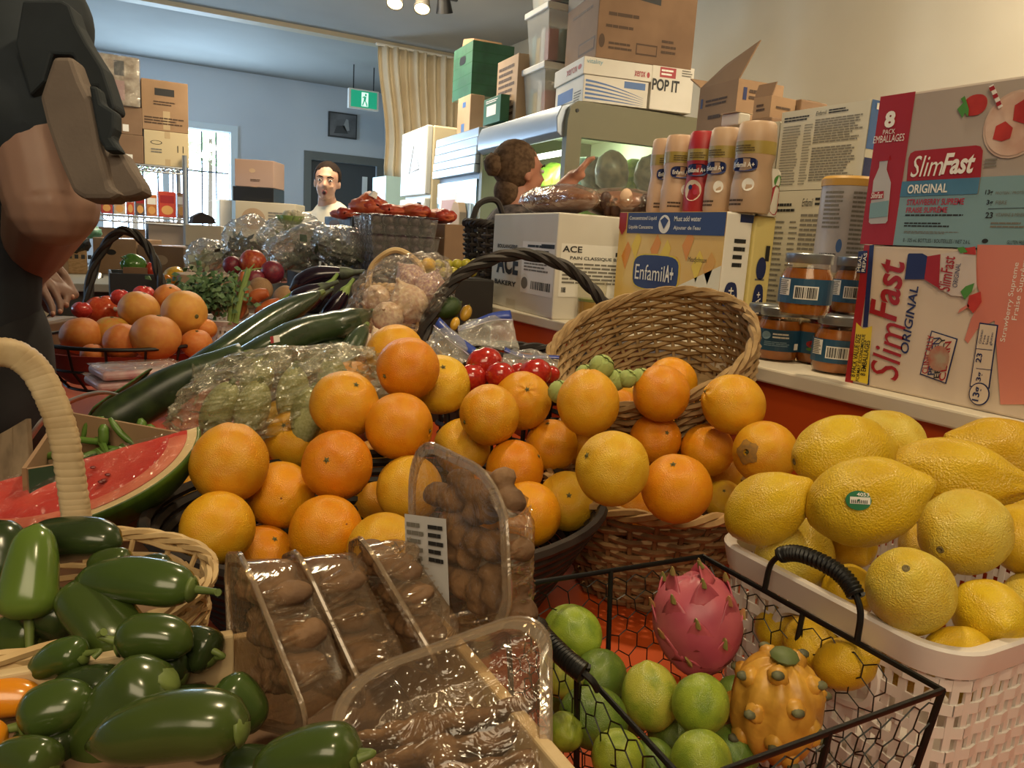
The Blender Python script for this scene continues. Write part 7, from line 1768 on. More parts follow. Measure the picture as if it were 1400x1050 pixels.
# yellow plums in a dark tray
m_plum = pm('plum_yellow', '#A9A83A', .3, '#C2B040', 5); trc = at(615, 386, 1.83)
MB().box2((trc.x - .09, trc.y - .05, TZ), (min(trc.x + .10, .838), trc.y + .10, trc.z + .012)).single('plum_tray', 'dark tray of small yellow plums', 'tray', MATS['crate_dark'], smooth=False, bevel=.004)
ADJ = ['nearest', 'second', 'third', 'fourth', 'fifth', 'sixth', 'seventh']
for r in range(2):
    for k in range(7):
        px = 570 + k * 12.5 + r * 5; py = 374 - r * 11 - k * .4
        ballthing('yellow_plum', f'small yellow plum, {ADJ[k]} from the left in the {"front" if r == 0 else "back"} row of the dark tray', 'plum', px, py, 7.5, 1.81 + r * .05, m_plum, 'yellow plums in the dark tray')
ballthing('orange', 'small orange on top of the yellow plums', 'orange', 586, 362, 10, 1.80, m_or[2], None)
# red onions in mesh bags, on the boxes at the end
m_mesh = pm('onion_mesh', '#B5482E', .5, '#C9683E', 26, bump=.6, bscale=60)
for k, (px, py, w, h, lab) in enumerate(((505, 284, 24, 13, 'mesh bag of red onions with a gathered white top, at the left'), (535, 290, 30, 9, 'low mesh bag of red onions in the middle'), (565, 290, 20, 10, 'mesh bag of red onions behind the grape box'), (602, 296, 18, 9, 'dark red mesh bag of onions at the right'), (470, 293, 16, 6, 'flat end of a red mesh bag on the printed box'))):
    c = at(px, py, 2.62); q = 2.62 / FPX; t = thing('onion_bag', lab, 'bag', c - V((0, 0, h * q)), 'mesh bags of onions')
    MB().ball(c, (w * q, .07, h * q), 26, 16, lambda d: 1 + .22 * (1 - 2 * abs(noise.noise(d * 3.2 + V((k * 4, 0, 0))))) + (.5 * math.exp(-(1 - d.z) * 20) if k == 0 else 0)).build('mesh', m_mesh, t, angle=0)
    for i in range(4): MB().ball(c + V((rnd.uniform(-.5, .5) * w * q, -.045, rnd.uniform(-.1, .3) * h * q)), (.022, .03, .02), 10, 7).build('onion', pm('onion_red', '#A53A2A', .35), t)
    if k == 0: MB().tube([c + V((0, -.03, h * q)), c + V((.01, -.03, h * q + .02))], [.016, .010], 8).build('gathered_top', m_paperw, t)
MB().box2((at(490, 305, 2.6).x, at(490, 305, 2.6).y, TZ), (at(640, 305, 2.6).x, at(490, 305, 2.6).y + .2, at(540, 303, 2.6).z)).single('onion_crate', 'tall dark crate carrying the onion bags', 'crate', MATS['crate_dark'], smooth=False, bevel=.004)
t, fa, fb = carton('fruit_carton', 'printed dark fruit carton with a picture panel in front of the woman in white', m_black, (480, 340), d=2.55, top=296, left=443, lb=.05); F = fa
fa.rect(.05, .1, .95, .95, pm('fruit_blue', '#52708E', .5, '#3A4A60', 18), 1); fa.oval(.4, .75, .2, .14, pm('fruit_brown', '#6E4038', .5), 2); fa.oval(.55, .35, .3, .18, pm('fruit_pale', '#8FA6BE', .5), 2); fa.flush(); fb.flush()
t, fa, fb = carton('dark_carton', 'black carton with a white tag right of the printed fruit carton', m_black, (506, 345), d=2.5, top=296, left=482, lb=.04); fa.rect(.1, .15, .8, .35, m_paperw); fa.flush(); fb.flush()

# ================================================================== BACK OF THE SHOP, LEFT
cz = at(120, 376, 3.2).z
m_cnt = pm('counter_grey', '#4A4A48', .5)
t = thing('back_counter', 'long grey counter with a pale edge along the far left, under the cartons', 'counter', (-.7, 3.6, 0))
x1 = at(262, 372, 3.4).x
MB().box2((-2.2, 3.2, cz - .03), (x1, 4.1, cz)).build('counter_top', pm('counter_top', '#A8A8A0', .4), t, smooth=False, bevel=.004)
MB().box2((-2.15, 3.25, .0), (x1 - .03, 4.05, cz - .03)).build('counter_body', m_cnt, t, smooth=False)
MB().tube([at(128, 400, 3.0), at(134, 378, 3.1)], .02, 10).single('steel_bottle', 'slim steel bottle standing before the counter', 'bottle', pm('steel', '#A6A8A8', .3, metal=1))
def box_at(name, label, l, r, top, bot, d, mat, depth=.25, cat='box', z0=None, group=None):
    a, b = at(l, bot, d), at(r, bot, d); z = z0 if z0 is not None else (a.z + b.z) / 2; tp = at((l + r) / 2, top, d).z
    t, fa, fb = carton(name, label, mat, None, p=(a.x, a.y, z), la=depth, lb=(V((b.x, b.y, 0)) - V((a.x, a.y, 0))).length, h=tp - z, yaw=math.atan2(b.y - a.y, b.x - a.x), cat=cat, group=group)
    return t, fa, fb
t, fa, fb = box_at('brown_carton', 'wide brown carton with an oval hand hole on the far left counter', 128, 187, 326, 373, 3.32, m_kraft, z0=cz); fb.oval(.42, .62, .12, .08, m_black, 1, 'hand_hole'); fb.flush(); fa.flush()
t, fa, fb = box_at('brown_carton', 'brown carton right of the one with the hand hole, under the wire rack', 189, 251, 336, 373, 3.32, m_kraft2, z0=cz); fb.oval(.5, .55, .16, .16, m_kraft3, 1, 'emblem'); fb.flush(); fa.flush()
t, fa, fb = box_at('cream_carton', 'tall cream carton at the right end of the far left counter', 254, 303, 308, 372, 3.2, pm('cream_card', '#C9BFA6', .7), z0=cz); fb.rect(0, .62, 1, .64, m_greyink); fb.flush(); fa.flush()
p = at(282, 303, 3.25); MB().prism([at(262, 306, 3.2), at(264, 296, 3.2), at(276, 290, 3.2), at(292, 297, 3.2), at(296, 306, 3.2)], (0, .12, 0)).single('folded_bag', 'dark brown folded bag lying on the cream carton', 'bag', pm('dark_brown', '#3E3430', .7), smooth=False, bevel=.004)
# wicker tray with dark contents
c = at(88, 356, 3.15); a, b = at(57, 340, 3.15), at(118, 340, 3.15)
t = thing('wicker_tray', 'square pale wicker basket with a row of holes on the far counter', 'basket', (c.x, c.y + .1, cz))
for q in ((a.x, a.y, b.x, a.y + .012), (a.x, a.y + .2, b.x, a.y + .212), (a.x, a.y + .012, a.x + .012, a.y + .2), (b.x - .012, a.y + .012, b.x, a.y + .2)): MB().box2((q[0], q[1], cz), (q[2], q[3], a.z)).build('panel', pm('wicker_tray', '#B89468', .7, '#A07E54', 60, stretch=(1, 1, 3), bump=.5, bscale=90), t, smooth=False)
for i in range(7): MB().box2((a.x + .02 + i * .024, a.y - .001, a.z - .035), (a.x + .034 + i * .024, a.y, a.z - .018)).build('hole', m_dark, t, smooth=False)
MB().box2((a.x, a.y, cz), (b.x, a.y + .2, cz + .004)).build('base', m_kraft2, t, smooth=False)
o = MB().ball(at(98, 332, 3.22), (.07, .07, .045), 20, 14, lambda d: 1 + .2 * noise.noise(d * 3)).single('dark_bag', 'black crumpled bag in the pale wicker basket', 'bag', pm('bag_black', '#202226', .25, bump=.5, bscale=30), angle=0)
o = MB().ball(at(122, 317, 3.4), (.05, .05, .028), 20, 14, lambda d: 1 + .25 * noise.noise(d * 3)).single('pale_bag', 'pale blue and green plastic bag behind the wicker basket', 'bag', pm('bag_mint', '#A8CCC8', .4, '#5E9A78', 20), angle=0)
t, fa, fb = box_at('produce_crate', 'wooden crate of red and yellow peppers at the left behind the arm', 18, 52, 338, 366, 3.0, m_kraft3, z0=cz); fa.flush(); fb.flush()
for k, (px, py, mt) in enumerate(((28, 332, m_br), (40, 335, m_by), (34, 338, m_br), (20, 336, m_by))): bell(px, py, 7, 3.05, mt, ('red pepper in the far left crate, leftmost red', 'yellow pepper in the far left crate, right one', 'red pepper at the front of the far left crate', 'yellow pepper at the left end of the far left crate')[k], V((0, .2, 1)))
# wire rack with packets and cartons
rd = 4.7
t = thing('wire_rack', 'chrome wire rack standing before the window with packets and cartons', 'rack', (at(190, 350, rd).x, at(190, 350, rd).y + .2, 0))
m_chr = pm('chrome', '#B8BCC0', .3, metal=.8)
rx0, rx1 = at(96, 230, rd).x, at(255, 230, rd).x; ry = at(200, 230, rd).y; rz1 = at(200, 226, rd).z; rz2 = at(200, 297, rd).z
for x in (rx0, rx1):
    for y in (ry, ry + .4): MB().tube([(x, y, 0), (x, y, rz1 + .08)], .014, 8).build('post', m_chr, t)
for z in (rz1, rz2, rz2 - .32, .3):
    s = MB(); s.tube([(rx0, ry, z), (rx1, ry, z), (rx1, ry + .4, z), (rx0, ry + .4, z)], .007, 5, closed=True); s.tube([(rx0, ry, z - .035), (rx1, ry, z - .035)], .005, 5)
    for i in range(24): x = rx0 + (rx1 - rx0) * i / 23; s.tube([(x, ry, z), (x, ry + .4, z)], .0035, 4)
    for i in range(32): s.tube([(rx0 + (rx1 - rx0) * i / 32, ry, z - (.035 if i % 2 else 0)), (rx0 + (rx1 - rx0) * (i + 1) / 32, ry, z - (0 if i % 2 else .035))], .004, 4)
    s.build('wire_shelf', m_chr, t)
def onrack(l, r, top, z, mat, name, lab, depth=.3, grp=None, dy=.03):
    a = ony(l, 200, ry + dy); b = ony(r, 200, ry + dy); tp = ony((l + r) / 2, top, ry + dy).z
    return carton(name, lab, mat, None, p=(a.x, ry + dy, z + .008), la=depth, lb=b.x - a.x, h=tp - z - .008, group=grp)
t, fa, fb = onrack(197, 258, 180, rz1, pm('card_cream', '#C6B48E', .7), 'cream_carton', 'cream carton with an oval mark and two arrows, on the wire rack'); fb.oval(.27, .66, .13, .06, m_ink, 1); fb.oval(.27, .66, .11, .045, MATS['card_cream'], 2); fb.fine(.15, .35, .42, .5, 2, m_greyink, words=3); fb.rect(.74, .42, .76, .62, m_ink); fb.rect(.86, .42, .88, .62, m_ink); fb.rect(.46, .8, .58, 1, m_tape); fb.rect(.46, 0, .58, .2, m_tape); fb.flush(); fa.flush()
ztop = t.location.z + t['size'][2]
a = ony(195, 200, ry + .03); b = ony(258, 200, ry + .03)
t, fa, fb = carton('brown_carton', 'brown carton with a dark printed label, topmost at the right of the rack', m_kraft, None, p=(a.x, ry + .03, ztop + .001), la=.3, lb=b.x - a.x, h=ony(226, 111, ry + .03).z - ztop); fb.rect(.28, .70, .70, .84, m_ink); fb.fine(.25, .5, .75, .6, 2, m_inkb, words=4); fb.fine(.05, .12, .95, .28, 3, m_inkb, words=6); fb.rect(.45, .03, .60, .40, m_tape); fb.flush(); fa.flush()
t, fa, fb = onrack(158, 196, 184, rz1, m_kraft2, 'brown_carton', 'lower of two brown cartons on the rack left of the cream one'); fb.rect(.3, .1, .6, .3, m_paperw); fb.flush(); fa.flush()
z2 = t.location.z + t['size'][2]; a = ony(154, 200, ry + .03); b = ony(195, 200, ry + .03)
t, fa, fb = carton('brown_carton', 'upper of two brown cartons on the rack, a white sticker on it', m_kraft2, None, p=(a.x, ry + .03, z2 + .001), la=.3, lb=b.x - a.x, h=ony(176, 146, ry + .03).z - z2); fb.rect(.35, .1, .55, .35, m_paperw); fb.flush(); fa.flush()
z3 = t.location.z + t['size'][2]; a = ony(124, 200, ry + .02); b = ony(193, 200, ry + .02)
t, fa, fb = carton('wrapped_bundle', 'film-wrapped bundle of goods topmost at the left of the rack', pm('bundle', '#8A7662', .3, '#C2B4A0', 14), None, p=(a.x, ry + .02, z3 + .002), la=.3, lb=b.x - a.x, h=ony(160, 76, ry + .02).z - z3, cat='bundle', lid=True)
MB().box((.5 * (b.x - a.x), .15, t['size'][2] / 2), (b.x - a.x + .012, .312, t['size'][2] + .012)).build('shrink_film', film('shrink', '#FAFAFA', .08, .2, .1, 1.0, 12), t, smooth=False, bevel=.02); fb.rect(.0, .55, .35, .8, m_paperw, 1); fb.rect(.4, .1, .7, .5, pm('bundle_pink', '#B08A84', .5), 1); fb.rect(.5, .6, .7, .9, m_dark, 1); fa.flush(); fb.flush()
PK = [('#C8702E', 'orange'), ('#C23A34', 'red'), ('#D9C7A8', 'cream'), ('#B9472E', 'rust red'), ('#4A4A52', 'dark grey'), ('#B0714A', 'brown'), ('#C9503A', 'bright red'), ('#8A5A3E', 'dark brown')]
xs = [112, 134, 152, 170, 182, 197, 214, 240, 253]
for k in range(8):
    t, fa, fb = onrack(xs[k] + 1, xs[k + 1] - 1, 262 + (k % 3) * 2, rz2, pm('packet_' + str(k), PK[k][0], .35, PK[(k + 3) % 8][0], 9), 'food_packet', f'{PK[k][1]} food packet, {("first", "second", "third", "fourth", "fifth", "sixth", "seventh", "last")[k]} from the left on the wire rack', .12, 'packets on the wire rack'); fb.rect(.1, .55, .9, .85, m_paperw if k % 2 else m_prred, 1); fb.oval(.5, .28, .34, .18, pm('snack_print', '#D9A25E', .5), 1); fa.flush(); fb.flush()
for k, (l, r, tp, mt, lab) in enumerate(((200, 250, 303, pm('carton_taupe', '#8E7E70', .6), 'grey-brown carton on the lower rack shelf'), (130, 196, 312, m_kraft2, 'dark brown carton on the lower rack shelf at the left'))):
    t, fa, fb = onrack(l, r, tp, rz2 - .32, mt, 'brown_carton', lab, .3); fa.flush(); fb.flush()
# boxes by the window
d4 = 5.2
gz = at(360, 330, d4).z
t, fa, fb = box_at('grey_carton', 'wide cream carton with faint print under the black box by the window', 322, 403, 277, 335, d4, pm('cream_grey', '#B8AD96', .7)); fb.oval(.3, .6, .2, .25, m_kraft3, 1); fb.fine(.55, .3, .95, .8, 7, m_greyink, words=4); fb.flush(); fa.flush()
q = t.location; z = q.z + t['size'][2]
MB().box2((q.x, q.y, 0), (q.x + .40, q.y + .3, q.z - .001)).single('storage_cabinet', 'low grey cabinet behind the bags, carrying the cream carton', 'cabinet', m_cnt, smooth=False, bevel=.004)
t, fa, fb = box_at('black_box', 'flat black box between the cream carton and the brown one by the window', 318, 374, 256, 277, d4, m_black, z0=z + .002); fa.flush(); fb.flush(); z = t.location.z + t['size'][2]
t, fa, fb = box_at('brown_carton', 'brown carton topmost in the stack by the window', 321, 374, 219, 256, d4, pm('carton_rose', '#9A8072', .7), z0=z + .002); fb.oval(.45, .6, .08, .08, m_kraft3, 1); fb.fine(.4, .2, .7, .3, 2, m_inkb, words=2); fb.flush(); fa.flush()
MB().box2((at(300, 280, 5.3).x, at(300, 280, 5.3).y, 0), (at(312, 280, 5.3).x + .03, at(300, 280, 5.3).y + .2, at(300, 272, 5.3).z)).single('white_canister', 'white canister standing before the window', 'canister', m_white, smooth=False, bevel=.01)
# carton and white-green bag under the hand
t, fa, fb = box_at('brown_carton', 'brown carton below the hand at the left edge', 24, 70, 440, 505, 2.05, m_kraft2, .18); fa.flush(); fb.flush(); q = t.location
t = thing('printed_bag', 'white and green printed bag on the brown carton below the hand', 'bag', (q.x + .04, q.y + .06, q.z + bpy.data.objects[t.name]['size'][2]))
c = at(36, 422, 2.1); MB().ball(c, (.05, .05, .04), 18, 12, lambda d: 1 + .25 * noise.noise(d * 2.5)).build('bag_body', pm('bag_white', '#D2CFBE', .5, '#C2BFAE', 6), t, angle=0)
MB().ball(c + V((-.012, -.024, -.015)), (.028, .03, .02), 14, 10, lambda d: 1 + .2 * noise.noise(d * 2.5)).build('green_print', pm('bag_greenp', '#2F8A48', .5), t, angle=0)

# ================================================================== PEOPLE
m_skin = pm('skin', '#B07A62', .5, '#A87058', 8, sss=.1, bump=.05, bscale=150); m_skin2 = pm('skin_pale', '#C69A80', .5, '#B98A70', 8, sss=.1); m_skin3 = pm('skin_tan', '#98786A', .5, '#8E6E62', 6, sss=.1)
m_hair = pm('hair_dark', '#2A1E18', .8, '#1E1612', 40, stretch=(1, 1, 8), spec=.15); m_hair2 = pm('hair_brown', '#66503C', .8, '#4A3828', 50, spec=.15)
m_shirtb = pm('shirt_black', '#222A32', .9, '#28303A', 9, bump=.3, bscale=25); m_tee = pm('shirt_white', '#D8D0BC', .85, '#C9C0AA', 5, bump=.4, bscale=12)
m_eye = pm('eye_white', '#D8D4CC', .3); m_iris = pm('iris', '#2A1C14', .2); m_lip = pm('lip', '#8A4A42', .4); m_mouth = pm('mouth_dark', '#2A1210', .6)
def fuse(o, size, smooth=6, fac=.5):
    md = o.modifiers.new('fuse', 'REMESH'); md.mode = 'VOXEL'; md.voxel_size = size; md.use_smooth_shade = True
    s = o.modifiers.new('relax', 'SMOOTH'); s.iterations = smooth; s.factor = fac
    return o
def limb(m, pts, rr, n=12):
    P = bezier(pts, 6); R = lerp_list(rr, len(P)); m.tube(P, R, n); m.ball(P[0], R[0], 12, 8); m.ball(P[-1], R[-1], 12, 8)
def head(m, c, M, s=1.0):
    """face looks along local -y; s scales a 0.23 m head"""
    T = lambda p: c + M @ (V(p) * s)
    m.ball(T((0, .012, .03)), V((.074, .092, .088)) * s, 20, 16, None, M); m.ball(T((0, -.022, -.028)), V((.058, .066, .078)) * s, 20, 16, None, M)
    m.ball(T((0, -.055, -.085)), V((.028, .026, .022)) * s, 12, 8, None, M)
    m.tube([T((0, -.082, .018)), T((0, -.098, -.012)), T((0, -.102, -.026))], [.008 * s, .012 * s, .014 * s], 8)
    for x in (-1, 1):
        m.ball(T((x * .074, .012, -.008)), V((.010, .020, .030)) * s, 10, 8, None, M); m.ball(T((x * .034, -.070, -.022)), V((.018, .014, .015)) * s, 10, 8, None, M)
    m.ball(T((0, -.078, .036)), V((.045, .012, .010)) * s, 10, 8, None, M)
    m.tube([T((0, .015, -.06)), T((0, .028, -.15))], [.050 * s, .054 * s], 14)
def face_parts(t, c, M, s=1.0, open_mouth=False):
    T = lambda p: c + M @ (V(p) * s)
    for x in (-1, 1):
        e = MB().ball(T((x * .031, -.0795, .012)), V((.0125, .008, .0075)) * s, 12, 8, None, M).build('eye', m_eye, t)
        MB().ball(T((x * .031, -.086, .012)), V((.0062, .0035, .0062)) * s, 10, 6, None, M).build('iris', m_iris, e)
        MB().tube([T((x * .014, -.088, .030)), T((x * .032, -.090, .036)), T((x * .050, -.080, .029))], [.0036 * s, .0042 * s, .002 * s], 6).build('eyebrow', m_hair, t)
    if open_mouth:
        MB().ball(T((0, -.0885, -.058)), V((.016, .010, .017)) * s, 14, 10, None, M).build('lips', m_lip, t); MB().ball(T((0, -.0945, -.058)), V((.010, .006, .011)) * s, 12, 8, None, M).build('open_mouth', m_mouth, t)
    else: MB().ball(T((0, -.088, -.056)), V((.022, .008, .007)) * s, 14, 8, None, M).build('lips', m_lip, t)
def facing(dirv, tilt=0):
    f = V(dirv).normalized(); y = -f; x = V((0, 0, 1)).cross(f * -1); x = y.cross(V((0, 0, 1))).normalized(); z = x.cross(y).normalized(); return Matrix((x, y, z)).transposed() @ Matrix.Rotation(tilt, 3, 'Y')

# woman in white far back: looks over towards the viewer, mouth open
d = 5.0; hc = at(447, 250, d); base = V((hc.x + .03, hc.y + .05, 0))
t = thing('person', 'woman in a loose white top with dark tied-back hair and open mouth', 'person', base)
Mh = facing((EYE - hc) + V((-.8, 0, .1)), .04)
m = MB(); head(m, hc, Mh, 1.06)
sh = hc + V((.05, .06, -.27))
rgt = V((.80, -.45, 0)); fwd = V((-.45, -.80, 0)).normalized()
for pts, rr in (([hc + V((.02, .03, -.12)), sh + V((0, 0, .02)), sh + V((0, 0, -.1))], [.055, .075, .11]), ([sh + V((0, 0, -.05)), sh + V((0, 0, -.3)), sh + V((0, 0, -.52))], [.13, .12, .14]),
                ([sh - rgt * .17, sh - rgt * .21 + V((0, 0, -.27)), sh - rgt * .17 + fwd * .12 + V((0, 0, -.46))], [.05, .042, .032]), ([sh + rgt * .17, sh + rgt * .22 + V((0, 0, -.27)), sh + rgt * .16 + fwd * .14 + V((0, 0, -.45))], [.05, .042, .032]),
                ([sh + rgt * .08 + V((0, 0, -.5)), V((sh.x + .07, sh.y, .45)), V((sh.x + .07, sh.y, .06))], [.09, .06, .04]), ([sh - rgt * .08 + V((0, 0, -.5)), V((sh.x - .09, sh.y, .45)), V((sh.x - .09, sh.y, .06))], [.09, .06, .04]), ([sh - rgt * .17, sh + rgt * .17], [.06, .06])): limb(m, pts, rr)
for sx in (1, -1):
    h0 = sh + rgt * .165 * sx + fwd * .13 + V((0, 0, -.47))
    for k in range(4): m.tube([h0, h0 + fwd * .05 + rgt * (.018 * (k - 1.5)) + V((0, 0, -.03)), h0 + fwd * .09 + rgt * (.02 * (k - 1.5)) + V((0, 0, -.06))], [.013, .010, .007], 7)
    m.tube([h0, h0 - rgt * sx * .03 + fwd * .03, h0 - rgt * sx * .04 + fwd * .06], [.013, .010, .008], 7); m.ball(h0 + fwd * .03 + V((0, 0, -.02)), (.035, .035, .02), 10, 8)
fuse(m.build('body', m_skin2, t, angle=0), .011, 4)
face_parts(t, hc, Mh, 1.06, True)
T = lambda p: hc + Mh @ (V(p) * 1.06)
h = MB(); h.ball(T((0, .026, .040)), V((.083, .094, .092)) * 1.06, 24, 18, lambda q: 1 + .02 * noise.noise(q * 6), Mh); h.ball(T((.0, .115, -.01)), (.045, .045, .05), 14, 10)
hm_ = h.build('hair', m_hair, t, angle=0)
# shave the hair off the face: keep only what lies behind the hairline
me = hm_.data; bm = bmesh.new(); bm.from_mesh(me); O_ = ORG[t.name]
kill = [v for v in bm.verts if (Mh.transposed() @ (v.co + O_ - hc)).y / 1.06 < -.030 and (Mh.transposed() @ (v.co + O_ - hc)).z / 1.06 < .066 or ((Mh.transposed() @ (v.co + O_ - hc)).y / 1.06 < .0 and (Mh.transposed() @ (v.co + O_ - hc)).z / 1.06 < .0)]
bmesh.ops.delete(bm, geom=kill, context='VERTS'); bm.to_mesh(me); bm.free()
m = MB(); limb(m, [sh - rgt * .17 + V((0, 0, .0)), sh + rgt * .17], [.085, .085]); limb(m, [sh + V((0, 0, .03)), sh + V((0, 0, -.3)), sh + V((0, 0, -.55))], [.14, .155, .18], 18)
limb(m, [sh - rgt * .17, sh - rgt * .24 + V((0, 0, -.17))], [.08, .08]); limb(m, [sh + rgt * .17, sh + rgt * .25 + V((0, 0, -.17))], [.08, .085]); limb(m, [hc + V((.02, .04, -.17)), sh], [.07, .11])
fuse(m.build('white_top', m_tee, t, angle=0), .014, 5)
m = MB()
for s in (1, -1): limb(m, [sh + rgt * .08 * s + V((0, 0, -.52)), V((sh.x + .08 * s, sh.y, .45)), V((sh.x + .08 * s, sh.y, .08))], [.11, .085, .06])
fuse(m.build('trousers', m_dark, t, angle=0), .016, 4)
for s in (1, -1): MB().ball((sh.x + .08 * s, sh.y - .05, .04), (.045, .12, .04), 14, 8).build('shoe', m_black, t)

# woman at the open cooler, seen from behind and the side, reaching in
d = 3.05; hc = at(712, 238, d)
base = V((hc.x - .02, hc.y, 0))
t = thing('person', 'woman with a brown hair bun and dark patterned top reaching into the chiller', 'person', base)
look = (ROT @ V((.86, .12, -.50))); look.z = .05; Mh = facing(look, 0)
m = MB(); head(m, hc, Mh, 1.0); sh = hc + V((-.01, .0, -.27)); fw = V((look.x, look.y, 0)).normalized(); rg = fw.cross(V((0, 0, 1))).normalized()
reach = at(778, 250, 3.02)
# right arm hangs, left arm reaches into the case
for pts, rr in (([hc + V((0, 0, -.10)), sh, sh + V((0, 0, -.1))], [.055, .08, .11]), ([sh + V((0, 0, -.05)), sh + V((0, 0, -.3)), sh + V((0, 0, -.52))], [.13, .125, .145]), ([sh - rg * .16, sh + rg * .16], [.06, .06]),
                ([sh + rg * .16, sh + rg * .2 + V((0, 0, -.27)), sh + rg * .17 + fw * .08 + V((0, 0, -.5))], [.05, .042, .032]), ([sh - rg * .13 + fw * .02, (sh * .5 + reach * .5) + V((0, 0, .01)), reach], [.055, .048, .034]),
                ([sh + rg * .08 + V((0, 0, -.5)), V((sh.x, sh.y, .45)) + rg * .08, V((sh.x, sh.y, .06)) + rg * .08], [.09, .06, .04]), ([sh - rg * .08 + V((0, 0, -.5)), V((sh.x, sh.y, .45)) - rg * .08, V((sh.x, sh.y, .06)) - rg * .08], [.09, .06, .04])): limb(m, pts, rr)
ad = (reach - sh).normalized(); sd_ = ad.cross(V((0, 0, 1))).normalized()
m.ball(reach + ad * .04, (.04, .04, .022), 12, 8)
for k in range(4): m.tube([reach + ad * .06 + sd_ * .018 * (k - 1.5), reach + ad * .11 + sd_ * .02 * (k - 1.5) + V((0, 0, .005)), reach + ad * .15 + sd_ * .02 * (k - 1.5) + V((0, 0, -.012))], [.012, .010, .008], 7)
m.tube([reach + ad * .03 + sd_ * .03, reach + ad * .06 + sd_ * .05, reach + ad * .09 + sd_ * .05], [.013, .011, .009], 7)
h0 = sh + rg * .17 + fw * .09 + V((0, 0, -.53)); m.ball(h0 + V((0, 0, -.02)), (.035, .035, .045), 10, 8)
for k in range(4): m.tube([h0 + V((0, 0, -.04)), h0 + fw * .018 * (k - 1.5) + V((0, 0, -.1)), h0 + fw * .02 * (k - 1.5) + V((0, 0, -.14))], [.012, .010, .007], 7)
fuse(m.build('body', m_skin, t, angle=0), .010, 4)
face_parts(t, hc, Mh, 1.0)
h = MB(); T = lambda p: hc + Mh @ V(p)
h.ball(T((0, .028, .034)), (.086, .098, .098), 26, 20, lambda q: 1 + .03 * noise.noise(q * 7), Mh); h.ball(T((0, .125, .03)), (.042, .038, .044), 16, 12, lambda q: 1 + .12 * noise.noise(q * 4), Mh); h.ball(T((0, .065, -.07)), (.055, .05, .06), 16, 10, None, Mh)
hm_ = h.build('hair', m_hair2, t, angle=0)
me = hm_.data; bm = bmesh.new(); bm.from_mesh(me); O_ = ORG[t.name]
loc = lambda v: Mh.transposed() @ (v.co + O_ - hc)
bmesh.ops.delete(bm, geom=[v for v in bm.verts if loc(v).y < -.035 and loc(v).z < .088 or (loc(v).y < .0 and loc(v).z < .012)], context='VERTS'); bm.to_mesh(me); bm.free()
m = MB(); limb(m, [sh - rg * .16, sh + rg * .16], [.082, .082]); limb(m, [sh + V((0, 0, .03)), sh + V((0, 0, -.3)), sh + V((0, 0, -.56))], [.135, .15, .17], 18); limb(m, [sh + rg * .16, sh + rg * .21 + V((0, 0, -.16))], [.07, .065]); limb(m, [sh - rg * .14, sh.lerp(reach, .28)], [.075, .07])
fuse(m.build('patterned_top', pm('pattern_top', '#2E2A2C', .85, '#6A5E58', 34), t, angle=0), .013, 4)
m = MB()
for s in (1, -1): limb(m, [sh + rg * .08 * s + V((0, 0, -.52)), V((sh.x, sh.y, .45)) + rg * .08 * s, V((sh.x, sh.y, .08)) + rg * .08 * s], [.11, .085, .06])
fuse(m.build('trousers', m_dark, t, angle=0), .016, 4)
for s in (1, -1): MB().ball(V((sh.x, sh.y, .04)) + rg * .08 * s + fw * .05, (.06, .06, .04), 14, 8).build('shoe', m_black, t)

# shopper at the left edge: black shirt, bent arm, hand over the fruit; head above the picture
dT = 1.12
def S(px, py, dd=dT): return at(px, py, dd)
shd = S(30, 40, 1.06)            # right shoulder
t = thing('person', 'shopper in a black T-shirt at the left edge reaching over the fruit', 'person', V((-.36, 1.28, 0)))
elbow = S(72, 278, 1.02); wr = S(30, 383, 1.42)
chest = V((shd.x - .20, shd.y + .10, shd.z - .10)); hip = V((-.40, 1.30, .98))
neck = V((chest.x + .02, chest.y + .02, chest.z + .22)); hd = neck + V((.06, .03, .20))
m = MB()
limb(m, [shd + V((-.03, 0, -.02)), S(52, 190, 1.02), elbow], [.062, .062, .058], 18)
limb(m, [elbow, elbow.lerp(wr, .45) + V((0, 0, .0)), wr], [.057, .048, .030], 16)
fd = (at(100, 402, 1.47) - wr); fd.normalize(); sdv = fd.cross(V((0, 0, 1))).normalized(); dn = V((0, 0, -1))
palm = wr + fd * .055
m.ball(wr + fd * .045, 1, 16, 12, None, Matrix((fd * .052, sdv * .040, (fd.cross(sdv)).normalized() * .019)).transposed())
limb(m, [wr, wr + fd * .04], [.028, .024], 12)
K = [(at(74, 367, 1.46), at(87, 375, 1.47), at(97, 393, 1.46), at(99, 407, 1.45)), (at(68, 374, 1.44), at(81, 387, 1.445), at(90, 405, 1.44), at(91, 418, 1.43)), (at(61, 381, 1.42), at(72, 396, 1.42), at(81, 414, 1.415), at(82, 427, 1.41)), (at(54, 387, 1.40), at(62, 403, 1.395), at(70, 418, 1.39), at(72, 430, 1.385))]
for k, f in enumerate(K): P = bezier([wr + fd * .03 + sdv * .012 * (k - 1.5)] + list(f), 4); m.tube(P, lerp_list([.012, .0092, .0084, .0076, .0058], len(P)), 9); m.ball(P[-1], .0060, 8, 6); m.ball(f[1], .0094, 8, 6)
P = bezier([wr + fd * .015 - dn * .0, at(48, 400, 1.43), at(58, 414, 1.44), at(68, 424, 1.44)], 4); m.tube(P, lerp_list([.014, .012, .010, .008], len(P)), 9); m.ball(P[-1], .008, 8, 6)
head(m, hd, facing((.5, .8, -.35)), 1.0)
limb(m, [hd + V((0, 0, -.1)), neck + V((0, 0, -.06))], [.055, .065])
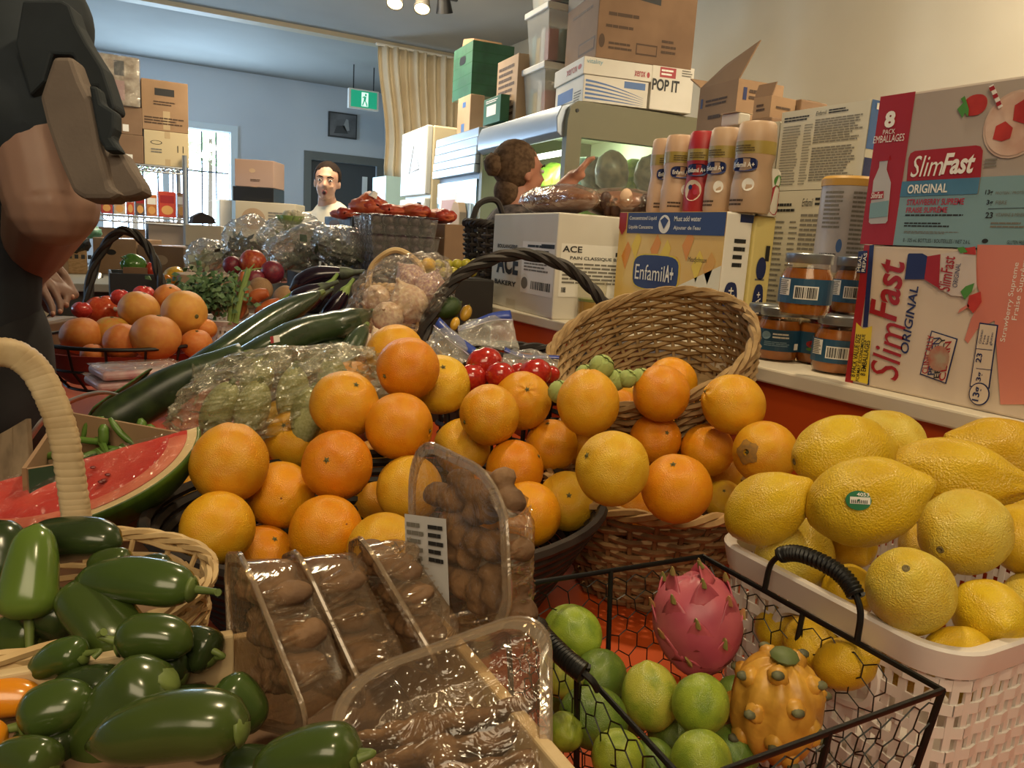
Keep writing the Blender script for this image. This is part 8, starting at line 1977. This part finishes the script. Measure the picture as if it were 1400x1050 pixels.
limb(m, [V((chest.x - .20, chest.y + .05, chest.z + .05)), V((-.66, 1.36, 1.12)), V((-.62, 1.5, .95))], [.055, .048, .033]); hh = V((-.61, 1.53, .90))
for k in range(4): m.tube([V((-.62, 1.5, .95)), hh + V((.015 * (k - 1.5), .01, -.02)), hh + V((.016 * (k - 1.5), .02, -.07))], [.012, .010, .007], 7)
m.tube([V((-.62, 1.5, .95)), hh + V((.035, .0, .0)), hh + V((.04, .01, -.03))], [.012, .010, .008], 7); m.ball(hh + V((0, -.01, .015)), (.035, .02, .035), 10, 8)
fuse(m.build('body', m_skin3, t, angle=0), .0038, 3)
face_parts(t, hd, facing((.5, .8, -.35)), 1.0)
h = MB().ball(hd + V((-.01, -.015, .045)), (.088, .092, .088), 22, 16, lambda q: 1 + .03 * noise.noise(q * 6)); h.build('hair', m_hair, t, angle=0)
for k, f in enumerate(K):
    e = f[3]; MB().ball(e - (f[2] - e).normalized() * .002 + V((0, -.004, .004)), (.0042, .003, .0045), 8, 6).build('fingernail', pm('nail', '#C99A88', .3), t)
# black shirt: torso and a loose sleeve
m = MB()
limb(m, [S(-130, 10, 1.25), S(-10, 0, 1.12), S(40, 30, 1.08)], [.13, .12, .085], 18)
limb(m, [V((chest.x, chest.y, chest.z + .04)), V((-.36, 1.30, 1.22)), V((-.38, 1.30, 1.0)), V((-.38, 1.30, .90))], [.185, .185, .175, .17], 22)
limb(m, [S(20, 40, 1.08), S(28, 120, 1.04), S(38, 176, 1.02)], [.092, .078, .076], 18)
limb(m, [S(-40, 60, 1.15), S(-60, 300, 1.18), S(-55, 430, 1.2)], [.12, .12, .11], 18)
fuse(m.build('black_shirt', m_shirtb, t, angle=0), .010, 5)
m = MB()
limb(m, [V((-.34, 1.30, .95)), V((-.30, 1.32, .5)), V((-.30, 1.34, .10))], [.125, .09, .06], 16); limb(m, [V((-.50, 1.32, .95)), V((-.50, 1.34, .5)), V((-.50, 1.36, .10))], [.12, .09, .06], 16)
limb(m, [S(-70, 400, 1.2), S(-40, 470, 1.22), S(-25, 560, 1.25)], [.11, .115, .11], 16)
fuse(m.build('dark_trousers', pm('trousers_dark', '#1E2024', .9, '#26282C', 12), t, angle=0), .014, 5)
for x in (-.30, -.50): MB().ball((x, 1.40, .045), (.05, .13, .045), 14, 8).build('shoe', m_black, t)
# tan canvas bag slung over the shoulder, black straps
bg = thing('shoulder_bag', 'tan canvas bag with black straps hanging at the shopper\'s shoulder', 'bag', S(130, 260, .95))
def flat(pts, dd, th, name, mat, par, bv=.004): 
    P = [at(x, y, dd + (q if isinstance(q, float) else 0)) for x, y, *r in pts for q in (r[0] if r else 0.0,)]
    n = (ROT @ V((0, 0, -1))) * th; return MB().prism(P, n).build(name, mat, par, smooth=False, bevel=bv)
m_tan = pm('canvas_tan', '#766A62', .85, '#6A5F58', 8, bump=.3, bscale=160); m_strap = pm('strap_black', '#20282F', .85, '#262E36', 12)
flat([(72, 76), (98, 76), (110, 110), (123, 137), (135, 200), (150, 255), (165, 264), (150, 272), (114, 272), (98, 262), (78, 216), (62, 170), (53, 133)], .93, .035, 'bag_panel', m_tan, bg, .006)
flat([(145, 206), (166, 205), (180, 230), (192, 248), (197, 262), (180, 268), (158, 271), (146, 250)], .945, .03, 'bag_flap', m_tan, bg, .006)
flat([(84, 0), (95, 6), (103, 30), (118, 58), (140, 92), (152, 128), (157, 145), (154, 152), (146, 150), (133, 118), (120, 118), (98, 75), (70, 74), (60, 110), (40, 130), (20, 60), (30, 0)], .955, .03, 'shoulder_strap', m_strap, bg, .006)
flat([(120, 115), (133, 118), (138, 140), (148, 146), (157, 152), (157, 175), (152, 188), (164, 206), (142, 206), (140, 200), (134, 190), (126, 150)], .925, .02, 'strap_buckle', m_strap, bg, .004)
